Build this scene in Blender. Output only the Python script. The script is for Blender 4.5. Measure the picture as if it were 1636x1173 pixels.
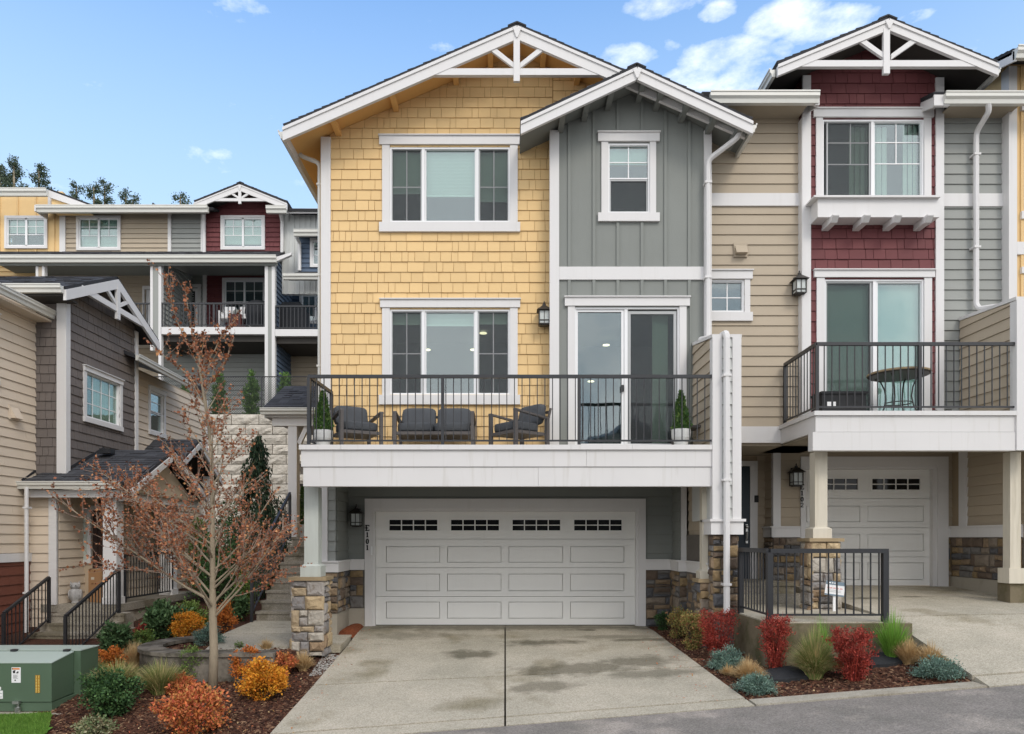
import bpy, bmesh, math, random
from mathutils import Vector, Matrix, noise
R_ = random.Random(7)
for o in list(bpy.data.objects): bpy.data.objects.remove(o)
C = bpy.context.scene.collection
scn = bpy.context.scene

# ------------------------------------------------------------------ camera
FOC, VX, HY, EYE = 1150.0, 807.0, 860.0, 1.643      # focal length, principal column, horizon row, eye height
cd = bpy.data.cameras.new('camera'); cam = bpy.data.objects.new('camera', cd); C.objects.link(cam)
cam.location = (0, 0, EYE); cam.rotation_euler = (math.radians(90), 0, 0)
cd.sensor_width = 36; cd.lens = 36*FOC/1636
cd.shift_x = (818-VX)/1636; cd.shift_y = (HY-586.5)/1636
cd.clip_start = .1; cd.clip_end = 2000
scn.camera = cam

# ------------------------------------------------------------------ sky, sun, exposure
SUN_EL, SUN_AZ = math.radians(42), math.radians(153)      # veiled sun high behind the camera, to the right
w = bpy.data.worlds.new('World'); scn.world = w; w.use_nodes = True
nt = w.node_tree; N = nt.nodes; L = nt.links
bg = N['Background']; bg.inputs['Strength'].default_value = 0.15
sky = N.new('ShaderNodeTexSky'); sky.sky_type = 'NISHITA'; sky.sun_disc = False
sky.sun_elevation = SUN_EL; sky.sun_rotation = SUN_AZ
sky.air_density = 1.0; sky.dust_density = 0.6; sky.ozone_density = 1.6
tc = N.new('ShaderNodeTexCoord')
def wmath(op, a, b=None, clamp=False):
    n = N.new('ShaderNodeMath'); n.operation = op; n.use_clamp = clamp
    for i, v in enumerate((a, b)):
        if v is None: continue
        if isinstance(v, (int, float)): n.inputs[i].default_value = v
        else: L.new(v, n.inputs[i])
    return n.outputs[0]
def wnoise(scale, detail, rough, zs=1.0, off=0):
    mp = N.new('ShaderNodeMapping'); mp.inputs['Scale'].default_value = (1, 1, zs); mp.inputs['Location'].default_value = (off, off*.7, 0)
    L.new(tc.outputs['Generated'], mp.inputs['Vector'])
    n = N.new('ShaderNodeTexNoise'); n.inputs['Scale'].default_value = scale
    n.inputs['Detail'].default_value = detail; n.inputs['Roughness'].default_value = rough
    L.new(mp.outputs['Vector'], n.inputs['Vector']); return n.outputs['Fac']
fine = wnoise(11, 8, .62, 2.0)
# separate cumulus puffs, each at its own direction in the sky
puffs = [(1060, 2, 62, 20, 1), (1146, 20, 26, 13, .9), (1255, 30, 55, 22, 1), (1325, 38, 62, 20, 1), (1000, 92, 45, 16, .9), (1165, 88, 62, 22, 1), (1200, 118, 55, 22, 1), (1110, 125, 52, 17, .9),
         (1245, 80, 22, 13, .8), (1058, 76, 22, 10, .5), (700, 84, 34, 12, .5), (760, 78, 30, 10, .4), (1460, 28, 26, 8, .55), (-260, 60, 130, 30, .8), (-500, 300, 160, 24, .6),
         (1900, 120, 150, 34, .9), (2300, 330, 200, 30, .7), (1250, -130, 150, 40, .8), (500, -260, 160, 40, .6)]
total = None
sepm = N.new('ShaderNodeVectorMath'); sepm.operation = 'NORMALIZE'; L.new(tc.outputs['Generated'], sepm.inputs[0])
for (px, py, rx, ry, st) in puffs:
    c = Vector(((px-VX)/FOC, 1, (HY-py)/FOC)); ln = c.length; c.normalize()
    right = Vector((c.y, -c.x, 0)).normalized(); up = right.cross(c)
    d1 = N.new('ShaderNodeVectorMath'); d1.operation = 'DOT_PRODUCT'; L.new(sepm.outputs[0], d1.inputs[0]); d1.inputs[1].default_value = right*(FOC*ln/rx*.95)
    d2 = N.new('ShaderNodeVectorMath'); d2.operation = 'DOT_PRODUCT'; L.new(sepm.outputs[0], d2.inputs[0]); d2.inputs[1].default_value = up*(FOC*ln/ry*.95)
    d3 = N.new('ShaderNodeVectorMath'); d3.operation = 'DOT_PRODUCT'; L.new(sepm.outputs[0], d3.inputs[0]); d3.inputs[1].default_value = c
    dd = wmath('ADD', wmath('MULTIPLY', d1.outputs['Value'], d1.outputs['Value']), wmath('MULTIPLY', d2.outputs['Value'], d2.outputs['Value']))
    g = wmath('MULTIPLY', wmath('MULTIPLY', wmath('SUBTRACT', 1.5, wmath('MULTIPLY', dd, .75), True), st), wmath('GREATER_THAN', d3.outputs['Value'], 0.2))
    total = g if total is None else wmath('MAXIMUM', total, g)
puffm = wmath('MULTIPLY', wmath('SUBTRACT', wmath('ADD', wmath('MULTIPLY', total, .85), wmath('MULTIPLY', wmath('SUBTRACT', fine, .5), 3.4)), .40), .85, True)
# nearly full cloud out of view behind the camera, brightened as soft fill
broad = wnoise(2.6, 9, .58, 1.8, 3.1)
sp = N.new('ShaderNodeSeparateXYZ'); L.new(sepm.outputs[0], sp.inputs[0])
behind = wmath('MULTIPLY', wmath('ADD', wmath('MULTIPLY', sp.outputs['Y'], -1.6), .55), 1.0, True)
broadm = wmath('MULTIPLY', wmath('MULTIPLY', wmath('SUBTRACT', broad, .30), 5.0, True), behind)
mask = wmath('MULTIPLY', wmath('MAXIMUM', wmath('MULTIPLY', puffm, .86), broadm), .92, True)
# pale, slightly desaturated blue that whitens toward the horizon
hs = N.new('ShaderNodeHueSaturation'); hs.inputs['Saturation'].default_value = 1.2; hs.inputs['Value'].default_value = 1.75
L.new(sky.outputs[0], hs.inputs['Color'])
veil = N.new('ShaderNodeMixRGB'); veil.inputs['Color2'].default_value = (3.3, 4.35, 5.3, 1)
L.new(hs.outputs[0], veil.inputs['Color1'])
L.new(wmath('MULTIPLY', wmath('SUBTRACT', 1.8, wmath('MULTIPLY', sp.outputs['Z'], 2.7)), .95, True), veil.inputs['Fac'])
mx = N.new('ShaderNodeMixRGB'); L.new(mask, mx.inputs['Fac']); L.new(veil.outputs[0], mx.inputs['Color1'])
mx.inputs['Color2'].default_value = (8.6, 8.6, 8.7, 1)
L.new(mx.outputs[0], bg.inputs['Color'])
sd = bpy.data.lights.new('sun', 'SUN'); sun = bpy.data.objects.new('sun', sd); C.objects.link(sun)
sd.energy = 1.0; sd.angle = math.radians(17); sd.color = (1, .93, .83)
sun.rotation_euler = (math.radians(90)-SUN_EL, 0, math.radians(180)-SUN_AZ)
scn.view_settings.view_transform = 'Standard'; scn.view_settings.look = 'None'
scn.view_settings.gamma = 1; scn.view_settings.use_curve_mapping = False
scn.view_settings.exposure = 0.38
scn.render.engine = 'CYCLES'

# ------------------------------------------------------------------ materials
def s2l(c): return c/12.92 if c <= .04045 else ((c+.055)/1.055)**2.4
def mat(name, col, rough=.7, var=.06, nscale=6, bump=0, bscale=40, objvar=0, island=0, col2=None, metal=0, spec=.35, streak=0, stretch=(1, 1, 1), dirt=0, dirtcol=(.12, .12, .08), dscale=1.5, thr=.55, bdist=.01):
    m = bpy.data.materials.new(name); m.use_nodes = True; t = m.node_tree; n = t.nodes; l = t.links
    b = n['Principled BSDF']; b.inputs['Roughness'].default_value = rough; b.inputs['Metallic'].default_value = metal
    b.inputs['Specular IOR Level'].default_value = spec
    g = n.new('ShaderNodeNewGeometry'); pos = g.outputs['Position']
    mp = n.new('ShaderNodeMapping'); mp.inputs['Scale'].default_value = stretch; l.new(pos, mp.inputs['Vector'])
    def noi(s, d=4, r=.55, src=None):
        x = n.new('ShaderNodeTexNoise'); x.inputs['Scale'].default_value = s; x.inputs['Detail'].default_value = d; x.inputs['Roughness'].default_value = r
        l.new(src or mp.outputs[0], x.inputs['Vector']); return x.outputs['Fac']
    def ma(op, a, c, cl=False):
        x = n.new('ShaderNodeMath'); x.operation = op; x.use_clamp = cl
        for i, v in enumerate((a, c)):
            if isinstance(v, (int, float)): x.inputs[i].default_value = v
            else: l.new(v, x.inputs[i])
        return x.outputs[0]
    val = ma('ADD', 1-var, ma('MULTIPLY', noi(nscale), 2*var))
    if objvar:
        oi = n.new('ShaderNodeObjectInfo'); val = ma('MULTIPLY', val, ma('ADD', 1-objvar, ma('MULTIPLY', oi.outputs['Random'], 2*objvar)))
    if island:
        val = ma('MULTIPLY', val, ma('ADD', 1-island, ma('MULTIPLY', g.outputs['Random Per Island'], 2*island)))
    base = n.new('ShaderNodeRGB'); base.outputs[0].default_value = (*col, 1); src = base.outputs[0]
    if col2 is not None:
        cr = n.new('ShaderNodeValToRGB'); cols = [col]+list(col2)
        for i, cc in enumerate(cols):
            e = cr.color_ramp.elements[i] if i < 2 else cr.color_ramp.elements.new(1)
            e.position = i/(len(cols)-1) if not objvar or not True else i/len(cols); e.color = (*cc, 1)
        cr.color_ramp.interpolation = 'LINEAR' if island else 'CONSTANT'
        if island:
            for i in range(len(cols)): cr.color_ramp.elements[i].position = i/(len(cols)-1)
            l.new(g.outputs['Random Per Island'], cr.inputs[0])
        else:
            oi = n.new('ShaderNodeObjectInfo'); l.new(oi.outputs['Random'], cr.inputs[0])
        src = cr.outputs[0]
    mul = n.new('ShaderNodeMixRGB'); mul.blend_type = 'MULTIPLY'; mul.inputs[0].default_value = 1; l.new(src, mul.inputs[1]); l.new(val, mul.inputs[2]); out = mul.outputs[0]
    if dirt:
        mk = ma('MULTIPLY', ma('MULTIPLY', ma('SUBTRACT', noi(dscale, 6, .65), thr), 6, True), dirt)
        dm = n.new('ShaderNodeMixRGB'); l.new(mk, dm.inputs[0]); l.new(out, dm.inputs[1]); dm.inputs[2].default_value = (*dirtcol, 1); out = dm.outputs[0]
    if streak:
        mp2 = n.new('ShaderNodeMapping'); mp2.inputs['Scale'].default_value = (9, 9, .5); l.new(pos, mp2.inputs['Vector'])
        mk = ma('MULTIPLY', ma('MULTIPLY', ma('SUBTRACT', noi(1.3, 5, .6, mp2.outputs[0]), .56), 5, True), streak)
        dm = n.new('ShaderNodeMixRGB'); l.new(mk, dm.inputs[0]); l.new(out, dm.inputs[1]); dm.inputs[2].default_value = (*dirtcol, 1); out = dm.outputs[0]
    l.new(out, b.inputs['Base Color'])
    if bump:
        bn = n.new('ShaderNodeBump'); bn.inputs['Strength'].default_value = bump; bn.inputs['Distance'].default_value = bdist
        l.new(noi(bscale, 5, .6), bn.inputs['Height']); l.new(bn.outputs[0], b.inputs['Normal'])
    return m
def srgb(r, g, b): return (s2l(r/255), s2l(g/255), s2l(b/255))
M = {}
M['yellow'] = mat('yellow_paint', (.715, .50, .243), .78, .08, 1.6, .3, 45, objvar=.055, streak=.10, dirtcol=(.56, .40, .22))
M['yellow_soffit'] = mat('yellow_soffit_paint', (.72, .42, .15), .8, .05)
M['grey'] = mat('sage_grey_paint', (.225, .236, .218), .75, .07, 1.5, .2, 70, objvar=.02, streak=.14, dirtcol=(.18, .185, .165))
M['grey2'] = mat('light_grey_paint', (.30, .308, .288), .75, .07, 1.5, .2, 70, objvar=.02, streak=.12, dirtcol=(.24, .245, .22))
M['beige'] = mat('taupe_paint', (.43, .36, .27), .75, .07, 1.5, .2, 70, objvar=.03, streak=.14, dirtcol=(.35, .29, .21))
M['cream'] = mat('cream_paint', (.64, .54, .425), .75, .04, 2, .2, 70, objvar=.02)
M['red'] = mat('barn_red_paint', (.145, .043, .045), .7, .06, 3, .25, 60, objvar=.06)
M['brick_red'] = mat('rust_red_paint', (.155, .052, .033), .7, .06, 3, .2, 60, objvar=.05)
M['brown'] = mat('brown_grey_paint', (.15, .128, .116), .75, .06, 3, .3, 60, objvar=.06)
M['blue'] = mat('slate_blue_paint', (.09, .125, .18), .7, .05, 3, objvar=.03)
M['white'] = mat('white_trim_paint', (.665, .65, .637), .55, .03, 1.5, .06, 80, streak=.16, dirtcol=(.47, .45, .40))
M['white_worn'] = mat('weathered_white_paint', (.645, .63, .615), .6, .05, 1.5, .12, 50, streak=.34, dirtcol=(.40, .37, .30))
M['white_siding'] = mat('white_siding_paint', (.56, .57, .55), .6, .03, 2, objvar=.02)
M['gutter'] = mat('gutter_enamel', (.62, .61, .56), .35, .03, 1.2, spec=.5, streak=.12, dirtcol=(.4, .38, .3))
M['post_grey'] = mat('pale_grey_timber', (.50, .53, .49), .7, .08, 5, .3, 30, stretch=(6, 6, .6), streak=.25, dirtcol=(.3, .29, .2))
M['post_tan'] = mat('cream_timber', (.60, .55, .45), .7, .10, 5, .3, 30, stretch=(6, 6, .6), streak=.45, dirtcol=(.30, .25, .15))
M['door_white'] = mat('garage_door_enamel', (.80, .79, .755), .5, .04, 1.2, .12, 90, streak=.10, dirtcol=(.56, .54, .48))
M['vinyl'] = mat('white_vinyl', (.78, .78, .78), .35, .01, 1, spec=.5)
M['metal'] = mat('black_powder_coat', (.022, .023, .026), .42, .1, 8, spec=.5)
M['bronze'] = mat('dark_bronze', (.03, .026, .022), .45, .2, 20, spec=.5)
M['roofing'] = mat('charcoal_shingle', (.055, .056, .062), .9, .35, 30, .6, 90, island=.3)
M['roofing_edge'] = mat('dark_roof_edge', (.03, .03, .033), .85, .3, 40, .4, 80)
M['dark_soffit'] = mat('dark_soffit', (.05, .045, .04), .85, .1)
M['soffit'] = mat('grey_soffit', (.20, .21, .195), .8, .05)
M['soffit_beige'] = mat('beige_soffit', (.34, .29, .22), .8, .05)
M['mortar'] = mat('mortar', (.13, .115, .10), .95, .15, 20, .4, 60)
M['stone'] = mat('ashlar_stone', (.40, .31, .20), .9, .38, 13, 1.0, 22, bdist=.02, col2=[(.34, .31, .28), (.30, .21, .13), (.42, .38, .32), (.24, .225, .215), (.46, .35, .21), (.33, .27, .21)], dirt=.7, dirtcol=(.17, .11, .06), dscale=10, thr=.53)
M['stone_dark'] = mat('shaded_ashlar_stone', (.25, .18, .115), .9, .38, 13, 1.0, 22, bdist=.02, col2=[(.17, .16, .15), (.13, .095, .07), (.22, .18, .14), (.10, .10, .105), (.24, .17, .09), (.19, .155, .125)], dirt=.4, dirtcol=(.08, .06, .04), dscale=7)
M['stone_cap'] = mat('mossy_sandstone_cap', (.33, .25, .15), .9, .2, 8, .6, 30, dirt=.6, dirtcol=(.16, .14, .05), dscale=5)
M['block'] = mat('split_face_block', (.50, .455, .385), .92, .30, 5, 1.0, 6, objvar=.10, bdist=.09, dirt=.35, dirtcol=(.33, .31, .27), dscale=1.6)
M['plant_pot'] = mat('speckled_white_pot', (.62, .62, .60), .8, .2, 60, .5, 60)
M['cushion'] = mat('charcoal_cushion', (.075, .08, .087), .95, .15, 7, .5, 120)
M['taupe_metal'] = mat('taupe_metal', (.11, .098, .092), .5, .08, 5)
M['trans_green'] = mat('green_enamel', (.085, .135, .085), .5, .10, 3, .05, 30, dirt=.45, dirtcol=(.24, .30, .24), dscale=14, thr=.70)
M['trans_top'] = mat('faded_green_enamel', (.40, .47, .42), .45, .05, 2)
M['label_white'] = mat('label_paper', (.80, .80, .80), .5, .02)
M['label_orange'] = mat('label_orange', (.70, .22, .04), .5, .02)
M['label_amber'] = mat('label_amber', (.42, .21, .02), .5, .02)
M['label_pale'] = mat('label_pale_yellow', (.75, .62, .2), .5, .02)
M['ink'] = mat('black_ink', (.012, .012, .012), .5, .02)
M['sign_blue'] = mat('sign_grey_blue', (.17, .23, .28), .5, .02)
M['pale_red'] = mat('faded_red_print', (.7, .4, .38), .6, .02)
M['concrete_wall'] = mat('stained_concrete', (.21, .185, .15), .9, .25, 3, .6, 40, dirt=.9, dirtcol=(.06, .052, .038), dscale=3.2, thr=.43)
M['footing'] = mat('footing_concrete', (.36, .325, .265), .9, .15, 3, .4, 40, dirt=.4, dirtcol=(.17, .15, .11), dscale=2.5)
M['mossy'] = mat('mossy_concrete', (.17, .14, .09), .95, .25, 5, .6, 30, dirt=.8, dirtcol=(.075, .075, .03), dscale=3, thr=.45)
M['cardboard'] = mat('cardboard', (.36, .20, .095), .85, .06, 4)
M['door_brown'] = mat('dark_brown_door', (.035, .018, .014), .5, .1, 6)
M['door_navy'] = mat('navy_door', (.012, .022, .034), .4, .1, 6)
M['curtain'] = mat('curtain_cloth', (.52, .56, .50), .9, .12, 3, stretch=(14, 14, .3))
M['blind'] = mat('blind_slats', (.66, .72, .66), .7, .03, 3)
M['blind2'] = mat('vertical_blind', (.60, .70, .66), .7, .05, 3)
M['room'] = mat('dim_room', (.16, .175, .19), .9, .15, 1.0)
M['screen_frame'] = mat('grey_screen_frame', (.42, .43, .43), .5, .02)
M['mat_black'] = mat('black_rubber', (.028, .029, .031), .8, .2, 10, .6, 60)
M['owl'] = mat('owl_stone', (.36, .35, .34), .85, .45, 22, .6, 40)
M['steel'] = mat('nickel', (.5, .5, .48), .3, .05, metal=.9)
M['cover_black'] = mat('black_cover_cloth', (.02, .022, .026), .8, .2, 6, .5, 20, stretch=(10, 10, .6))
M['cushion_print'] = mat('patterned_cloth', (.7, .7, .7), .9, .5, 25)
M['red_wood'] = mat('red_brown_crate', (.11, .03, .025), .7, .1)
def glass(name, fac, tint, rough=.02):
    m = bpy.data.materials.new(name); m.use_nodes = True; t = m.node_tree; n = t.nodes; l = t.links
    n.remove(n['Principled BSDF']); o = n['Material Output']
    tr = n.new('ShaderNodeBsdfTransparent'); tr.inputs[0].default_value = (*tint, 1)
    gl = n.new('ShaderNodeBsdfGlossy'); gl.inputs['Roughness'].default_value = rough; gl.inputs[0].default_value = (.92, .97, 1, 1)
    g = n.new('ShaderNodeNewGeometry'); no = n.new('ShaderNodeTexNoise'); no.inputs['Scale'].default_value = 1.6; l.new(g.outputs['Position'], no.inputs['Vector'])
    bp = n.new('ShaderNodeBump'); bp.inputs['Strength'].default_value = .12; bp.inputs['Distance'].default_value = .03; l.new(no.outputs['Fac'], bp.inputs['Height']); l.new(bp.outputs[0], gl.inputs['Normal'])
    lw = n.new('ShaderNodeLayerWeight'); lw.inputs['Blend'].default_value = .25
    ad = n.new('ShaderNodeMath'); ad.operation = 'ADD'; ad.use_clamp = True; ad.inputs[1].default_value = fac; mu = n.new('ShaderNodeMath'); mu.operation = 'MULTIPLY'; mu.inputs[1].default_value = .35
    l.new(lw.outputs['Fresnel'], mu.inputs[0]); l.new(mu.outputs[0], ad.inputs[0])
    mi = n.new('ShaderNodeMixShader'); l.new(ad.outputs[0], mi.inputs[0]); l.new(tr.outputs[0], mi.inputs[1]); l.new(gl.outputs[0], mi.inputs[2]); l.new(mi.outputs[0], o.inputs[0])
    return m
M['glass'] = glass('window_glass', .13, (.80, .88, .86))
M['glass_low'] = glass('screened_glass', .05, (.80, .88, .84))
def screen_mat():
    m = bpy.data.materials.new('insect_mesh'); m.use_nodes = True; t = m.node_tree; n = t.nodes; l = t.links
    b = n['Principled BSDF']; b.inputs['Base Color'].default_value = (.06, .063, .068, 1); b.inputs['Roughness'].default_value = .8
    tr = n.new('ShaderNodeBsdfTransparent'); mi = n.new('ShaderNodeMixShader'); mi.inputs[0].default_value = .27
    l.new(tr.outputs[0], mi.inputs[1]); l.new(b.outputs[0], mi.inputs[2]); l.new(mi.outputs[0], n['Material Output'].inputs[0]); return m
M['screen'] = screen_mat()
def emis(name, col, s):
    m = bpy.data.materials.new(name); m.use_nodes = True; b = m.node_tree.nodes['Principled BSDF']
    b.inputs['Emission Color'].default_value = (*col, 1); b.inputs['Emission Strength'].default_value = s; b.inputs['Base Color'].default_value = (.8, .7, .5, 1); return m
M['lamp_on'] = emis('lit_downlight', (1, .82, .55), 2.2)
M['lamp_glass'] = mat('frosted_lamp_glass', (.52, .55, .53), .3, .1, 10, spec=.5)

# ------------------------------------------------------------------ mesh builder
class MB:
    def __init__(s): s.v = []; s.f = []; s.mi = []; s.m = 0
    def add(s, vs, fs):
        b = len(s.v); s.v += [tuple(p) for p in vs]
        for f in fs: s.f.append(tuple(b+i for i in f)); s.mi.append(s.m)
    def box(s, x0, x1, y0, y1, z0, z1):
        if x0 > x1: x0, x1 = x1, x0
        if y0 > y1: y0, y1 = y1, y0
        if z0 > z1: z0, z1 = z1, z0
        s.add([(x0,y0,z0),(x1,y0,z0),(x1,y1,z0),(x0,y1,z0),(x0,y0,z1),(x1,y0,z1),(x1,y1,z1),(x0,y1,z1)],
              [(0,3,2,1),(4,5,6,7),(0,1,5,4),(1,2,6,5),(2,3,7,6),(3,0,4,7)])
    def tube(s, pts, r, k=8, r2=None, cap=True):
        pts = [Vector(p) for p in pts]; n = len(pts); rings = []
        d = (pts[1]-pts[0]).normalized(); a = d.orthogonal().normalized()
        for i, p in enumerate(pts):
            t = (pts[min(i+1, n-1)]-pts[max(i-1, 0)])
            t = t.normalized() if t.length > 1e-9 else d
            a = (a-t*a.dot(t)); a = a.normalized() if a.length > 1e-6 else t.orthogonal().normalized()
            b = t.cross(a)
            rr = r[i] if isinstance(r, (list, tuple)) else (r if r2 is None else r+(r2-r)*i/(n-1))
            rings.append([p+(a*math.cos(2*math.pi*j/k)+b*math.sin(2*math.pi*j/k))*rr for j in range(k)])
        vs = [q for g in rings for q in g]; fs = []
        for i in range(n-1):
            for j in range(k):
                j2 = (j+1) % k; fs.append((i*k+j, i*k+j2, (i+1)*k+j2, (i+1)*k+j))
        if cap: fs.append(tuple(range(k-1, -1, -1))); fs.append(tuple((n-1)*k+j for j in range(k)))
        s.add(vs, fs)
    def beam(s, p, q, w, h, up=(0, 0, 1)):      # square bar from p to q, w sideways, h along up
        p = Vector(p); q = Vector(q); t = (q-p).normalized(); up = Vector(up)
        a = t.cross(up)
        if a.length < 1e-5: a = t.orthogonal()
        a.normalize(); b = a.cross(t).normalized(); a = a*w/2; b = b*h/2
        s.add([p-a-b, p+a-b, p+a+b, p-a+b, q-a-b, q+a-b, q+a+b, q-a+b],
              [(0,3,2,1),(4,5,6,7),(0,1,5,4),(1,2,6,5),(2,3,7,6),(3,0,4,7)])
    def lathe(s, prof, c=(0, 0, 0), k=20):      # prof: (radius, z)
        vs = []; fs = []; n = len(prof)
        for (r, z) in prof:
            for j in range(k):
                a = 2*math.pi*j/k; vs.append((c[0]+r*math.cos(a), c[1]+r*math.sin(a), c[2]+z))
        for i in range(n-1):
            for j in range(k):
                j2 = (j+1) % k; fs.append((i*k+j, i*k+j2, (i+1)*k+j2, (i+1)*k+j))
        fs.append(tuple(range(k-1, -1, -1))); fs.append(tuple((n-1)*k+j for j in range(k)))
        s.add(vs, fs)
    def sph(s, c, r, k=12, m=8):
        rx, ry, rz = (r, r, r) if isinstance(r, (int, float)) else r
        vs = [(c[0], c[1], c[2]-rz)]; fs = []
        for i in range(1, m):
            t = math.pi*i/m
            for j in range(k):
                a = 2*math.pi*j/k; vs.append((c[0]+rx*math.sin(t)*math.cos(a), c[1]+ry*math.sin(t)*math.sin(a), c[2]-rz*math.cos(t)))
        vs.append((c[0], c[1], c[2]+rz)); e = len(vs)-1
        for j in range(k):
            j2 = (j+1) % k; fs.append((0, 1+j2, 1+j)); fs.append((e, 1+(m-2)*k+j, 1+(m-2)*k+j2))
            for i in range(m-2): fs.append((1+i*k+j, 1+i*k+j2, 1+(i+1)*k+j2, 1+(i+1)*k+j))
        s.add(vs, fs)
    def prism(s, F, poly, n0, n1):              # polygon (u,v) in frame F from depth n0 (back) to n1 (front; number or fn of v)
        k = len(poly); fn = n1 if callable(n1) else (lambda v: n1)
        vs = [F.p(u, v, n0) for u, v in poly]+[F.p(u, v, fn(v)) for u, v in poly]
        fs = [tuple(range(k-1, -1, -1)), tuple(range(k, 2*k))]+[(i, (i+1) % k, k+(i+1) % k, k+i) for i in range(k)]
        if F.sg < 0: fs = [tuple(reversed(f)) for f in fs]
        s.add(vs, fs)
    def rect(s, F, u0, v0, u1, v1, n0, n1):
        if u0 > u1: u0, u1 = u1, u0
        if v0 > v1: v0, v1 = v1, v0
        s.prism(F, [(u0, v0), (u1, v0), (u1, v1), (u0, v1)], n0, n1)
    def ring(s, F, u0, v0, u1, v1, wd, n0, n1, wb=None):
        if u0 > u1: u0, u1 = u1, u0
        wb = wd if wb is None else wb
        s.rect(F, u0, v0, u0+wd, v1, n0, n1); s.rect(F, u1-wd, v0, u1, v1, n0, n1)
        s.rect(F, u0+wd, v0, u1-wd, v0+wb, n0, n1); s.rect(F, u0+wd, v1-wd, u1-wd, v1, n0, n1)
class Fr:
    def __init__(s, o, u, n):
        s.o = Vector(o); s.u = Vector(u).normalized(); s.n = Vector(n).normalized(); s.z = Vector((0, 0, 1))
        s.sg = 1 if s.u.cross(s.z).dot(s.n) > 0 else -1
    def p(s, u, v, n): return s.o+s.u*u+s.z*v+s.n*n
def front(Y): return Fr((0, Y, 0), (1, 0, 0), (0, -1, 0))
def sideR(X): return Fr((X, 0, 0), (0, 1, 0), (1, 0, 0))
def sideL(X): return Fr((X, 0, 0), (0, 1, 0), (-1, 0, 0))
def U(px, Y): return (px-VX)*Y/FOC
def V(py, Y): return EYE+(HY-py)*Y/FOC
def RC(Y, x0, y0, x1, y1): return (U(x0, Y), V(y1, Y), U(x1, Y), V(y0, Y))

# ------------------------------------------------------------------ objects
OFF = {}
def link(o, parent):
    C.objects.link(o)
    if parent is not None: o.parent = parent
def thing(name, label, cat, loc=(0, 0, 0), rz=0, group=None, local=False):
    o = bpy.data.objects.new(name, None); C.objects.link(o); o.location = loc; o.rotation_euler = (0, 0, rz)
    o.empty_display_size = .2
    o['label'] = label; o['category'] = cat
    if group: o['group'] = group
    OFF[o.name] = Vector((0, 0, 0)) if local else Vector(loc)
    return o
def part(name, mb, ma, parent=None, smooth=False, pivot=None, label=None, kind=None):
    """one mesh object; mb in world coordinates (or the local ones of a thing made with local=True)"""
    off = OFF.get(parent.name, Vector((0, 0, 0))) if parent is not None else Vector((0, 0, 0))
    piv = off if pivot is None else Vector(pivot)
    me = bpy.data.meshes.new(name)
    me.from_pydata([(a-piv.x, b-piv.y, c-piv.z) for a, b, c in mb.v], [], mb.f)
    for m_ in (ma if isinstance(ma, (list, tuple)) else [ma]): me.materials.append(m_)
    if any(mb.mi): me.polygons.foreach_set('material_index', mb.mi)
    if smooth: me.polygons.foreach_set('use_smooth', [True]*len(me.polygons))
    o = bpy.data.objects.new(name, me); link(o, parent); o.location = piv-off
    OFF[o.name] = piv
    if label: o['label'] = label
    if kind: o['kind'] = kind
    return o
def single(name, mb, ma, label, cat, pivot=(0, 0, 0), group=None, smooth=False):
    o = part(name, mb, ma, None, smooth, pivot); o['label'] = label; o['category'] = cat
    if group: o['group'] = group
    return o
def dup(o, parent=None):
    c = o.copy(); C.objects.link(c)
    if parent is not None: c.parent = parent
    OFF[c.name] = OFF.get(o.name, Vector((0, 0, 0)))
    for ch in [x for x in o.children]: dup(ch, c)
    return c
def clone(o, loc, label, rz=None, scale=None):
    c = dup(o); c.location = loc; c['label'] = label
    if rz is not None: c.rotation_euler = (0, 0, rz)
    if scale is not None: c.scale = (scale,)*3 if isinstance(scale, (int, float)) else scale
    return c

# polygon helpers
def clip(poly, a, b, c):                       # keep a*u+b*v <= c
    out = []; n = len(poly)
    for i in range(n):
        p, q = poly[i], poly[(i+1) % n]; dp = a*p[0]+b*p[1]-c; dq = a*q[0]+b*q[1]-c
        if dp <= 1e-9: out.append(p)
        if (dp < -1e-9 and dq > 1e-9) or (dp > 1e-9 and dq < -1e-9):
            t = dp/(dp-dq); out.append((p[0]+(q[0]-p[0])*t, p[1]+(q[1]-p[1])*t))
    return out
def area(p): return abs(sum(p[i][0]*p[(i+1) % len(p)][1]-p[(i+1) % len(p)][0]*p[i][1] for i in range(len(p))))/2
def minus(polys, r):
    u0, v0, u1, v1 = r; out = []
    for p in polys:
        l_ = clip(p, 1, 0, u0); r_ = clip(p, -1, 0, -u1); m_ = clip(clip(p, -1, 0, -u0), 1, 0, u1)
        for q in (l_, r_, clip(m_, 0, 1, v0), clip(m_, 0, -1, -v1)):
            if len(q) > 2 and area(q) > 2e-5: out.append(q)
    return out
def convclip(p, reg):                          # clip p by CCW convex region
    n = len(reg)
    for i in range(n):
        (x0, y0), (x1, y1) = reg[i], reg[(i+1) % n]
        a, b = (y1-y0), -(x1-x0); p = clip(p, a, b, a*x0+b*y0)
        if len(p) < 3: return []
    return p
def touch(p, q):
    a0, a1 = min(x for x, y in p), max(x for x, y in p); b0, b1 = min(y for x, y in p), max(y for x, y in p)
    c0, c1 = min(x for x, y in q), max(x for x, y in q); d0, d1 = min(y for x, y in q), max(y for x, y in q)
    ox, oy = min(a1, c1)-max(a0, c0), min(b1, d1)-max(b0, d0)
    return ox > -1e-5 and oy > -1e-5 and (ox > 1e-4 or oy > 1e-4)
def groups(ps):
    out = []
    for p in ps:
        hit = [g for g in out if any(touch(p, q) for q in g)]
        new = [p]
        for g in hit: new += g; out.remove(g)
        out.append(new)
    return out
JR = random.Random(99)
def rj(ar): return JR.uniform(-.003, .003) if ar < .08 else JR.uniform(-.0006, .0006)
CNT = {}
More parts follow.
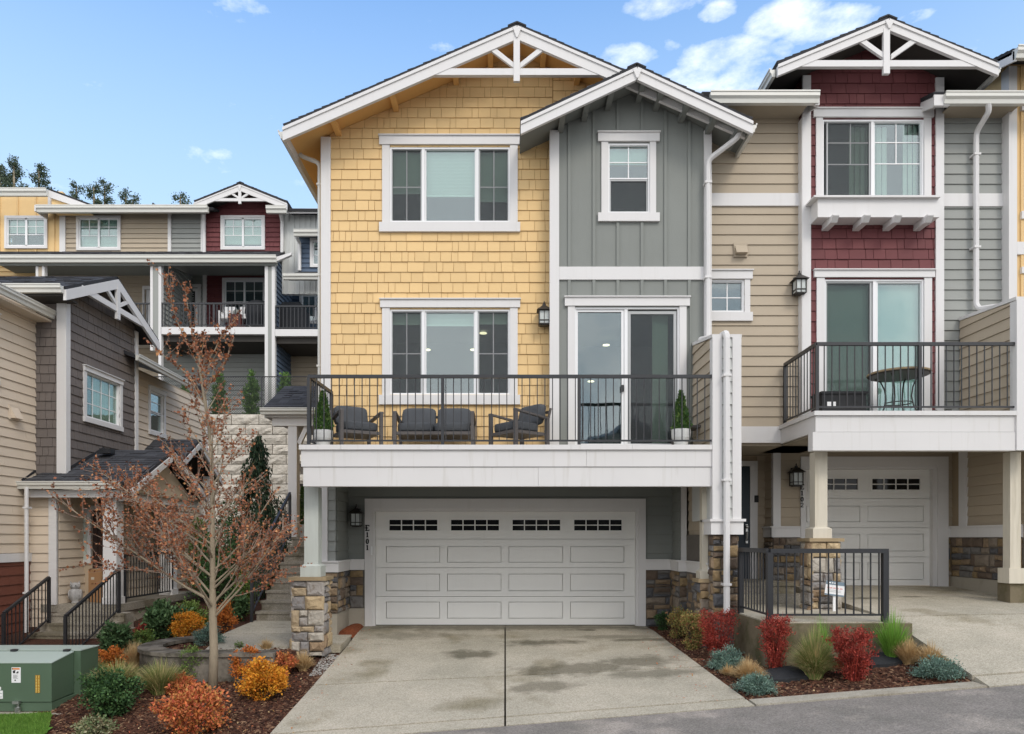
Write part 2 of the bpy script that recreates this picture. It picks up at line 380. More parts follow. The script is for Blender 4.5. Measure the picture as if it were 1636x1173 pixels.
def rootof(o):
    while o.parent: o = o.parent
    return o
def place_pieces(parent, F, name, pieces, ma, fn, n0=0.0, nmax=290, field='more_pieces'):
    root = rootof(parent); key = (root.name, name); left = nmax-CNT.get(key, 0)
    pieces.sort(key=lambda t: -t[0]); rest = MB(); made = 0
    for (ar, polys, info) in pieces:
        if made < left and ar > 0.0004:
            mb = MB()
        else: mb = rest
        extra = rj(ar)
        for q in polys: mb.prism(F, q, n0, (lambda v, g=fn(info), e=extra: g(v)+e))
        if mb is not rest:
            us = [u for q in polys for u, v in q]; vs = [v for q in polys for u, v in q]
            part(name, mb, ma, parent, pivot=F.p((min(us)+max(us))/2, (min(vs)+max(vs))/2, 0)); made += 1
    CNT[key] = CNT.get(key, 0)+made
    if rest.v: part(field, rest, ma, parent, kind='stuff')
def lapfn(info, top=.006, bot=.026):
    v0, v1 = info
    return lambda v: bot+(top-bot)*(v-v0)/(v1-v0)
def clad(parent, F, region, holes, kind, ma, pitch=.178, seed=1, name=None, joined=False, wmin=.11, wmax=.27, maxlen=3.7, v_start=None, bot=.026, nmax=290):
    rnd = random.Random(seed); us = [p[0] for p in region]; vs = [p[1] for p in region]
    u0, u1, v0, v1 = min(us), max(us), min(vs), max(vs); pieces = []
    v = v0 if v_start is None else v_start
    while v < v1-.004:
        va, vb = v, v+pitch-.004
        u = u0-(rnd.random()*.1 if kind == 'shake' else rnd.random()*2.0*(1 if u1-u0 > maxlen else 0))
        while u < u1:
            wd = rnd.choice((wmin, .5*(wmin+wmax), wmax*.8, wmax))*rnd.uniform(.92, 1.08) if kind == 'shake' else maxlen
            q = [(u, va), (u+wd-(.008 if kind == 'shake' else .003), va), (u+wd-(.008 if kind == 'shake' else .003), vb), (u, vb)]
            q = convclip(q, region)
            if len(q) > 2 and area(q) > 1e-4:
                ps = [q]
                for h in holes: ps = minus(ps, h)
                a_ = sum(area(x) for x in ps)
                for g in (groups(ps) if ps else []):
                    if sum(area(x) for x in g) > 1e-4: pieces.append((sum(area(x) for x in g), g, (va, vb)))
            u += wd
        v += pitch
    fn = lambda info: lapfn(info, bot=bot if kind != 'shake' or joined else .022)
    nm = name or ('shingle' if kind == 'shake' else 'siding_board')
    if joined:
        mb = MB()
        for a_, ps, info in pieces:
            for q in ps: mb.prism(F, q, 0, fn(info))
        part('shingles' if kind == 'shake' else 'siding_boards', mb, ma, parent, kind='stuff')
    else: place_pieces(parent, F, nm, pieces, ma, fn, nmax=nmax, field='more_shingles' if kind == 'shake' else 'more_boards')
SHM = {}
def gap_shade(m):  # darkened copy of the wall paint: shade in the gaps put into the colour
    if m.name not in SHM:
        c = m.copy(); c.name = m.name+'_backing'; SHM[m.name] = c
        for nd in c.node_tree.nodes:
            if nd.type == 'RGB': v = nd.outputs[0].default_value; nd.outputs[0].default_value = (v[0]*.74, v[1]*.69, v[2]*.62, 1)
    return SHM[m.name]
def slab(root, F, region, holes, ma, t=.12, name='wall', n1=0.0, raw=False):
    ps = [region]
    for h in holes: ps = minus(ps, h)
    mb = MB()
    for q in ps: mb.prism(F, q, -t, n1)
    return part(name, mb, ma if raw else gap_shade(ma), root)
def rectp(r): return [(r[0], r[1]), (r[2], r[1]), (r[2], r[3]), (r[0], r[3])]
def board(parent, F, r, ma, n0=0, n1=.045, name='trim_board'):
    mb = MB(); mb.rect(F, r[0], r[1], r[2], r[3], n0, n1); return part(name, mb, ma, parent)

def window(root, F, r, sashes, head=None, sides=None, sill=None, nface=0, fw=.03, roomd=.8, roomm=None, label=None, name='window', trimm=None, small=False):
    """r: opening; sashes: dicts r=(u0,v0,u1,v1), screen, cols, rows, vsplit, blind(fraction), curtain; head/sides/sill: lists of trim rects"""
    trimm = trimm or M['white']
    mb = MB(); mb.ring(F, *r, fw, nface-.07, nface+.012)
    for s in sashes[1:]:
        if s.get('mull', True): mb.rect(F, s['r'][0]-s.get('mw', .055), r[1]+fw, s['r'][0]-.004, r[3]-fw, nface-.07, nface+.008)
    if roomd == 0: mb.rect(F, r[0]+.002, r[1]+.002, r[2]-.002, r[3]-.002, nface-.30, nface-.29)
    win = part(name, mb, M['vinyl'], root, label=label)
    for q, nn in ((head, .058), (sides, .04), (sill, .062)):
        for t in (q or []): board(win, F, t, trimm, nface, nface+nn)
    if head:
        for t in head: board(win, F, (t[0]-.012, t[3], t[2]+.012, t[3]+.018), trimm, nface, nface+.085, 'drip_cap')
    if roomd:
        u0, v0, u1, v1 = r; e = .28; ub0, ub1, vb0, vb1 = u0-e, u1+e, v0-.1, v1+.12; rb = MB(); a, b = nface-.13, nface-roomd
        rb.rect(F, ub0, vb0, ub1, vb1, b-.02, b)
        rb.rect(F, ub0-.02, vb0, ub0, vb1, b, a); rb.rect(F, ub1, vb0, ub1+.02, vb1, b, a)
        rb.rect(F, ub0, vb0-.02, ub1, vb0, b, a); rb.rect(F, ub0, vb1, ub1, vb1+.02, b, a)
        part('room', rb, roomm or M['room'], win)
    for s in sashes:
        u0, v0, u1, v1 = s['r']; sw = s.get('sw', .022); n = nface-.03
        mb = MB(); mb.ring(F, u0, v0, u1, v1, sw, n-.02, n+.02); part('sash', mb, M['screen_frame'] if s.get('screen') else M['vinyl'], win)
        mb = MB(); mb.rect(F, u0+sw*.7, v0+sw*.7, u1-sw*.7, v1-sw*.7, n-.013, n-.007); part('pane', mb, M['glass_low'] if s.get('screen') or s.get('low') else M['glass'], win)
        for k in s.get('us', ()):
            mb = MB(); mb.rect(F, k-.009, s.get('ub', v0+sw), k+.009, v1-sw, n-.006, n+.001); part('muntin', mb, M['vinyl'], win)
        for k in s.get('vs', ()):
            mb = MB(); mb.rect(F, u0+sw, k-.009, u1-sw, k+.009, n-.0065, n+.0005); part('muntin', mb, M['vinyl'], win)
        if s.get('screen'):
            mb = MB(); mb.rect(F, u0+sw*.8, v0+sw*.8, u1-sw*.8, v1-sw*.8, n+.010, n+.012); part('insect_screen', mb, M['screen'], win)
        if s.get('blind'):
            mb = MB(); vv = v1-.02; bb = s['blind']
            while vv > bb:
                mb.rect(F, u0+.01, vv-.024, u1-.01, vv-.004, n-.07, (lambda q: (lambda v: n-.062-.012*(q-v)/.02))(vv-.004)); vv -= .025
            mb.rect(F, u0+.01, bb-.03, u1-.01, bb, n-.08, n-.06)
            part('blind', mb, M['blind'], win)
        if s.get('vblind') or s.get('curtain'):
            mb = MB(); a, b = s.get('vblind') or s.get('curtain'); k = a; st = .085 if s.get('vblind') else .05; i = 0
            while k < b:
                k2 = min(k+st, b); d0, d1 = (n-.10, n-.075) if s.get('vblind') or i % 2 == 0 else (n-.075, n-.12)
                p = [F.p(k, v0, d0), F.p(k2, v0, d1), F.p(k2, v1-.03, d1), F.p(k, v1-.03, d0)]
                mb.add(p, [(0, 1, 2, 3)]); k += st; i += 1
            part('vertical_blind' if s.get('vblind') else 'curtain', mb, M['blind2'] if s.get('vblind') else M['curtain'], win)
    return win

def gutter(root, p0, p1, out, ma=None, name='gutter', w=.11, h=.13):
    """K-profile gutter from p0 to p1 (top back edge), out = unit vector away from the wall"""
    out = Vector(out); prof = [(0, 0), (0, -h), (w*.62, -h), (w*.72, -h*.62), (w, -h*.42), (w, -h*.06), (w+.012, -h*.06), (w+.012, .012), (w-.01, .012), (w-.01, -.015), (.01, -.015)]
    p0 = Vector(p0); p1 = Vector(p1); k = len(prof)
    vs = [p0+out*a+Vector((0, 0, b)) for a, b in prof]+[p1+out*a+Vector((0, 0, b)) for a, b in prof]
    fs = [(i, (i+1) % k, k+(i+1) % k, k+i) for i in range(k)]+[tuple(range(k)), tuple(range(2*k-1, k-1, -1))]
    mb = MB(); mb.add(vs, fs); return part(name, mb, ma or M['gutter'], root)
def downspout(root, pts, r=.042, ma=None, name='downspout'):
    mb = MB(); P = [Vector(p) for p in pts]; out = [P[0]]
    for i in range(1, len(P)-1):
        a, b, c = P[i-1], P[i], P[i+1]; d = min(.09, (b-a).length*.4, (c-b).length*.4)
        q0 = b+(a-b).normalized()*d; q1 = b+(c-b).normalized()*d
        for t in (0, .33, .67, 1): out.append(q0*(1-t)**2+b*2*t*(1-t)+q1*t*t)
    out.append(P[-1]); mb.tube(out, r, 8); o = part(name, mb, ma or M['white'], root, smooth=False)
    st = MB()
    for i in range(len(P)-1):
        if abs(P[i].x-P[i+1].x)+abs(P[i].y-P[i+1].y) < .02 and abs(P[i].z-P[i+1].z) > 1.5:
            z = max(P[i].z, P[i+1].z)-.4
            while z > min(P[i].z, P[i+1].z)+.3:
                st.box(P[i].x-r-.012, P[i].x+r+.012, P[i].y-r-.004, P[i].y+r+.05, z, z+.035); z -= 1.6
    if st.v: part('strap', st, ma or M['white'], o)
    return o

def rail(root, pts, h, base=.06, spacing=.117, posts=None, wall=None, posth=None, pw=.048, name='balcony_railing', own=None, tops=.05, baseplate=False, bal=.014, topw=.05, foot=None):
    """metal railing through pts (x,y,z of the walking surface); children: post, baluster"""
    P = [Vector(p) for p in pts]; mb = MB(); up = Vector((0, 0, 1))
    for a, b in zip(P, P[1:]):
        mb.beam(a+up*h, b+up*h, topw, tops); mb.beam(a+up*base, b+up*base, .026, .026)
    if own is None: con = part(name, mb, M['metal'], root)
    else: con = root; part('hand_rail', mb, M['metal'], root)
    for k, p in enumerate(posts if posts is not None else P):
        p = Vector(p); q = MB(); q.box(p.x-pw/2, p.x+pw/2, p.y-pw/2, p.y+pw/2, p.z+(foot if foot is not None else 0), p.z+h-.02+(posth or 0))
        if baseplate: q.box(p.x-.06, p.x+.06, p.y-.06, p.y+.06, p.z+(foot or 0), p.z+(foot or 0)+.014)
        part('post', q, M['metal'], con, pivot=(p.x, p.y, p.z))
    for a, b in zip(P, P[1:]):
        hl = Vector((b.x-a.x, b.y-a.y, 0)).length; n = max(1, round(hl/spacing))
        for i in range(1, n):
            c = a+(b-a)*i/n; q = MB(); q.box(c.x-bal/2, c.x+bal/2, c.y-bal/2, c.y+bal/2, c.z+base-.01, c.z+h-.02)
            part('baluster', q, M['metal'], con, pivot=c)
    return con

def stones(parent, F, region, seed, ma, holes=(), hs=(.09, .13, .17, .21), ws=(.13, .2, .28, .36), proud=.045, gap=.012, nmax=290):
    rnd = random.Random(seed); us = [p[0] for p in region]; vs = [p[1] for p in region]
    u0, u1, v0, v1 = min(us), max(us), min(vs), max(vs); v = v1; cells = []
    while v > v0+.02:
        h = rnd.choice(hs)*rnd.uniform(.9, 1.1)
        if v-h < v0+.05: h = v-v0
        u = u0
        while u < u1-.01:
            wd = rnd.choice(ws)*rnd.uniform(.85, 1.15)
            if u+wd > u1-.07: wd = u1-u
            if h > .15 and rnd.random() < .35:
                m_ = h*rnd.uniform(.4, .6); cells += [(u, v-h, u+wd, v-h+m_), (u, v-h+m_, u+wd, v)]
            else: cells.append((u, v-h, u+wd, v))
            u += wd
        v -= h
    root = rootof(parent)
    for (a, b, c, d) in cells:
        g = gap*rnd.uniform(.4, 1); q = [(a+g, b+g), (c-g, b+g), (c-g, d-g), (a+g, d-g)]
        q = [(x+rnd.uniform(-.011, .008), y+rnd.uniform(-.011, .008)) for x, y in q]
        q = convclip(q, region)
        if len(q) < 3 or area(q) < .0008: continue
        cx = sum(x for x, y in q)/len(q); cy = sum(y for x, y in q)/len(q); pr = proud*rnd.uniform(.55, 1.15); k = len(q)
        sc = max(.3, 1-.045/max(.05, min(c-a, d-b)))
        ins = [(cx+(x-cx)*sc, cy+(y-cy)*sc) for x, y in q]
        mid = [(cx+(x-cx)*.45+rnd.uniform(-.01, .01), cy+(y-cy)*.45) for x, y in q]
        P = [F.p(x, y, -.01) for x, y in q]+[F.p(x, y, pr*.55) for x, y in q]+[F.p(x, y, pr*rnd.uniform(.8, 1.1)) for x, y in ins]+[F.p(x, y, pr*rnd.uniform(.9, 1.35)) for x, y in mid]
        fs = []
        for L_ in range(3):
            for i in range(k):
                i2 = (i+1) % k; fs.append((L_*k+i, L_*k+i2, (L_+1)*k+i2, (L_+1)*k+i))
        fs.append(tuple(3*k+i for i in range(k)))
        if F.sg < 0: fs = [tuple(reversed(f)) for f in fs]
        mb = MB(); mb.add(P, fs); part('stone', mb, ma, parent, pivot=F.p(cx, cy, 0))

def lantern(root, x, y, z, s=1.0, out=(0, -1, 0)):
    """carriage lantern hung on the wall: back plate, roof, caged glass"""
    o = Vector(out); c = Vector((x, y, z))+o*.13; mb = MB(); m_ = M['bronze']; w_ = .085*s; h_ = .11*s
    bp = c-o*.12
    if abs(o.y) > .5: mb.box(bp.x-.055, bp.x+.055, bp.y-.01, bp.y+.012, z-.02, z+.2*s)
    else: mb.box(bp.x-.01, bp.x+.012, bp.y-.055, bp.y+.055, z-.02, z+.2*s)
    mb.beam(bp+Vector((0, 0, .15*s)), c+Vector((0, 0, .22*s)), .02, .02)
    for a in (-1, 1):
        for b in (-1, 1): mb.box(c.x+a*w_-.008, c.x+a*w_+.008, c.y+b*w_-.008, c.y+b*w_+.008, z-h_-.02, z+h_)
    for zz in (z-h_-.02, z-h_+.04, z+h_-.012):
        for a in (-1, 1):
            mb.box(c.x-w_, c.x+w_, c.y+a*w_-.007, c.y+a*w_+.007, zz, zz+.014); mb.box(c.x+a*w_-.007, c.x+a*w_+.007, c.y-w_, c.y+w_, zz, zz+.014)
    mb.box(c.x-w_*.8, c.x+w_*.8, c.y-w_*.8, c.y+w_*.8, z-h_-.035, z-h_-.02)
    for a in (-1, 1): mb.box(c.x-.005, c.x+.005, c.y+a*w_-.006, c.y+a*w_+.006, z-h_, z+h_)
    L_ = part('wall_lantern', mb, m_, root)
    mb = MB(); e = w_*1.5; t = .03*s; ap = .12*s
    mb.add([(c.x-e, c.y-e, z+h_), (c.x+e, c.y-e, z+h_), (c.x+e, c.y+e, z+h_), (c.x-e, c.y+e, z+h_), (c.x-t, c.y-t, z+h_+ap*.75), (c.x+t, c.y-t, z+h_+ap*.75), (c.x+t, c.y+t, z+h_+ap*.75), (c.x-t, c.y+t, z+h_+ap*.75)],
           [(0,3,2,1),(4,5,6,7),(0,1,5,4),(1,2,6,5),(2,3,7,6),(3,0,4,7)])
    mb.lathe([(.03*s, 0), (.032*s, .03), (.012, .04), (.014, .06), (.002, .085)], (c.x, c.y, z+h_+ap*.75), 8)
    part('lamp_roof', mb, m_, L_)
    mb = MB(); mb.box(c.x-w_*.9, c.x+w_*.9, c.y-w_*.9, c.y+w_*.9, z-h_, z+h_-.005); part('lamp_glass', mb, M['lamp_glass'], L_)
    return L_

def roofslab(root, pa, pb, pc, pd, t=.09, ma=None, name='roof', courses=True, under=None, pitch=.14, tabs=True):
    """sloped roof: pa-pb eave (left to right), pd-pc ridge; lapped courses of tabs laid over a deck"""
    pa, pb, pc, pd = map(Vector, (pa, pb, pc, pd)); n = (pb-pa).cross(pd-pa).normalized()
    if n.z < 0: n = -n
    mb = MB(); q = [pa, pb, pc, pd]; vs = [p-n*t for p in q]+[p for p in q]
    mb.add(vs, [(0,3,2,1),(4,5,6,7),(0,1,5,4),(1,2,6,5),(2,3,7,6),(3,0,4,7)])
    o = part(name, mb, under or M['roofing_edge'], root)
    if courses:
        mb = MB(); L_ = (pd-pa).length; k = int(L_/pitch); rnd = random.Random(k)
        for i in range(k):
            a = pa+(pd-pa)*(i/k); b = pb+(pc-pb)*(i/k); a2 = pa+(pd-pa)*((i+1)/k); b2 = pb+(pc-pb)*((i+1)/k)
            W = (b-a).length; u = 0
            while u < W:
                wd = rnd.uniform(.16, .34) if tabs else W; e = min(W, u+wd)
                f0, f1 = u/W, (e-.006)/W; th = rnd.choice((.008, .014, .02))
                p0 = a+(b-a)*f0; p1 = a+(b-a)*f1; p2 = a2+(b2-a2)*f1; p3 = a2+(b2-a2)*f0
                mb.add([p0+n*.002, p1+n*.002, p1+n*th, p0+n*th, p2+n*.004, p3+n*.004], [(0, 1, 2, 3), (3, 2, 4, 5), (0, 3, 5), (1, 4, 2)])
                u += wd
        part('shingle_courses', mb, M['roofing'], o, kind='stuff')
    return o

def gable(root, Yf, Yb, ax, ay, lx, rx, slope, rake_h, t=.125, soff=None, truss=None, rear=True, lookouts=(), lfoot=None):
    """front gable from pixel apex at the rake plane Yf: roof slopes, rakes, soffit; returns world (apexX, apexZ)"""
    AX, AZ = U(ax, Yf), V(ay, Yf); LX, RX = U(lx, Yf), U(rx, Yf); LZ, RZ = AZ-slope*(AX-LX), AZ-slope*(RX-AX)
    roofslab(root, (LX, Yf, LZ), (LX, Yb, LZ), (AX, Yb, AZ), (AX, Yf, AZ), t*.55, name='roof_slope')
    roofslab(root, (RX, Yf, RZ), (RX, Yb, RZ), (AX, Yb, AZ), (AX, Yf, AZ), t*.55, name='roof_slope')
    cap = MB(); cap.beam((AX-.15, Yf+.14, AZ-.15*slope+.02), (AX, Yf+.14, AZ+.02), .3, .025); cap.beam((AX+.15, Yf+.14, AZ-.15*slope+.02), (AX, Yf+.14, AZ+.02), .3, .025)
    part('ridge_cap', cap, M['roofing_edge'], root)
    F = front(Yf); tt = t*.6
    for (x0, z0, x1, z1, s) in ((LX, LZ, AX, AZ, 1), (AX, AZ, RX, RZ, -1)):
        mb = MB(); g = .006
        poly = [(x0+(g if s < 0 else 0), z0-tt-rake_h), (x1-(g if s > 0 else 0), z1-tt-rake_h), (x1-(g if s > 0 else 0), z1-tt), (x0+(g if s < 0 else 0), z0-tt)]
        mb.prism(F, poly, -.04, .02); part('rake_board', mb, M['white'], root)
        mb = MB(); poly = [(x0+(g if s < 0 else 0), z0-tt-.04), (x1-(g if s > 0 else 0), z1-tt-.04), (x1-(g if s > 0 else 0), z1-tt+.012), (x0+(g if s < 0 else 0), z0-tt+.012)]
        mb.prism(F, poly, .02, .04); part('rake_trim', mb, M['white'], root)
        # soffit boarding under the slope
        mb = MB(); poly = [(x0, z0-tt-.05), (x1, z1-tt-.05), (x1, z1-tt-.01), (x0, z0-tt-.01)]
        mb.prism(F, poly, -(Yb-Yf)+.05, -.045); part('soffit', mb, soff, root)
    key = MB(); key.prism(F, [(AX-.012, AZ-tt-rake_h*.92), (AX+.012, AZ-tt-rake_h*.92), (AX+.075, AZ-tt-.02), (AX-.075, AZ-tt-.02)], .02, .05); part('rake_key_block', key, M['white'], root)
    for fx in lookouts:
        X = AX+fx; Z = AZ-slope*abs(fx)-tt-.05; mb = MB(); mb.box(X-.045, X+.045, Yf+.04, Yf+.7, Z-.11, Z-.012); part('lookout', mb, soff, root)
    if truss:
        (bx0, bx1, by0, by1, kx0, kx1, kby, sx, sy0, sy1, mbx) = truss
        mb = MB(); mb.rect(F, U(bx0, Yf), V(by1, Yf), U(bx1, Yf), V(by0, Yf), -.06, .012); part('collar_beam', mb, M['white'], root)
        mb = MB(); mb.rect(F, U(kx0, Yf), V(kby, Yf), U(kx1, Yf), AZ-rake_h-tt+.02, -.03, .028); part('king_post', mb, M['white'], root)
        for s in (-1, 1):
            mb = MB(); kc = AX; x1 = kc+s*sx*Yf/FOC; w2 = .055
            mb.prism(F, [(kc+s*.05, V(sy1, Yf)-.0), (kc+s*.05, V(sy1, Yf)+w2*1.6), (x1, V(sy0, Yf)+w2), (x1+s*w2*1.2, V(sy0, Yf))] if s < 0 else [(kc+.05, V(sy1, Yf)), (x1+w2*1.2, V(sy0, Yf)), (x1, V(sy0, Yf)+w2), (kc+.05, V(sy1, Yf)+w2*1.6)], -.045, .004)
            part('truss_strut', mb, M['white'], root)
    return AX, AZ, LX, LZ, RX, RZ, tt
# ================================================================== setting: ground, street, driveways
Zd = lambda x, y: 0.0
def lerp(a, b, t): return a+(b-a)*max(0, min(1, t))
def zedge(x): return -.496+.08*x                       # street edge height along y = 8.2
def zdrive(x, y):                                      # first driveway: level at the garage, tilted with the street at the kerb
    if y > 12.8: f = (13.5-y)/.7*.05
    else: f = .05+(12.8-y)/4.6*.95
    return zedge(x)*f if f > 0 else 0
def zstreet(x, y): return zedge(x)-.012*max(0, 8.2-y)*0
GSTEP = .1
def grid(x0, x1, y0, y1, fn, nx, ny, mask=None):
    mb = MB(); vs = []; fs = []
    for j in range(ny+1):
        for i in range(nx+1):
            x = x0+(x1-x0)*i/nx; y = y0+(y1-y0)*j/ny; vs.append((x, y, fn(x, y)))
    for j in range(ny):
        for i in range(nx):
            if mask and not mask(x0+(x1-x0)*(i+.5)/nx, y0+(y1-y0)*(j+.5)/ny): continue
            a = j*(nx+1)+i; fs.append((a, a+1, a+nx+2, a+nx+1))
    mb.add(vs, fs); return mb
def groundmat(name, base, speck, scale, rough=.9, stain=None, sc=.8, bump=.5, wet=0, speckamt=.6, thr=.5):
    m = bpy.data.materials.new(name); m.use_nodes = True; t = m.node_tree; n = t.nodes; l = t.links; b = n['Principled BSDF']
    g = n.new('ShaderNodeNewGeometry')
    def noi(s, d=3, r=.6):
        x = n.new('ShaderNodeTexNoise'); x.inputs['Scale'].default_value = s; x.inputs['Detail'].default_value = d; x.inputs['Roughness'].default_value = r
        l.new(g.outputs['Position'], x.inputs['Vector']); return x.outputs['Fac']
    def ramp(src, a, b_, ca=(0, 0, 0), cb=(1, 1, 1)):
        c = n.new('ShaderNodeValToRGB'); c.color_ramp.elements[0].position = a; c.color_ramp.elements[1].position = b_
        c.color_ramp.elements[0].color = (*ca, 1); c.color_ramp.elements[1].color = (*cb, 1); l.new(src, c.inputs[0]); return c.outputs[0]
    vo = n.new('ShaderNodeTexVoronoi'); vo.inputs['Scale'].default_value = scale; l.new(g.outputs['Position'], vo.inputs['Vector'])
    sep = n.new('ShaderNodeSeparateColor'); l.new(vo.outputs['Color'], sep.inputs[0])
    mx = n.new('ShaderNodeMixRGB'); mx.inputs[1].default_value = (*base, 1); mx.inputs[2].default_value = (*speck, 1)
    mu = n.new('ShaderNodeMath'); mu.operation = 'MULTIPLY'; mu.inputs[1].default_value = speckamt; l.new(sep.outputs[0], mu.inputs[0]); l.new(mu.outputs[0], mx.inputs[0])
    big = n.new('ShaderNodeMixRGB'); big.blend_type = 'MULTIPLY'; big.inputs[0].default_value = 1
    l.new(mx.outputs[0], big.inputs[1]); l.new(ramp(noi(sc*1.3, 7, .65), .3, .75, (.74, .75, .72), (1.12, 1.1, 1.08)), big.inputs[2]); out = big.outputs[0]
    if stain:
        sm = n.new('ShaderNodeMixRGB'); l.new(ramp(noi(sc, 5, .55), thr, thr+.12), sm.inputs[0]); l.new(out, sm.inputs[1])
        dk = n.new('ShaderNodeMixRGB'); dk.blend_type = 'MULTIPLY'; dk.inputs[0].default_value = 1; l.new(out, dk.inputs[1]); dk.inputs[2].default_value = (*stain, 1); l.new(dk.outputs[0], sm.inputs[2]); out = sm.outputs[0]
    l.new(out, b.inputs['Base Color']); b.inputs['Roughness'].default_value = rough; b.inputs['Specular IOR Level'].default_value = .3
    if bump:
        bn = n.new('ShaderNodeBump'); bn.inputs['Strength'].default_value = bump; bn.inputs['Distance'].default_value = .006; l.new(vo.outputs['Distance'], bn.inputs['Height']); l.new(bn.outputs[0], b.inputs['Normal'])
    return m, n, l, b, out
M['aggregate'], n_, l_, b_, out_ = groundmat('exposed_aggregate', (.35, .315, .25), (.60, .55, .455), 85, stain=(.62, .60, .52), sc=.75, thr=.56, speckamt=.75)
# local damp / oil stains on the first driveway: fixed spots on the concrete itself
g_ = n_.new('ShaderNodeNewGeometry'); tot = None
def spot(x, y, rx, ry, s):
    global tot
    mp = n_.new('ShaderNodeMapping'); mp.vector_type = 'POINT'; mp.inputs['Location'].default_value = (-x/rx, -y/ry, 0); mp.inputs['Scale'].default_value = (1/rx, 1/ry, 0)
    l_.new(g_.outputs['Position'], mp.inputs['Vector']); ln = n_.new('ShaderNodeVectorMath'); ln.operation = 'LENGTH'; l_.new(mp.outputs[0], ln.inputs[0])
    no = n_.new('ShaderNodeTexNoise'); no.inputs['Scale'].default_value = 4; no.inputs['Detail'].default_value = 6; l_.new(g_.outputs['Position'], no.inputs['Vector'])
    a = n_.new('ShaderNodeMath'); a.operation = 'ADD'; l_.new(ln.outputs['Value'], a.inputs[0]); b2 = n_.new('ShaderNodeMath'); b2.operation = 'MULTIPLY'; b2.inputs[1].default_value = 1.6; l_.new(no.outputs['Fac'], b2.inputs[0]); l_.new(b2.outputs[0], a.inputs[1])
    c = n_.new('ShaderNodeMapRange'); c.inputs[1].default_value = 1.25; c.inputs[2].default_value = 1.8; c.inputs[3].default_value = min(.95, s*1.45); c.inputs[4].default_value = 0; l_.new(a.outputs[0], c.inputs[0])
    if tot is None: tot = c.outputs[0]
    else:
        m2 = n_.new('ShaderNodeMath'); m2.operation = 'MAXIMUM'; l_.new(tot, m2.inputs[0]); l_.new(c.outputs[0], m2.inputs[1]); tot = m2.outputs[0]
for s_ in [(-.55, 11.35, .55, .3, .55), (.65, 12.0, .8, .28, .55), (1.1, 10.35, 1.2, .45, .5), (2.0, 10.6, .8, .45, .5), (.55, 9.55, .6, .3, .45), (2.0, 9.9, .9, .28, .4), (2.3, 12.1, .7, .15, .5), (1.45, 13.0, .3, .12, .9), (-1.7, 12.6, 1.0, .3, .3), (1.9, 12.35, .9, .2, .35), (0, 13.3, 4.5, .4, .45), (6.2, 12.2, .35, .1, .6), (7.0, 12.3, .3, .1, .55)]: spot(*s_)
mx_ = n_.new('ShaderNodeMixRGB'); mx_.blend_type = 'MIX'; l_.new(tot, mx_.inputs[0]); l_.new(out_, mx_.inputs[1])
dk_ = n_.new('ShaderNodeMixRGB'); dk_.blend_type = 'MULTIPLY'; dk_.inputs[0].default_value = 1; l_.new(out_, dk_.inputs[1]); dk_.inputs[2].default_value = (.27, .265, .225, 1); l_.new(dk_.outputs[0], mx_.inputs[2])
l_.new(mx_.outputs[0], b_.inputs['Base Color'])
M['step_agg'] = groundmat('step_aggregate', (.25, .225, .185), (.46, .42, .36), 70, stain=(.6, .58, .5), sc=1.5, thr=.5)[0]
M['asphalt'] = groundmat('worn_asphalt', (.175, .157, .142), (.40, .37, .34), 80, rough=.85, stain=(1.45, 1.42, 1.38), sc=1.4, thr=.52, speckamt=.55)[0]
M['kerb'] = groundmat('kerb_concrete', (.36, .325, .265), (.56, .52, .45), 80, stain=(.75, .73, .68), sc=1.2, thr=.5)[0]
M['mulch'] = groundmat('bark_mulch', (.026, .011, .007), (.105, .042, .024), 48, rough=1, sc=3, bump=1.0, speckamt=.9)[0]
M['soil'] = groundmat('hillside_soil', (.10, .08, .05), (.16, .13, .08), 10, sc=1, bump=.5)[0]
M['gravel'] = groundmat('gravel', (.3, .29, .27), (.6, .58, .55), 30, sc=3, bump=1)[0]

base = grid(-80, 90, -60, 90, lambda x, y: zedge(x)-.16 if y < 12 else zedge(x)-.16, 20, 20)
o = part('ground', base, M['soil']); o['kind'] = 'structure'
st = grid(-60, 60, -40, 8.2, lambda x, y: zedge(x)-.004 if y > -40 else 0, 60, 24); o = part('street', st, M['asphalt']); o['kind'] = 'structure'

def slabset(name, cells, fn, ma, gap=.022, sub=6):
    root = thing(name, '', '', (0, 0, 0)); del root['label']; del root['category']; root['kind'] = 'structure'
    for (x0l, x0r, y0, x1l, x1r, y1) in cells:       # near edge y0: x0l..x0r, far edge y1: x1l..x1r
        mb = MB(); vs = []; ny = max(1, int((y1-y0)/.35)); nx = sub
        for j in range(ny+1):
            t = j/ny; y = y0+gap*1.0+(y1-y0-gap*2.0)*t; a = x0l+(x1l-x0l)*t+gap/2; b = x0r+(x1r-x0r)*t-gap/2
            for i in range(nx+1):
                x = a+(b-a)*i/nx; vs.append((x, y, fn(x, y)))
        m = len(vs); vs += [(x, y, z-.12) for x, y, z in vs]; fs = []
        for j in range(ny):
            for i in range(nx):
                a = j*(nx+1)+i; fs.append((a, a+1, a+nx+2, a+nx+1))
        ed = [i for i in range(nx+1)]; 
        for i in range(nx): fs.append((i, m+i, m+i+1, i+1)); k = ny*(nx+1)+i; fs.append((k, k+1, m+k+1, m+k))
        for j in range(ny): a = j*(nx+1); fs.append((a, a+nx+1, m+a+nx+1, m+a)); b = a+nx; fs.append((b, m+b, m+b+nx+1, b+nx+1))
        mb.add(vs, fs); part('slab', mb, ma, root)
    return root
def dl(y): return lerp(-2.81, -2.64, (y-8.2)/3.3)
def dr(y): return lerp(2.86, 2.64, (y-8.2)/5.3)
ys = [8.2, 8.5, 10.14, 12.04, 13.52]
cells = []
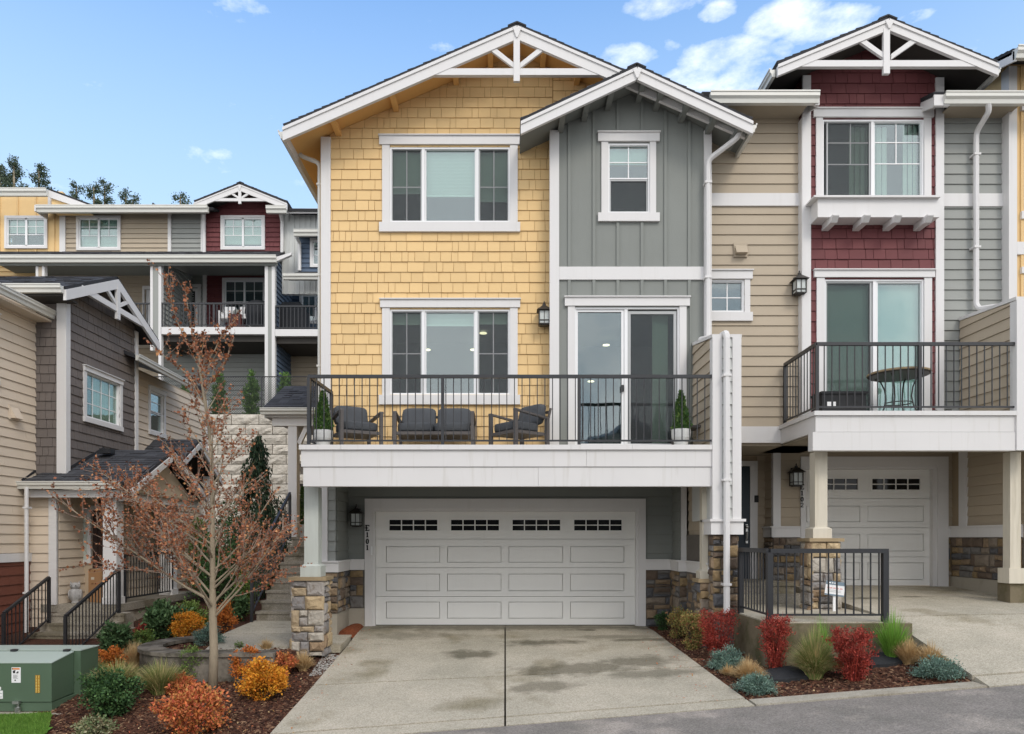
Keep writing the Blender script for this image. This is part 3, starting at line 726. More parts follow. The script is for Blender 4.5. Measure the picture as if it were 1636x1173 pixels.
for a, b in zip(ys, ys[1:]):
    cells += [(dl(a), 0, a, dl(b), 0, b), (0, dr(a), a, 0, dr(b), b)]
slabset('driveway', cells, zdrive, M['aggregate'])
def zdrive2(x, y):                                     # second driveway: nearly level by the garage, steeper by the street
    zt = .50+.02*(x-5.5)
    if y > 10.5: return lerp(zt, .73, (y-10.5)/3.2)
    t = (y-8.2)/2.3; return lerp(zedge(x), zt, t)
def sp2(y): return 5.5 if y > 8.6 else 5.6
cells = []
for a, b in ((8.2, 8.5), (8.5, 10.5), (10.5, 12.1), (12.1, 13.72)):
    cells += [(5.52, 8.2, a, 5.52, 8.2, b), (8.2, 14.0, a, 8.2, 14.0, b)]
slabset('driveway', cells, zdrive2, M['aggregate'])
kb = []
slabset('kerb', [(2.86, 5.52, 8.2, 2.86, 5.52, 8.5), (-12, -8.0, 8.2, -12, -8.0, 8.45)], lambda x, y: zedge(x)+.012, M['kerb'])
# walkway pad left of the driveway, at the foot of the stairs, with its edge facing the planting
slabset('footpath', [(-3.45, -2.66, 11.65, -3.3, -2.66, 12.55), (-4.75, -3.46, 11.35, -4.95, -3.32, 12.6), (-4.95, -3.22, 12.6, -4.85, -3.22, 13.95)], lambda x, y: -.12+.17*max(0, min(1, (y-11.3)/2.5)), M['aggregate'])

def zleft(x, y):
    a = zdrive(-2.65, min(y, 13.5))-.05
    b = -.75+(min(y, 12.2)-9.7)*.2
    if y > 12.2: b += (y-12.2)*.10
    t = max(0, min(1, (-2.65-x)/4.3)); z = a*(1-t)+b*t
    if y > 13.5: z += (y-13.5)*.12*(1-t)*.6
    return z+.035*noise.noise(Vector((x*1.1, y*1.1, 0)))
def planted_terrace(x, y):    # level soil behind the curved wall
    return None
CW = (-4.72, 11.62, .98)      # curved wall centre and radius
def inter(x, y):
    d = math.hypot(x-CW[0], y-CW[1])
    return (d < CW[2]-.04) or (x > CW[0] and x < -3.3 and y > CW[1]-CW[2]+.05 and y < 12.2)
def zl2(x, y):
    z = zleft(x, y)
    if inter(x, y): return max(z, -.13+.03*noise.noise(Vector((x*2, y*2, 3))))
    return z
bed = grid(-12, -2.66, 7.9, 30, zl2, 130, 230, lambda x, y: not (y > 12.5 and x > -3.3) )
o = part('planting_bed', bed, M['mulch'], smooth=True); o['kind'] = 'structure'
def zright(x, y):
    z0 = zdrive(2.75, min(y, 13.5))-.03
    z1 = lerp(zedge(5.5), .42, (y-8.5)/2.2) if y < 10.7 else .42
    t = max(0, min(1, (x-2.75)/2.75))
    if x < 3.6: 
        zz = z0+(0.02+.03*(x-2.75))*1
    z = z0*(1-t**1.5)+z1*t**1.5
    if y > 9.8 and x < 3.6: z = z0+(x-2.75)*.08
    elif y > 9.0: z = lerp(z, z0+(z1-z0)*t*.75, (y-9)/.8)
    return z+.02*noise.noise(Vector((x*1.3, y*1.3, 5)))
bed = grid(2.66, 5.53, 8.46, 13.6, zright, 60, 100, lambda x, y: x > dr(y) and not (y > 9.85 and x > 3.62))
o = part('planting_bed', bed, M['mulch'], smooth=True); o['kind'] = 'structure'
def chips(seed, n, areaf, zf, name='mulch_chips'):
    rnd = random.Random(seed); mb = MB(); k = 0
    while k < n:
        p = areaf(rnd)
        if p is None: continue
        x, y = p; z = zf(x, y)+.004; l = rnd.uniform(.012, .045); wd = rnd.uniform(.006, .014); a = rnd.uniform(0, 6.28); tl = rnd.uniform(-.45, .45)
        dx, dy = math.cos(a)*l, math.sin(a)*l; ex, ey = -math.sin(a)*wd, math.cos(a)*wd; dz = l*tl; h = rnd.uniform(.003, .012)
        mb.add([(x-dx-ex, y-dy-ey, z-dz*.5), (x+dx-ex, y+dy-ey, z+dz), (x+dx+ex, y+dy+ey, z+dz), (x-dx+ex, y-dy+ey, z-dz*.5), (x, y, z+h+abs(dz))], [(0, 1, 4), (1, 2, 4), (2, 3, 4), (3, 0, 4)]); k += 1
    M.setdefault('chips', mat('bark_chips', (.035, .014, .009), .95, .3, 20, col2=[(.075, .03, .017), (.12, .052, .028), (.05, .02, .012), (.20, .12, .07)], island=.35))
    o = part(name, mb, M['chips']); o['kind'] = 'stuff'; return o
def aL(r):
    x = r.uniform(-6.4, -2.68); y = r.uniform(7.95, 12.0)
    return (x, y)
def aR(r):
    x = r.uniform(2.7, 5.5); y = r.uniform(8.5, 13.4)
    return (x, y) if x > dr(y)+.01 and not (y > 9.85 and x > 3.55) else None
chips(1, 15000, aL, zl2); chips(2, 9000, aR, zright)

# ================================================================== townhouse with yellow shingles (unit on the left)
A = thing('townhouse', 'yellow shingled townhouse with grey board bay, wide white garage door and balcony', 'house', (0, 12.58, 0))
W, G = 12.58, 13.5; FW, FG = front(W), front(G); FB = 12.30; FFB = front(FB)
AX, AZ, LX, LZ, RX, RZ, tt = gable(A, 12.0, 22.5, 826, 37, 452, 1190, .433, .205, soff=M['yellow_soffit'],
    truss=(680, 975, 110, 120.5, 820.5, 830.5, 131, 41, 77, 109, 0), lookouts=(-3.1, -2.1, -1.05, -.45, 1.05, .45))
zr = lambda x: AZ-.433*abs(x-AX)-tt-.055
x0, x1 = U(512, W), U(884, W); zb = 3.06
win1 = RC(W, 623, 236, 815, 356); win2 = RC(W, 623, 495, 815, 631)
reg = [(x0, zb), (x1, zb), (x1, zr(x1)), (AX, zr(AX)), (x0, zr(x0))]
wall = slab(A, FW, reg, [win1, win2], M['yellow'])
clad(wall, FW, [(U(528, W), zb), (U(882, W), zb), (U(882, W), zr(U(882, W))), (AX, zr(AX)), (U(528, W), zr(U(528, W)))], [win1, win2], 'shake', M['yellow'], .1795, 11)
# right part of the yellow gable seen over the bay's roof
reg2 = [(x1, 8.2), (3.4, 8.2), (3.4, zr(3.4)), (x1, zr(x1))]
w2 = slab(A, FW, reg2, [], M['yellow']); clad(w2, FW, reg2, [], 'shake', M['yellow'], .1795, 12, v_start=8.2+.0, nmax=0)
board(A, FW, (U(515.5, W), 3.0, U(529, W), zr(U(515, W))+.0), M['white'], -.02, .05, 'corner_board')
board(A, sideL(U(515.5, W)), (W-.049, 3.0, W+.12, zr(U(515, W))), M['white'], -.01, .02, 'corner_board')
def tri(W, y0, y1, xs, vs_, fr, bl, blc, blr):
    L_, m1, m2, R2 = xs
    a = dict(r=RC(W, L_, y0, m1, y1), screen=True, us=(U((L_+m1)/2+.0, W),), vs=vs_, blind=bl)
    b = dict(r=RC(W, m1+5, y0, m2, y1), blind=blc, mw=.055)
    c = dict(r=RC(W, m2+4.5, y0, R2, y1), screen=True, us=(U((m2+4.5+R2)/2, W),), vs=vs_, blind=blr, mw=.05)
    return [a, b, c]
window(A, FW, win1, tri(W, 237.5, 355, (625, 674, 760.5, 813), (V(298, W),), 0, V(303, W), V(308, W), V(316, W)),
       head=[RC(W, 606.5, 219.5, 831, 233)], sides=[RC(W, 611, 233.2, 623.2, 356.8), RC(W, 814.8, 233.2, 827, 356.8)], sill=[RC(W, 606.5, 357, 831, 372)])
wn = window(A, FW, win2, tri(W, 497, 630, (625, 674, 759, 813), (V(564.5, W),), 0, V(514, W), V(516, W), V(513, W)), roomd=2.6,
       head=[RC(W, 608, 480, 831, 492.5)], sides=[RC(W, 611, 492.7, 623.2, 631.8), RC(W, 814.8, 492.7, 827, 631.8)], sill=[RC(W, 606, 632, 831, 647)])
for (px, py, yy) in ((772, 533, 14.3), (682, 559.5, 14.9), (757, 559.5, 14.9)):
    mb = MB(); mb.lathe([(.075, 0), (.075, .012)], (U(px, yy), yy, min(V(py, yy), V(495, W)+.105)), 14); part('downlight', mb, M['lamp_on'], wn)
lantern(A, U(868.5, W), W-.03, V(512, W), 1.0)
# grey bay
bx0, bx1 = U(880, FB), U(1136, FB)
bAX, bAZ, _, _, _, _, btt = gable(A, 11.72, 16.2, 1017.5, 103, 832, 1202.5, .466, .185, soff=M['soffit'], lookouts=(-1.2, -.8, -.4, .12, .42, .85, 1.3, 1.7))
zb2 = lambda x: bAZ-.466*abs(x-bAX)-btt-.055
ws = RC(FB, 971, 230, 1038, 341.5); wd = RC(FB, 918, 491.5, 1085, 712)
reg = [(bx0, zb), (bx1, zb), (bx1, zb2(bx1)), (bAX, zb2(bAX)), (bx0, zb2(bx0))]
bay = slab(A, FFB, reg, [ws, wd], M['grey'], name='bay_wall')
mb = MB(); mb.box(bx0, bx0+.1, FB+.12, W, zb, zb2(bx0)); mb.box(bx1-.1, bx1, FB+.12, W+.1, zb, zb2(bx1)); part('bay_side', mb, M['grey'], A)
def panels(parent, F, v0, v1f, us, ma, holes):
    for i, (a, b) in enumerate(zip(us, us[1:])):
        top = v1f
        p = [(a+.003, v0), (b-.003, v0), (b-.003, 20), (a+.003, 20)]
        p = convclip(p, top)
        if len(p) < 3: continue
        ps = [p]
        for h in holes: ps = minus(ps, h)
        for g in groups(ps):
            mb = MB()
            for q in g: mb.prism(F, q, 0, .008)
            part('siding_panel', mb, ma, parent)
def battens(parent, F, v0, reg, xs, ma, holes, wd=.05):
    for x in xs:
        p = convclip([(x-wd/2, v0), (x+wd/2, v0), (x+wd/2, 20), (x-wd/2, 20)], reg)
        if len(p) < 3: continue
        ps = [p]
        for h in holes: ps = minus(ps, h)
        for g in groups(ps):
            mb = MB()
            for q in g: mb.prism(F, q, .008, .033)
            part('batten', mb, ma, parent)
bt = [U(k, FB) for k in (909.3, 948.6, 986.8, 1025.3, 1062.8, 1100.6)]
xl, xr = U(893, FB), U(1124, FB)
trimw = RC(FB, 955, 214.7, 1053, 355.5); trimd = RC(FB, 902, 476.6, 1101, 712)
up_ = [(xl, V(427, FB)), (xr, V(427, FB)), (xr, zb2(xr)), (bAX, zb2(bAX)), (xl, zb2(xl))]
lo_ = [(xl, zb), (xr, zb), (xr, V(448, FB)), (xl, V(448, FB))]
joint = V(214, FB)
for r_, v0 in ((up_, V(427, FB)), (lo_, zb)):
    panels(bay, FFB, v0, r_, [xl, U(986.8, FB), U(1062.8, FB), xr] if r_ is up_ else [xl, U(948.6, FB), U(1062.8, FB), xr], M['grey'], [ws, wd])
    battens(bay, FFB, v0, r_, bt, M['grey'], [trimw, trimd])
mb = MB(); mb.rect(FFB, xl, joint-.006, xr, joint+.006, .004, .011); part('panel_joint', mb, M['grey'], bay)
board(A, FFB, (bx0, zb, xl, zb2(bx0)), M['white'], 0, .045, 'corner_board')
board(A, FFB, (xr, zb, bx1, zb2(bx1)), M['white'], 0, .045, 'corner_board')
board(A, sideL(bx0), (FB-.044, zb, FB+.1, zb2(bx0)), M['white'], -.01, .02, 'corner_board')
board(A, FFB, (xl+.002, V(448, FB), xr-.002, V(427.5, FB)), M['white'], 0, .04, 'band_board')
window(A, FFB, ws, [dict(r=RC(FB, 972, 284, 1037, 232), us=(U(1004.5, FB),), vs=(V(258, FB),), blind=V(255, FB)), dict(r=RC(FB, 973.5, 341, 1035.5, 286), screen=True, mull=False)] if False else
       [dict(r=(U(972, FB), V(286, FB), U(1037, FB), V(231.5, FB)), us=(U(1004.5, FB),), vs=(V(258.5, FB),), blind=V(256, FB)), dict(r=(U(974, FB), V(340, FB), U(1035, FB), V(287, FB)), screen=True, mull=False)],
       head=[RC(FB, 955, 214.7, 1053, 228)], sides=[RC(FB, 960.5, 228.2, 971.2, 341.8), RC(FB, 1037.8, 228.2, 1047.5, 341.8)], sill=[RC(FB, 955, 342, 1053, 355.5)])
wn = window(A, FFB, wd, [dict(r=(U(919, FB), 3.10, U(997, FB), V(494, FB)), sw=.045), dict(r=(U(1003, FB), 3.10, U(1081, FB), V(497, FB)), screen=True, sw=.05, mw=.06)],
       head=[RC(FB, 902, 476.6, 1101, 490)], sides=[(U(907, FB), 3.09, U(918.2, FB), V(490.2, FB)), (U(1084.8, FB), 3.09, U(1096, FB), V(490.2, FB))], roomd=3.0, name='sliding_door')
for (px, py, yy) in ((968.5, 552, 14.6), (944, 610, 15.1)):
    mb = MB(); mb.lathe([(.07, 0), (.07, .012)], (U(px, yy), yy, min(V(py, yy), 5.6)), 14); part('downlight', mb, M['lamp_on'], wn)
mb = MB(); mb.rect(FFB, U(992, FB), V(626, FB), U(996, FB), V(616, FB), 0, .05); part('door_handle', mb, M['metal'], wn)
mb = MB(); xx = U(1051, FB); mb.box(U(1045, FB), U(1070, FB), 12.45, 12.47, 3.12, V(500, FB)); part('curtain', mb, M['curtain'], wn)
# downspouts of the yellow unit
downspout(A, [(U(1184, 11.9), 11.9, V(196, 11.9)), (U(1181, 11.9), 11.9, V(218, 11.9)), (U(1131, 12.16), 12.16, V(256, 12.16)), (U(1131, 12.16), 12.16, V(541, 12.16)), ], .045)
downspout(A, [(U(470.5, 12.45), 12.75, V(222, 12.45)), (U(471.5, 12.45), 12.75, V(234, 12.45)), (U(511, 12.7), 12.7, V(256, 12.6)), (U(511, 12.7), 12.7, 1.2)], .038, M['gutter'])
gutter(A, (LX-.005, 22, LZ-.07), (LX-.005, 12.06, LZ-.07), (-1, 0, 0), w=.09)
mb = MB(); mb.box(LX, LX+.04, 12.05, 22.3, LZ-.26, LZ-.06); part('fascia', mb, M['white'], A)
gutter(A, (U(1202.5, 11.72)-.01, 11.76, V(189, 11.72)-.07), (U(1202.5, 11.72)-.01, 13.5, V(189, 11.72)-.07), (1, 0, 0), w=.09)
# left side wall
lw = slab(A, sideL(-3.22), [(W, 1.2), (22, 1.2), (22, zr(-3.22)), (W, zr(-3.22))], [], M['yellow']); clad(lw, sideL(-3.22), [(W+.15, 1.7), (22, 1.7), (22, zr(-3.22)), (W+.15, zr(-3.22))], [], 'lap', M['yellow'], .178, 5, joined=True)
# ---- lower storey, garage
gx0, gx1 = -2.958, 3.146
door = RC(G, 598, 816, 1017, 1000); door = (door[0], 0.0, door[2], door[3])
gw = slab(A, FG, [(gx0-.0, .0), (gx1, 0.0), (gx1, 2.95), (gx0, 2.95)], [door], M['grey2'], name='garage_wall')
lreg = [(gx0, 1.24), (gx1, 1.24), (gx1, 2.95), (gx0, 2.95)]; dh = RC(G, 583.5, 796.5, 1031, 1002)
clad(gw, FG, lreg, [dh], 'lap', M['grey'], .178, 21, v_start=1.24-.06, maxlen=9)
# left pier: front face and return
pf = slab(A, FW, [(-3.22, -.15), (gx0, -.15), (gx0, 2.95), (-3.22, 2.95)], [], M['grey2'], t=.1, name='pier_wall')
clad(pf, FW, [(U(524, W), 1.24), (gx0, 1.24), (gx0, 2.9), (U(524, W), 2.9)], [], 'lap', M['grey2'], .178, 22)
board(A, FW, (-3.22, 1.24, U(524, W), 2.9), M['white'], .002, .045, 'corner_board')
pr = slab(A, sideR(gx0), [(W, -.1), (G, -.1), (G, 2.95), (W, 2.95)], [], M['grey2'], t=.1, name='pier_wall')
clad(pr, sideR(gx0), [(W+.02, 1.24), (G-.0, 1.24), (G-.0, 2.9), (W+.02, 2.9)], [], 'lap', M['grey'], .178, 23)
rr = slab(A, sideL(gx1), [(12.88, -.1), (G, -.1), (G, 2.95), (12.88, 2.95)], [], M['grey2'], t=.1, name='pier_wall')
clad(rr, sideL(gx1), [(12.9, 1.24), (G, 1.24), (G, 2.9), (12.9, 2.9)], [], 'lap', M['grey'], .178, 24)
board(A, front(12.88), (gx1, 1.24, 3.29, 2.9), M['white'], -.03, .02, 'corner_board')
mb = MB(); mb.box(gx1+.1, 3.29, 12.86, 13.6, 0, 2.95); part('pier_wall', mb, M['beige'], A)
lwall = slab(A, sideL(3.29), [(11.42, .0), (12.86, .0), (12.86, 2.95), (11.42, 2.95)], [], M['beige'], t=.1, name='wing_wall')
clad(lwall, sideL(3.29), [(11.42, 1.24), (12.86, 1.24), (12.86, 2.95), (11.42, 2.95)], [], 'lap', M['beige'], .178, 25)
# water table boards
def wt(F, u0, u1, v0=1.05, v1=1.22): board(A, F, (u0, v0, u1, v1), M['white'], 0, .06, 'water_table'); board(A, F, (u0-.005, v1, u1+.005, v1+.03), M['white'], 0, .085, 'water_table_cap')
wt(FW, -3.24, gx0+.06); wt(sideR(gx0), W+.0, G-.06); wt(FG, gx0+.06, U(583, G)); wt(FG, U(1031, G), gx1-.06); wt(sideL(gx1), 12.86, G-.06); wt(front(12.88), gx1-.06, 3.29-.06); wt(sideL(3.29), 11.44, 12.84)
# stone veneer
def veneer(root, F, u0, u1, v0, v1, seed, ma, t=.02):
    w_ = MB(); w_.rect(F, u0, v0, u1, v1, -.02, t); o = part('stone_veneer', w_, M['mortar'], root)
    stones(o, F2(F, t), [(u0, v0), (u1, v0), (u1, v1), (u0, v1)], seed, ma)
def F2(F, d): return Fr(F.o+F.n*d, F.u, F.n)
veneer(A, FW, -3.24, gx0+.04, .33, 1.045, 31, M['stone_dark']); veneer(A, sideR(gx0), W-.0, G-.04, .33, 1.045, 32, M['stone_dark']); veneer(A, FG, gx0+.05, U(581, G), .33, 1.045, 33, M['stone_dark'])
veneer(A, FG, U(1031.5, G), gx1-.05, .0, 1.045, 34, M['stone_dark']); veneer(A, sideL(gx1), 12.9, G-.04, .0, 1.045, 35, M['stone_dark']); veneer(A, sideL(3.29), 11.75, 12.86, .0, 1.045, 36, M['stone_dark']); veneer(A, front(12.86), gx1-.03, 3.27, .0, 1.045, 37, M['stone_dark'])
mb = MB(); mb.box(-3.24, gx0+.03, W-.03, W+.05, -.2, .33); mb.box(gx0-.02, gx0+.03, W+.05, G, -.2, .33); mb.box(gx0+.03, U(583, G), G-.03, G+.05, -.1, .33); part('footing', mb, M['footing'], A)
# garage trim and door
gt = MB(); gt.rect(FG, U(583.5, G), -.02, U(595, G), V(797, G), 0, .05); gt.rect(FG, U(1019.5, G), -.02, U(1031, G), V(797, G), 0, .05); gt.rect(FG, U(595, G), V(813, G), U(1019.5, G), V(797, G), 0, .048)
gf = part('garage_frame', gt, M['white'], A)
mb = MB(); mb.rect(FG, U(595, G), -.02, U(599.5, G), V(813, G), -.087, .02); mb.rect(FG, U(1015.5, G), -.02, U(1019.5, G), V(813, G), -.087, .02); mb.rect(FG, U(599.5, G), V(817.5, G), U(1015.5, G), V(813, G), -.087, .021); part('door_stop', mb, M['white'], gf)
mb = MB(); mb.box(gx0, gx1, G+.02, G+.04, -.12, .0); part('sill_slab', mb, M['footing'], gf)
def garage(root, Y, X0, X1, Zs, cols, wins, glass_rows, rec, name='garage_door', flare=None):
    """sectional door: Zs section joints from the top down; cols: panel columns (x0,x1); wins: window columns"""
    F = front(Y+.10); X0 -= .03; X1 += .03; mb = MB(); mb.rect(F, X0, Zs[-1], X1, Zs[0], -.08, -.034); d = part(name, mb, M['door_white'], root)
    for i, (zt, zb_) in enumerate(zip(Zs, Zs[1:])):
        reg = [[(X0, zb_+.004), (X1, zb_+.004), (X1, zt-.004), (X0, zt-.004)]]
        hs = wins if i == 0 else [(a, rec[i][0], b, rec[i][1]) for a, b in cols]
        for h in hs: reg = minus(reg, h)
        mb = MB()
        for q in reg: mb.prism(F, q, -.034, .012)
        for h in hs:
            if i > 0:
                a, b_, c, e = h; k = .0115; mb.rect(F, a+k, b_+k, c-k, e-k, -.034, .008)
        part('door_section', mb, M['door_white'], d)
    for (a, b_, c, e) in wins:
        mb = MB(); mb.ring(F, a-.04, b_-.04, c+.04, e+.04, .04, .0125, .024); part('window_frame', mb, M['door_white'], d)
        mb = MB(); mb.rect(F, a-.01, b_-.01, c+.01, e+.01, -.011, -.004); part('door_window', mb, M['dark_glass'], d)
        mb = MB()
        for k in (1, 2, 3): x = a+(c-a)*k/4; mb.rect(F, x-.009, b_, x+.009, e, -.004, .014)
        z = (b_+e)/2; mb.rect(F, a, z-.009, c, z+.009, -.004, .0142); part('muntin', mb, M['door_white'], d)
    return d
dg = bpy.data.materials.new('dark_glass'); dg.use_nodes = True; b = dg.node_tree.nodes['Principled BSDF']; b.inputs['Base Color'].default_value = (.012, .012, .012, 1); b.inputs['Roughness'].default_value = .05; b.inputs['Specular IOR Level'].default_value = .22; M['dark_glass'] = dg
Zs = [V(817.5, G+.1), V(861.5, G), V(907.5, G), V(953.5, G), .006]
Yd = G+.1
wins = [(U(a, G), V(847.5, G), U(b, G), V(830.5, G)) for a, b in ((621, 698), (720, 797), (819, 895.5), (918, 994.5))]
cols = [(U(a, G), U(b, G)) for a, b in ((615.5, 702.5), (714, 801), (812.5, 900), (911.5, 998.5))]
rec = {1: (V(899, G), V(873, G)), 2: (V(945, G), V(917, G)), 3: (V(989, G), V(962, G))}
garage(A, G, U(599.5, G), U(1015.5, G), Zs, cols, wins, 2, rec)
lantern(A, U(572, G), G-.02, V(830, G), 1.0)
mb = MB(); mb.rect(FG, U(593.5, G), V(887, G), U(596, G), V(873, G), .05, .075); part('keypad', mb, M['vinyl'], A)
# house numbers, one character under the other
def glyph(mb, F, ch, u, v, h, w_, n0, n1):
    s = h*.17; P = lambda a, b: (u+a*w_, v+b*h)
    def bar(a, b, c, d, t=s):
        (x0, y0), (x1, y1) = P(a, b), P(c, d); dx, dy = x1-x0, y1-y0; L_ = math.hypot(dx, dy); nx, ny = -dy/L_*t/2, dx/L_*t/2
        mb.prism(F, [(x0-nx, y0-ny), (x1-nx, y1-ny), (x1+nx, y1+ny), (x0+nx, y0+ny)], n0, n1)
    if ch == 'E':
        bar(-.25, 0, -.25, 1, s*1.2); 
        for q in (.06, .5, .94): bar(-.5, q, .45 if q != .5 else .2, q, s*.8)
        bar(.42, .0, .42, .25, s*.5); bar(.42, .75, .42, 1, s*.5)
    elif ch == '1': bar(0, 0, 0, 1, s*1.3); bar(-.35, .05, .35, .05, s*.7); bar(-.3, .8, 0, .95, s*.8)
    elif ch == '0':
        k = 14
        for i in range(k):
            a, b = 2*math.pi*i/k, 2*math.pi*(i+1)/k; bar(.33*math.cos(a), .5+.44*math.sin(a), .33*math.cos(b), .5+.44*math.sin(b), s*(.6+.7*abs(math.cos(a))))
    else:
        pts = {'2': [(-.33, .7), (-.25, .88), (0, .97), (.28, .88), (.33, .7), (.1, .42), (-.38, .08), (.4, .08)], '3': [(-.3, .85), (0, .96), (.3, .78), (0, .54), (.33, .28), (0, .04), (-.33, .16)],
               '4': [(.15, 0), (.15, 1), (-.4, .3), (.4, .3)], '5': [(.35, .95), (-.25, .95), (-.3, .58), (.1, .62), (.35, .35), (.1, .05), (-.33, .1)],
               '6': [(.25, .9), (-.1, .8), (-.32, .35), (-.1, .05), (.28, .1), (.32, .4), (0, .56), (-.28, .4)], '8': [(0, .54), (-.28, .75), (0, .97), (.28, .75), (0, .54), (-.33, .27), (0, .03), (.33, .27), (0, .54)]}[ch]
        for a, b in zip(pts, pts[1:]): bar(a[0], a[1], b[0], b[1], s*.9)
for i, (ch, y0, y1) in enumerate((('E', 848.5, 839), ('1', 858.5, 850.5), ('0', 869.5, 860.5), ('1', 879, 871))):
    mb = MB(); glyph(mb, FG, ch, U(587.8, G), V(y0, G), V(y1, G)-V(y0, G), .078 if ch == 'E' else .06, .051, .062); part('house_number', mb, M['ink'], A)
# ---- balcony
D = 11.13; FD = front(D); dk = MB(); dxl, dxr = U(481, D), 3.22
dk.box(dxl+.05, dxr, D+.06, 12.70, 2.80, 3.055); deck = part('balcony', dk, M['soffit'], A)
def dboard(px0, px1, y0, y1, n0, n1, ma=M['white_worn'], nm='fascia_board'):
    cuts = {'deck_edge': (545, 700, 912, 1010), 'fascia_board': (937,), 'deck_beam': (860,)}[nm]; xs = [px0]+[c for c in cuts if px0 < c < px1]+[px1]
    for k, (a, b) in enumerate(zip(xs, xs[1:])):
        mb = MB(); mb.rect(FD, U(a, D)+(.0015 if k else 0), V(y1, D), U(b, D)-.0015, V(y0, D)+.0008*(k % 2), n0, n1+.0012*(k % 2)); part(nm, mb, ma, deck)
dboard(478.5, 1137, 711, 718.7, -.16, .035, nm='deck_edge'); dboard(481, 1139.8, 718.9, 745.6, -.06, 0); dboard(484, 1139.8, 746.6, 777, -.16, -.015, nm='deck_beam')
mb = MB(); mb.box(dxl, dxl+.05, D+.06, 12.55, V(745.6, D), V(718.9, D)); mb.box(dxl-.03, dxl+.1, D+.16, 12.55, V(718.7, D), V(711, D)); part('fascia_board', mb, M['white_worn'], deck)
mb = MB()
for i in range(8):
    x = dxl+.1+i*.0
planks = []
yy = D+.17; zt = V(711, D)
while yy < 12.25:
    mb = MB(); mb.box(dxl+.12, dxr-.02, yy, min(yy+.136, 12.29), 3.057, zt-.008); part('deck_board', mb, M['post_tan'], deck); yy += .142
mb = MB(); mb.box(gx0, dxr, 11.3, G, 2.74, 2.78); part('balcony_ceiling', mb, M['soffit'], A)
rail(A, [(U(530, 12.42), 12.42, zt), (U(492.5, D), D+.03, zt), (3.215, D+.03, zt)], V(601, D)-zt, .07, .117, posts=[(U(492.5, D), D+.03, zt), (U(707, D), D+.03, zt), (U(925.5, D), D+.03, zt), (U(530, 12.42), 12.42, zt)], tops=.05)
# posts and piers that carry the balcony
def postpier(root, x0, x1, y, zt, zb_, blk, ma, pier=None, seed=1, sm=None):
    w_ = x1-x0; mb = MB(); mb.box(x0, x1, y, y+w_, zb_, zt); o = part('post', mb, ma, root)
    mb = MB(); mb.box(x0-blk[0], x1+blk[0], y-blk[0], y+w_+blk[0], zb_, zb_+blk[1]-.03); e = blk[0]
    mb.add([(x0-e, y-e, zb_+blk[1]-.03), (x1+e, y-e, zb_+blk[1]-.03), (x1+e, y+w_+e, zb_+blk[1]-.03), (x0-e, y+w_+e, zb_+blk[1]-.03), (x0-.004, y-.004, zb_+blk[1]), (x1+.004, y-.004, zb_+blk[1]), (x1+.004, y+w_+.004, zb_+blk[1]), (x0-.004, y+w_+.004, zb_+blk[1])], [(4,5,6,7),(0,1,5,4),(1,2,6,5),(2,3,7,6),(3,0,4,7)])
    part('post_base', mb, ma, o)
    if pier:
        px0, px1, py0, py1, pz0, pz1 = pier; e = .05
        mb = MB(); mb.box(px0+e, px1-e, py0+e, py1-e, pz0, pz1); c = part('stone_pier', mb, M['mortar'], root)
        for F, a, b in ((front(py0+e), px0+e, px1-e), (sideL(px0+e), py0+e, py1-e), (sideR(px1-e), py0+e, py1-e)):
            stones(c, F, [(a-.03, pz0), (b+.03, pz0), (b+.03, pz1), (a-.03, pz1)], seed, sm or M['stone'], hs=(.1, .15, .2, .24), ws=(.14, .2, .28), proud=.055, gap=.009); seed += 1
        mb = MB(); mb.box(px0-.015, px1+.015, py0-.015, py1+.015, pz1, pz1+.055); part('pier_cap', mb, M['stone_cap'], c)
Y = 11.35
postpier(A, U(486, 11.5), U(508.5, 11.5), 11.5, 2.46, V(921.5, 11.5), (.05, .2), M['post_grey'], (U(462.5, Y), U(520, Y), Y, Y+.46, -.22, V(928, Y)), 40)
postpier(A, U(1122, 11.5), U(1138, 11.5), 11.5, 2.46, V(930, 11.5), (.045, .2), M['post_tan'], (U(1117, Y), U(1147, Y), Y, Y+.34, -.1, V(931, Y)), 50, M['stone_dark'])
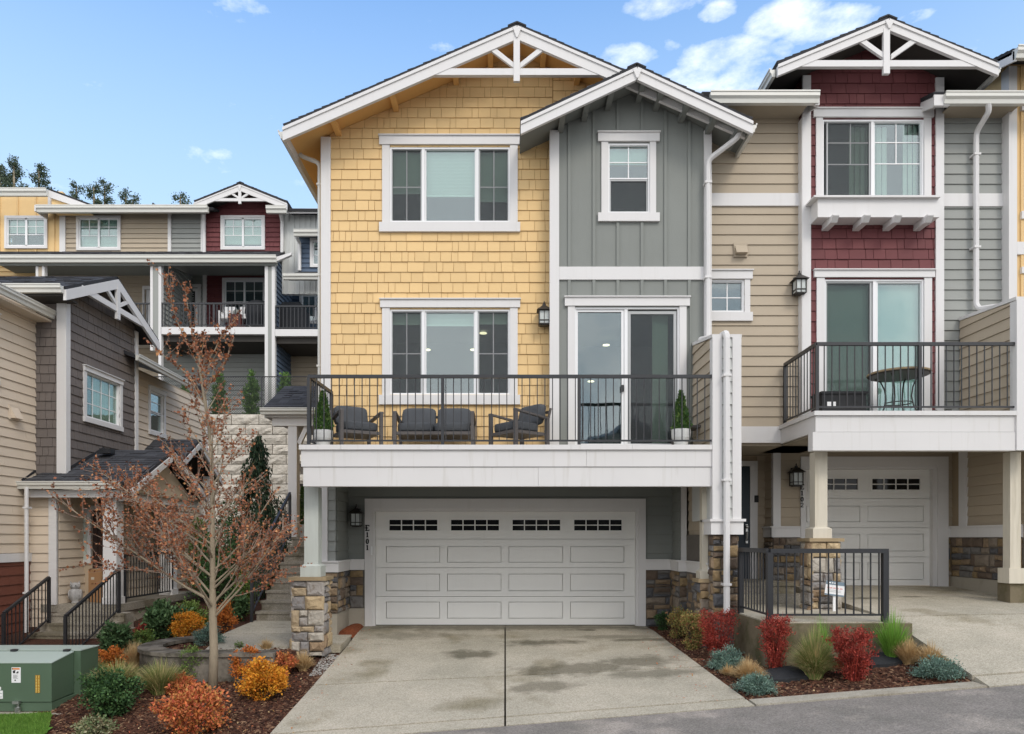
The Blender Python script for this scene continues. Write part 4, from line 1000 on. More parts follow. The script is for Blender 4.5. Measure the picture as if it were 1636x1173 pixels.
# ---- wing wall between the two balconies
def wing(root, X, X2, y0, y1, zb_, ztf, ztb, lowz, capz, stz, seed, full=True):
    F = sideL(X); wl = slab(root, F, [(y0, zb_), (y1, zb_), (y1, ztb), (y0, ztf)], [], M['beige'], t=X2-X, name='wing_wall')
    clad(wl, F, [(y0+.12, zb_), (y1, zb_), (y1, ztb), (y0+.12, ztf)], [], 'lap', M['beige'], .178, seed)
    cp = MB(); cp.add([(X-.03, y0-.03, ztf), (X2+.03, y0-.03, ztf), (X2+.03, y1, ztb), (X-.03, y1, ztb), (X-.03, y0-.03, ztf+.05), (X2+.03, y0-.03, ztf+.05), (X2+.03, y1, ztb+.05), (X-.03, y1, ztb+.05)], [(0,3,2,1),(4,5,6,7),(0,1,5,4),(1,2,6,5),(2,3,7,6),(3,0,4,7)])
    part('wall_cap', cp, M['white_worn'], root)
    Ff = front(y0); fc = MB(); fc.rect(Ff, X, lowz, X2, ztf, -.1, 0); e = part('wing_end', fc, M['white_siding'], root)
    clad(e, Ff, [(X+.12, lowz), (X2-.11, lowz), (X2-.11, ztf), (X+.12, ztf)], [], 'lap', M['white_siding'], .178, seed+1, v_start=lowz)
    board(e, Ff, (X-.022, lowz, X+.125, ztf), M['white'], 0, .035, 'corner_board'); board(e, Ff, (X2-.115, lowz, X2+.022, ztf), M['white'], 0, .035, 'corner_board')
    board(e, sideL(X), (y0+.001, lowz if full else zb_, y0+.12, ztf), M['white'], .0, .021, 'corner_board'); board(e, sideR(X2), (y0+.001, lowz, y0+.12, ztf), M['white'], 0, .021, 'corner_board')
    return wl
X2w = 3.62
wing(A, 3.22, X2w, 11.13, 12.30, 3.0, 4.74, 4.93, 1.93, 0, 0, 61)
mb = MB(); mb.box(3.22, X2w, 11.13+.1, 12.4, 1.93, 3.0); part('wing_base', mb, M['white_siding'], A)
wb = MB(); wb.box(3.17, X2w+.05, 11.08, 11.6, 1.70, 1.90); wb.box(3.15, X2w+.08, 11.05, 11.62, 1.90, 1.94); part('wing_water_table', wb, M['white'], A)
mb = MB(); mb.box(3.24, X2w-.02, 11.18, 13.0, -.1, 1.70); sp_ = part('stone_pier', mb, M['mortar'], A)
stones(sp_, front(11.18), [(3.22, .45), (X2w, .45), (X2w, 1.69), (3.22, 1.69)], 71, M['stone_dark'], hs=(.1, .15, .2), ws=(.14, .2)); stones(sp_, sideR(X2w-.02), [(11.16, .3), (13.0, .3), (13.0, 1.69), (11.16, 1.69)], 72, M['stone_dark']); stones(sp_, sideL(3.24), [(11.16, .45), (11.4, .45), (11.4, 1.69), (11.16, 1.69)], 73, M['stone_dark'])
# downspout that crosses the wing wall cap and runs down its end
downspout(A, [(U(1118, 12.16), 12.10, 4.98), (U(1152, 11.3), 11.45, V(535, 11.25)), (U(1161, 11.02), 11.02, V(531, 11.02)), (U(1161, 11.02), 11.02, V(560, 11.02)), (U(1161, 11.02), 11.02, .50)], .05)
# entry porch at the side of the yellow unit
zl = 1.67
mb = MB(); 
roofslab(A, (-5.5, 16.25, 4.56), (-3.3, 16.25, 4.56), (-3.3, 17.7, 5.38), (-5.42, 17.7, 5.38), .08, name='porch_roof')
roofslab(A, (-5.42, 19.2, 4.56), (-3.3, 19.2, 4.56), (-3.3, 17.7, 5.38), (-5.42, 17.7, 5.38), .08, name='porch_roof')
gutter(A, (-5.5, 16.25, 4.56), (-3.3, 16.25, 4.56), (0, -1, 0), w=.12)
mb = MB(); mb.box(-5.45, -3.35, 16.3, 19.1, 4.38, 4.46); mb.box(-5.3, -3.3, 16.38, 16.55, 4.2, 4.377); part('porch_beam', mb, M['white'], A)
mb = MB(); mb.box(U(460, 16.4), U(474, 16.4), 16.4, 16.65, zl, 4.4); part('porch_post', mb, M['white'], A)
mb = MB(); mb.beam((U(476, 16.4), 16.5, 3.8), (U(492, 16.4), 16.5, 4.3), .1, .1); part('porch_brace', mb, M['white'], A)
S = thing('staircase', 'concrete staircase of nine steps climbing beside the yellow townhouse', 'stairs', (-4.0, 13.9, 0))
for i in range(9):
    mb = MB(); y = 13.9+.29*i; z = .05+.18*(i+1); b0 = z-.2 if i else -.1
    mb.box(-4.8, -3.26, y, y+.5 if i < 8 else 19, b0, z); mb.box(-4.82, -3.25, y-.02, y+.06, z-.05, z+.002); part('step', mb, M['step_agg'], S)
HR = thing('stair_railing', 'black metal handrail on the left of the concrete steps by the yellow townhouse', 'railing', (-4.84, 13.8, .05))
rail(HR, [(-4.84, 13.75, .1), (-4.84, 16.2, 1.68)], .98, .10, .11, posts=[(-4.84, 13.75, .0), (-4.84, 16.2, 1.62)], own=1, posth=.05, tops=.055)
# ================================================================== townhouse with taupe siding and red bay
B = thing('townhouse', 'taupe townhouse with a barn red shingled bay, raised single garage and balcony', 'house', (6, 12.58, 0))
E, EG, ER = 12.58, 13.7, 12.45; FE, FEG, FER = front(E), front(EG), front(ER)
hx0, hx1 = 3.56, U(1281, E); sw_ = RC(E, 1126, 447.5, 1188.5, 499.5)
reg = [(hx0, 3.3), (hx1, 3.3), (hx1, 9.0), (hx0, 9.0)]
wl = slab(B, FE, reg, [sw_], M['beige'])
bandz = (V(330.5, E), V(310.5, E)); lowb = (V(708, E), V(682, E))
clad(wl, FE, [(hx0, lowb[1]), (hx1, lowb[1]), (hx1, bandz[0]), (hx0, bandz[0])], [sw_], 'lap', M['beige'], .1765, 81, maxlen=9)
clad(wl, FE, [(hx0, bandz[1]), (hx1, bandz[1]), (hx1, 9.0), (hx0, 9.0)], [], 'lap', M['beige'], .1765, 82, maxlen=9)
board(B, FE, (hx0, bandz[0], U(1280, E), bandz[1]), M['white'], 0, .045, 'band_board'); board(B, FE, (hx0, lowb[0], U(1246, E), lowb[1]), M['white'], 0, .045, 'band_board')
window(B, FE, sw_, [dict(r=RC(E, 1128, 449.5, 1187, 498), us=(U(1162.5, E),), vs=(V(475, E),))], head=[RC(E, 1118, 434, 1201, 447)], sides=[RC(E, 1188.6, 447.2, 1197.5, 499.8)], sill=[RC(E, 1118, 500, 1201, 514)])
lantern(B, U(1271.5, E), E-.02, V(463, E), 1.0)
def vent(root, px, py, Y, s=1.0, ma=None):
    x, z = U(px, Y), V(py, Y); F = front(Y); mb = MB(); mb.rect(F, x-.12*s, z-.12*s, x+.12*s, z+.12*s, .02, .045)
    k = .1*s; p = [F.p(x-k, z+.08*s, .045), F.p(x+k, z+.08*s, .045), F.p(x+k, z-.08*s, .15*s), F.p(x-k, z-.08*s, .15*s), F.p(x-k, z-.08*s, .045), F.p(x+k, z-.08*s, .045)]
    mb.add(p, [(0, 3, 2, 1), (0, 4, 3), (1, 2, 5), (3, 4, 5, 2)]); part('vent_hood', mb, ma or M['beige'], root)
vent(B, 1182, 401, E)
# red bay
rx0, rx1 = U(1281, ER), U(1506, ER)
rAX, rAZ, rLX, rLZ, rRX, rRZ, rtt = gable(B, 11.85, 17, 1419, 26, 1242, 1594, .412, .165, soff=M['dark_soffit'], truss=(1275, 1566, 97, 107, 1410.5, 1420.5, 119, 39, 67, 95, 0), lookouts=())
zr3 = lambda x: rAZ-.412*abs(x-rAX)-rtt-.055
w_u = RC(ER, 1313, 192, 1475, 317); w_s = RC(ER, 1316, 447, 1475, 668); w_s = (w_s[0], 3.62, w_s[2], w_s[3])
reg = [(rx0, 3.4), (rx1, 3.4), (rx1, zr3(rx1)), (rAX, zr3(rAX)), (rx0, zr3(rx0))]
rw = slab(B, FER, reg, [w_u, w_s], M['red'], name='bay_wall')
a, b = U(1294, ER), U(1493, ER)
clad(rw, FER, [(a, 3.6), (b, 3.6), (b, zr3(b)), (rAX, zr3(rAX)), (a, zr3(a))], [w_u, w_s], 'shake', M['red'], .179, 83, wmin=.13, wmax=.28)
mb = MB(); mb.box(rx0, rx0+.1, ER+.12, ER+3, 8.9, zr3(rx0)); mb.box(rx1-.1, rx1, ER+.12, ER+3, 8.9, zr3(rx1)); part('bay_side', mb, M['red'], B)
board(B, FER, (rx0, 3.35, a, zr3(rx0)), M['white'], 0, .045, 'corner_board'); board(B, FER, (b, 3.35, rx1, zr3(rx1)), M['white'], 0, .045, 'corner_board')
board(B, sideL(rx0), (ER-.04, 3.35, E, 8.9), M['white'], -.01, .015, 'corner_board')
wn = window(B, FER, w_u, [dict(r=RC(ER, 1321, 194, 1391, 315.5), screen=True, us=(U(1360, ER),), ub=V(261.5, ER), vs=(V(227, ER), V(261.5, ER)), curtain=(U(1362, ER), U(1391, ER))),
     dict(r=RC(ER, 1396, 194, 1473, 315.5), us=(U(1433, ER),), ub=V(260.5, ER), vs=(V(226.5, ER), V(260.5, ER)), curtain=(U(1397, ER), U(1424, ER)), mw=.05)],
     head=[RC(ER, 1298, 177, 1489.5, 189.5)], sides=[RC(ER, 1302.5, 189.7, 1313.2, 317.5), RC(ER, 1474.8, 189.7, 1486, 317.5)])
mb = MB(); i = 0; k = U(1448, ER)
while k < U(1470, ER): mb.box(k, k+.03, ER+.10+(i % 2)*.02, ER+.12+(i % 2)*.02, w_u[1]+.05, w_u[3]-.03); k += .045; i += 1
part('curtain', mb, M['curtain'], wn)
sb = MB(); z0, z1 = V(350, 12.2), V(321, 12.2); sb.box(U(1303.5, 12.2), U(1497, 12.2), 12.13, ER, z0, z1); sh = part('window_shelf', sb, M['white'], B)
mb = MB(); mb.box(U(1299, 12.1), U(1501, 12.1), 12.06, ER, z1, z1+.03); part('shelf_top', mb, M['white'], sh)
for c in (1328, 1378, 1427, 1477): 
    x = U(c, 12.2); mb = MB(); mb.prism(sideL(x-.055), [(12.02, z0-.02), (12.10, z0-.105), (ER, z0-.105), (ER, z0), (12.02, z0)], -.11, 0); part('bracket', mb, M['white'], sh)
wn = window(B, FER, w_s, [dict(r=(U(1319, ER), 3.64, U(1393, ER), V(449.5, ER)), screen=True, sw=.03, vblind=(U(1320, ER), U(1392, ER))), dict(r=(U(1400, ER), 3.64, U(1474, ER), V(449.5, ER)), sw=.03, vblind=(U(1401, ER), U(1473, ER)), mw=.06)],
     head=[RC(ER, 1299, 433.5, 1491, 444.5)], sides=[(U(1303.5, ER), 3.62, U(1316.2, ER), V(444.7, ER)), (U(1474.8, ER), 3.62, U(1487, ER), V(444.7, ER))], name='sliding_door')
# grey strip to the right of the bay
Y3 = 12.55; F3 = front(Y3); gx_, gx2_ = U(1506, Y3), U(1604, Y3); 
w3 = slab(B, F3, [(gx_, 3.4), (gx2_+.1, 3.4), (gx2_+.1, 9.0), (gx_, 9.0)], [], M['grey2'])
b3 = (V(331.5, Y3), V(311, Y3))
clad(w3, F3, [(gx_, 3.5), (gx2_, 3.5), (gx2_, b3[0]), (gx_, b3[0])], [], 'lap', M['grey2'], .1765, 84, maxlen=9); clad(w3, F3, [(gx_, b3[1]), (gx2_, b3[1]), (gx2_, 9.0), (gx_, 9.0)], [], 'lap', M['grey2'], .1765, 85, maxlen=9)
board(B, F3, (gx_, b3[0], gx2_, b3[1]), M['white'], 0, .045, 'band_board')
# eaves, main roof
ez = V(147, 12.0)
gutter(B, (U(1132, 12.1), 12.1, ez), (U(1305, 12.1), 12.1, ez), (0, -1, 0), w=.13, h=.17)
gutter(B, (U(1504, 12.1), 12.1, ez-.01), (U(1690, 12.1), 12.1, ez-.01), (0, -1, 0), w=.13, h=.17)
for Fq in (sideL(U(1489, 12.1)), sideR(U(1307, 12.1))):
    mb = MB(); mb.prism(Fq, [(12.101, ez-.2), (12.9, ez+.08), (12.9, ez+.25), (12.101, ez-.02)], -.03, 0); part('rake_board', mb, M['white'], B)
mb = MB(); mb.box(U(1489, 12.1), U(1514, 12.1), 12.04, 12.1, ez-.2, ez-.02); part('eave_return', mb, M['white'], B); mb = MB(); mb.box(U(1300, 12.1), U(1307, 12.1), 12.04, 12.1, ez-.19, ez); part('eave_return', mb, M['white'], B)
for (xa, xb, yf) in ((3.3, U(1305, 12.1), 12.05), (U(1305, 12.1)+.003, U(1489, 12.1)-.003, 12.62), (U(1489, 12.1), 8.75, 12.05)):
    zf = ez+.02+(yf-12.05)*.35; roofslab(B, (xa, yf, zf), (xb, yf, zf), (xb, 18, ez+.02+5.95*.35), (xa, 18, ez+.02+5.95*.35), .07, name='roof_slope')
mb = MB(); mb.box(3.5, U(1281, 12.4), 12.1, E, 8.96, 8.99); part('soffit', mb, M['soffit_beige'], B); mb = MB(); mb.box(U(1506, 12.4), 8.7, 12.1, E, 8.96, 8.99); part('soffit', mb, M['soffit_beige'], B)
gutter(B, (rLX-.005, 16.5, rLZ-.07), (rLX-.005, 11.92, rLZ-.07), (-1, 0, 0), w=.09)
gutter(B, (rRX+.005, 11.92, rRZ-.07), (rRX+.005, 16.5, rRZ-.07), (1, 0, 0), w=.09)
downspout(B, [(U(1582, 12.0), 12.05, V(162, 12.0)), (U(1580, 12.1), 12.1, V(178, 12.1)), (U(1559.5, 12.43), 12.43, V(212, 12.43)), (U(1559.5, 12.43), 12.43, V(487, 12.43)), (U(1570, 12.3), 12.38, V(491, 12.3)), (U(1650, 11.4), 11.5, V(479, 11.4))], .045)
# back wall of the block so that windows and eaves never show the sky
mb = MB(); mb.box(-3.1, 12, 18.5, 18.7, -.2, 9); part('back_wall', mb, M['beige'], B)
# ---- balcony of the second unit
D2 = 11.13; FD2 = front(D2); ex0 = U(1303, D2); ex1 = 7.93
mb = MB(); mb.box(ex0+.05, 12.5, D2+.06, 12.4, 3.33, 3.56); dk2 = part('balcony', mb, M['soffit_beige'], B)
zt2 = V(657, D2)
mb = MB(); mb.rect(FD2, ex0-.03, V(664, D2), 7.885, zt2, -.16, .035); part('deck_edge', mb, M['white_worn'], dk2)
mb = MB(); mb.rect(FD2, ex0, V(690, D2), 7.905, V(664.2, D2), -.06, 0); part('fascia_board', mb, M['white_worn'], dk2)
mb = MB(); mb.rect(FD2, U(1298, D2), V(720, D2), 7.885, V(690.6, D2), -.16, .012); part('deck_beam', mb, M['white_worn'], dk2)
mb = MB(); mb.rect(sideL(ex0), D2+.06, V(690, D2), 12.56, V(664.2, D2), -.05, 0); mb.rect(sideL(ex0), D2+.17, V(664, D2), 12.56, zt2, -.1, .03); part('fascia_board', mb, M['white_worn'], dk2)
yy = D2+.17
while yy < 12.38:
    mb = MB(); mb.box(ex0+.11, 9.5, yy, min(yy+.136, 12.41), 3.562, zt2-.008); part('deck_board', mb, M['post_tan'], dk2); yy += .142
rz = zt2
rail(B, [(U(1254, 12.5), 12.5, rz), (U(1306, D2), D2+.03, rz), (7.905, D2+.03, rz)], V(549, D2)-rz, .07, .117, posts=[(U(1254, 12.5), 12.5, rz), (U(1306.5, D2), D2+.03, rz), (U(1471, D2), D2+.03, rz)], tops=.05)
wing(B, 7.91, 8.31, 11.13, 12.5, 3.5, 5.32, 5.42, 3.0, 0, 0, 91)
# ---- entry recess and garage of the second unit
mb = MB(); mb.box(3.6, 5.6, 12.6, 14.3, 3.26, 3.3); mb.box(ex0+.05, 9.2, 11.3, 13.7, 3.26, 3.3); part('porch_ceiling', mb, M['soffit_beige'], B)
FH = front(14.13); ew = slab(B, FH, [(3.6, .5), (5.11, .5), (5.11, 3.3), (3.6, 3.3)], [], M['beige'], name='entry_wall')
clad(ew, FH, [(U(1209, 14.13), .85), (5.11, .85), (5.11, 3.26), (U(1209, 14.13), 3.26)], [], 'lap', M['beige'], .178, 92)
mb = MB(); dx = U(1197, 14.13); mb.rect(FH, dx-.92, .85, dx, V(745.5, 14.13), .0, .03); dr_ = part('front_door', mb, M['door_navy'], B)
for (a, b) in ((-.8, -.5), (-.4, -.12)):
    mb = MB(); mb.rect(FH, dx+a, 1.0, dx+b, 1.6, .03, .04); mb.rect(FH, dx+a, 1.75, dx+b, 2.75, .03, .04); part('door_panel', mb, M['door_navy'], dr_)
mb = MB(); mb.rect(FH, dx-.09, V(868, 14.13), dx-.05, V(838, 14.13), .03, .07); mb.sph((dx-.07, 14.05, V(842, 14.13)), .035); mb.tube([(dx-.07, 14.09, V(848, 14.13)), (dx-.07, 14.03, V(852, 14.13)), (dx-.07, 14.03, V(862, 14.13)), (dx-.07, 14.09, V(866, 14.13))], .012, 6); part('door_handle', mb, M['steel'], dr_)
mb = MB(); mb.rect(FH, dx+.005, .85, dx+.15, V(737, 14.13), .0, .045); mb.rect(FH, dx-1.05, V(745, 14.13), dx+.005, V(737, 14.13), .0, .044); part('door_frame', mb, M['white'], B)
mb = MB(); mb.rect(FH, U(1204, 14.13), V(803, 14.13), U(1210, 14.13), V(792, 14.13), .046, .075); part('doorbell', mb, M['ink'], B)
FS = sideL(5.11); es = slab(B, FS, [(EG, .5), (14.13, .5), (14.13, 3.3), (EG, 3.3)], [], M['beige'], t=.1, name='entry_wall')
clad(es, FS, [(EG+.04, 1.87), (14.13, 1.87), (14.13, 3.26), (EG+.04, 3.26)], [], 'lap', M['beige'], .178, 93)
gx = (5.11, 8.42); g2 = (U(1284, EG), .70, U(1492, EG), V(748.5, EG))
gw2 = slab(B, FEG, [(5.11, .4), (8.5, .4), (8.5, 3.3), (5.11, 3.3)], [g2], M['beige'], name='garage_wall')
trimo = RC(EG, 1278, 730, 1513, 940)
clad(gw2, FEG, [(U(1246, EG), 1.87), (8.5, 1.87), (8.5, 3.26), (U(1246, EG), 3.26)], [trimo], 'lap', M['beige'], .178, 94)
board(B, FEG, (5.088, 1.87, U(1246, EG), 3.26), M['white'], 0, .045, 'corner_board'); board(B, FS, (EG+.001, 1.87, EG+.06, 3.26), M['white'], 0, .021, 'corner_board')
def wt2(F, u0, u1, v0=1.66, v1=1.84): board(B, F, (u0, v0, u1, v1), M['white'], 0, .06, 'water_table'); board(B, F, (u0-.005, v1, u1+.005, v1+.03), M['white'], 0, .085, 'water_table_cap')
wt2(FEG, 5.05, U(1277, EG)); wt2(FS, EG-.06, 14.1); 
FR = 13.35; wt2(FEG, U(1513, EG), 8.48); 
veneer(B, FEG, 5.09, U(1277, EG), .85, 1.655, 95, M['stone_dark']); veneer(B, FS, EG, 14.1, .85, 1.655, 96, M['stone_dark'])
sx = 8.5; FSX = sideL(sx)
sd_ = slab(B, FSX, [(11.6, .4), (EG, .4), (EG, 3.3), (11.6, 3.3)], [], M['beige'], t=.1, name='party_wall')
clad(sd_, FSX, [(11.65, 1.87), (13.2, 1.87), (13.2, 3.26), (11.65, 3.26)], [], 'lap', M['beige'], .178, 97)
board(B, FSX, (13.2, 1.87, 13.42, 3.26), M['white'], .0, .045, 'corner_board')
wt2(FSX, 11.8, EG-.06); veneer(B, FSX, 11.8, EG-.04, .92, 1.655, 98, M['stone_dark']); veneer(B, FEG, U(1513, EG), 8.46, .92, 1.655, 99, M['stone_dark'])
mb = MB(); mb.box(sx-.03, sx+.05, 11.7, EG, .3, .92); part('footing', mb, M['footing'], B)
gt = MB(); gt.rect(FEG, U(1278, EG), .70, U(1286, EG), V(730, EG), 0, .05); gt.rect(FEG, U(1496, EG), .70, U(1513, EG), V(730, EG), 0, .05); gt.rect(FEG, U(1286, EG), V(747, EG), U(1496, EG), V(730, EG), 0, .048); gf2 = part('garage_frame', gt, M['white'], B)
mb = MB(); mb.rect(FEG, U(1489.5, EG), .70, U(1496, EG), V(747, EG), -.087, .02); mb.rect(FEG, U(1286, EG), V(750, EG), U(1489.5, EG), V(747, EG), -.087, .021); part('door_stop', mb, M['white'], gf2)
Zs = [V(750, EG+.1), V(796, EG), V(843, EG), V(890, EG), .735]
wins = [(U(a, EG), V(782, EG), U(b, EG), V(764.5, EG)) for a, b in ((1297, 1374), (1397, 1474))]; cols = [(U(1291, EG), U(1378, EG)), (U(1390, EG), U(1480, EG))]
rec = {1: (V(834, EG), V(808, EG)), 2: (V(881, EG), V(853, EG)), 3: (V(927, EG), V(899, EG))}
garage(B, EG, U(1286, EG), U(1489.5, EG), Zs, cols, wins, 2, rec)
lantern(B, U(1268.5, EG)-.02, EG-.03, V(766, EG), 1.05)
for i, (ch, y0, y1) in enumerate((('E', 782.5, 774), ('1', 792, 784.5), ('0', 802, 794), ('2', 811, 803.5))):
    mb = MB(); glyph(mb, FEG, ch, U(1279.5, EG), V(y0, EG), V(y1, EG)-V(y0, EG), .075 if ch == 'E' else .062, .051, .062); part('house_number', mb, M['ink'], B)
Y = 11.35
postpier(B, U(1302, 11.5), U(1322, 11.5), 11.5, 3.02, V(862, 11.5), (.05, .2), M['post_tan'], (4.81, 5.33, Y, Y+.46, .42, V(865.5, Y)), 110)
mb = MB(); x = U(1614, 11.5); mb.box(x, x+.17, 11.5, 11.67, V(932, 11.5), 3.02); mb.box(x-.05, x+.22, 11.45, 11.72, V(932, 11.5), V(908, 11.5)); part('post', mb, M['post_tan'], B)
mb = MB(); mb.box(x+.0, x+.3, 11.5, 11.8, .3, V(932, 11.5)); part('footing', mb, M['mossy'], B)
# raised landing with its mossy edge wall, steps to the door
LN = thing('raised_landing', 'raised concrete landing with mossy green edge walls between the two driveways', 'landing', (4.5, 9.75, .5))
mb = MB(); mb.box(3.57, 5.50, 9.77, 12.4, .2, .505); part('landing_slab', mb, M['aggregate'], LN)
mb = MB(); mb.box(3.545, 5.51, 9.74, 9.768, -.3, .49); mb.box(3.545, 3.568, 9.77, 11.15, -.3, .49); part('edge_wall', mb, M['mossy'], LN)
S2 = thing('staircase', 'two short concrete entry steps between the stone piers of the taupe townhouse', 'stairs', (4.5, 12.4, .5))
mb = MB(); mb.box(3.6, 5.2, 12.38, 14.13, .45, .67); part('step', mb, M['step_agg'], S2); mb = MB(); mb.box(3.6, 5.10, 12.7, 14.13, .671, .85); mb.box(3.6, 5.11, 12.68, 12.76, .80, .852); part('step', mb, M['step_agg'], S2)
RL = thing('landing_railing', 'black metal railing around the raised landing between the driveways', 'railing', (4.5, 9.8, .5))
rail(RL, [(3.60, 11.0, .5), (3.60, 9.80, .5), (5.205, 9.80, .5)], .97, .10, .118, posts=[(3.6, 11.0, .5), (3.6, 9.8, .5), (5.17, 9.8, .5)], foot=-.06, own=1, pw=.075, baseplate=False, topw=.08, bal=.016, tops=.06)

# ================================================================== third unit at the right edge
T = thing('townhouse', 'yellow board and batten townhouse at the right edge of the row', 'house', (9.5, 12.4, 0))
Y4 = 12.40; F4 = front(Y4); tx0 = U(1611, Y4)
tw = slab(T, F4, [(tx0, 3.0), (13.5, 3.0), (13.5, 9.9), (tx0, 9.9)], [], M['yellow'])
mb = MB(); mb.box(tx0, tx0+.1, Y4+.12, 18, 3.0, 9.9); part('side_wall', mb, M['yellow'], T)
board(T, F4, (tx0, 3.3, U(1622, Y4), 9.75), M['white'], 0, .045, 'corner_board'); board(T, sideL(tx0), (Y4-.045, 3.3, Y4+.15, 9.75), M['white'], 0, .02, 'corner_board')
tr_ = [(U(1622, Y4), 3.3), (13.5, 3.3), (13.5, 9.75), (U(1622, Y4), 9.75)]
panels(tw, F4, 3.3, tr_, [U(1622, Y4), 9.9, 11.1, 12.3, 13.5], M['yellow'], []); battens(tw, F4, 3.3, tr_, [U(1631.5, Y4)+.41*k for k in range(12)], M['yellow'], [])
board(T, F4, (U(1622, Y4)+.002, V(408, Y4), 13.5, V(388, Y4)), M['white'], .009, .045, 'band_board')
gz = V(81, 11.9); gutter(T, (U(1618, 11.9), 11.9, gz), (13.5, 11.9, gz), (0, -1, 0), w=.13, h=.17)
roofslab(T, (U(1618, 11.9), 11.9, gz+.02), (13.5, 11.9, gz+.02), (13.5, 18, gz+2.0), (U(1618, 11.9), 18, gz+2.0), .08, name='roof_slope')
mb = MB(); mb.prism(sideL(U(1618, 11.9)), [(11.86, gz-.2), (18, gz-.2+1.95), (18, gz+1.9), (11.86, gz-.03)], -.04, 0); part('rake_board', mb, M['white'], T)
wt_ = (U(1632, Y4), 3.9, U(1632, Y4)+1.6, 5.9)
for (y0, y1) in ((178, 335), (437, 600)):
    r = (U(1632, Y4)+.08, V(y1, Y4), U(1632, Y4)+1.6, V(y0+6, Y4))
    mb = MB(); mb.rect(F4, r[0]-.06, r[1]-.05, r[2], r[3]+.05, .009, .04); wv = part('window', mb, M['vinyl'], T)
    mb = MB(); mb.rect(F4, r[0]+.03, r[1], r[2]-.1, r[3], .04, .045); part('pane', mb, M['dark_glass'], wv)
    board(wv, F4, (U(1629, Y4), V(y0+6, Y4)+.05, r[2]+.1, V(y0-6, Y4)+.03), M['white'], .009, .06); board(wv, F4, (U(1629, Y4), r[1]-.18, r[2]+.1, r[1]-.05), M['white'], .009, .06)
# ================================================================== house at the left, seen along its side
H = thing('townhouse', 'cream and brown shingled townhouse with side porch at the left edge', 'house', (-9, 14, 0))
XB, XR, XP, XG = -9.18, -8.60, -8.64, -8.31
FBs, FRs = sideR(XB), sideR(XR)
wz = (11.3, V(590, 12.55), 12.93, V(493, 12.55))
w1_ = (11.75, 4.55, 12.88, 5.55)
reg = [(7.0, -1), (14.1, -1), (14.1, 6.1), (7.0, 6.1)]
hw = slab(H, FBs, reg, [w1_], M['cream'])
clad(hw, FBs, [(7.5, 1.37), (14.08, 1.37), (14.08, 6.1), (7.5, 6.1)], [w1_], 'lap', M['cream'], .178, 201)
clad(hw, FBs, [(10, -1), (14.08, -1), (14.08, 1.2), (10, 1.2)], [], 'lap', M['brick_red'], .178, 202)
board(H, FBs, (7.5, 1.2, 14.08, 1.36), M['white'], 0, .05, 'band_board')
window(H, FBs, w1_, [dict(r=(w1_[0]+.03, w1_[1]+.03, w1_[2]-.03, 5.03), screen=True), dict(r=(w1_[0]+.03, 5.05, w1_[2]-.03, w1_[3]-.03), mull=False, us=(12.31,), vs=(5.28,), curtain=(11.8, 12.5), low=True)],
       head=[(w1_[0]-.12, w1_[3], w1_[2]+.12, w1_[3]+.13)], sides=[(w1_[0]-.1, w1_[1], w1_[0], w1_[3]), (w1_[2], w1_[1], w1_[2]+.1, w1_[3])], sill=[(w1_[0]-.12, w1_[1]-.14, w1_[2]+.12, w1_[1])])
mb = MB(); k = .11; yv, zv = 13.42, 3.98
P = [(XB+.03, yv-k, zv+k), (XB+.03, yv+k, zv+k), (XB+.14, yv+k, zv-k), (XB+.14, yv-k, zv-k), (XB+.03, yv-k, zv-k), (XB+.03, yv+k, zv-k)]
mb.add(P, [(0, 1, 2, 3), (0, 3, 4), (1, 5, 2), (3, 2, 5, 4)]); mb.box(XB+.02, XB+.035, yv-k-.03, yv+k+.03, zv-k-.03, zv+k+.03); part('vent_hood', mb, M['cream'], H)
gutter(H, (-8.86, 7, 6.06), (-8.86, 14.17, 6.06), (1, 0, 0), w=.1, h=.14)
mb = MB(); mb.prism(front(14.17), [(-8.86, 5.9), (-8.86, 6.06), (-12, 7.6), (-12, 7.4)], -7, 0); part('roof_slope', mb, M['roofing_edge'], H)
mb = MB(); mb.box(XB, -8.86, 7, 14.1, 5.86, 5.9); part('soffit', mb, M['cream'], H)
# brown shingled volume with the truss gable
bh = front(14.07)
bf = slab(H, bh, [(XB-.0, 2.9), (XR, 2.9), (XR, 6.6), (XB, 6.6)], [], M['brown'], name='wall')
clad(bf, bh, [(XB, 2.9), (XR-.13, 2.9), (XR-.13, 6.5), (XB, 6.5)], [], 'shake', M['brown'], .178, 203, wmin=.12, wmax=.22)
wzY = (14.72, 3.76-.0, 15.98, 4.98)
wby = (1150*8.6/(807-131.5), 1150*8.6/(807-193.5)); wb_z = (V(673, wby[0]), V(583.5, wby[0]))
hole = (wby[0]+.10, wb_z[0]+.10, wby[1]-.10, wb_z[1]-.10)
ze = 6.37; zapex = 7.255
reg = [(14.07, 2.9), (16.75, 2.9), (16.75, 6.55), (15.42, 7.15), (14.07, 6.5)]
bw = slab(H, FRs, reg, [hole], M['brown'])
clad(bw, FRs, [(14.2, 2.9), (16.68, 2.9), (16.68, 6.55), (15.42, 7.12), (14.2, 6.55)], [hole], 'shake', M['brown'], .178, 204, wmin=.12, wmax=.2)
board(H, bh, (XR-.14, 2.9, XR+.02, 6.5), M['white'], 0, .045, 'corner_board'); board(H, FRs, (14.03, 2.9, 14.17, 6.45), M['white'], 0, .045, 'corner_board')
board(H, FRs, (16.68, 2.9, 16.80, 6.45), M['white'], 0, .045, 'corner_board')
uu = hole[2]-hole[0]
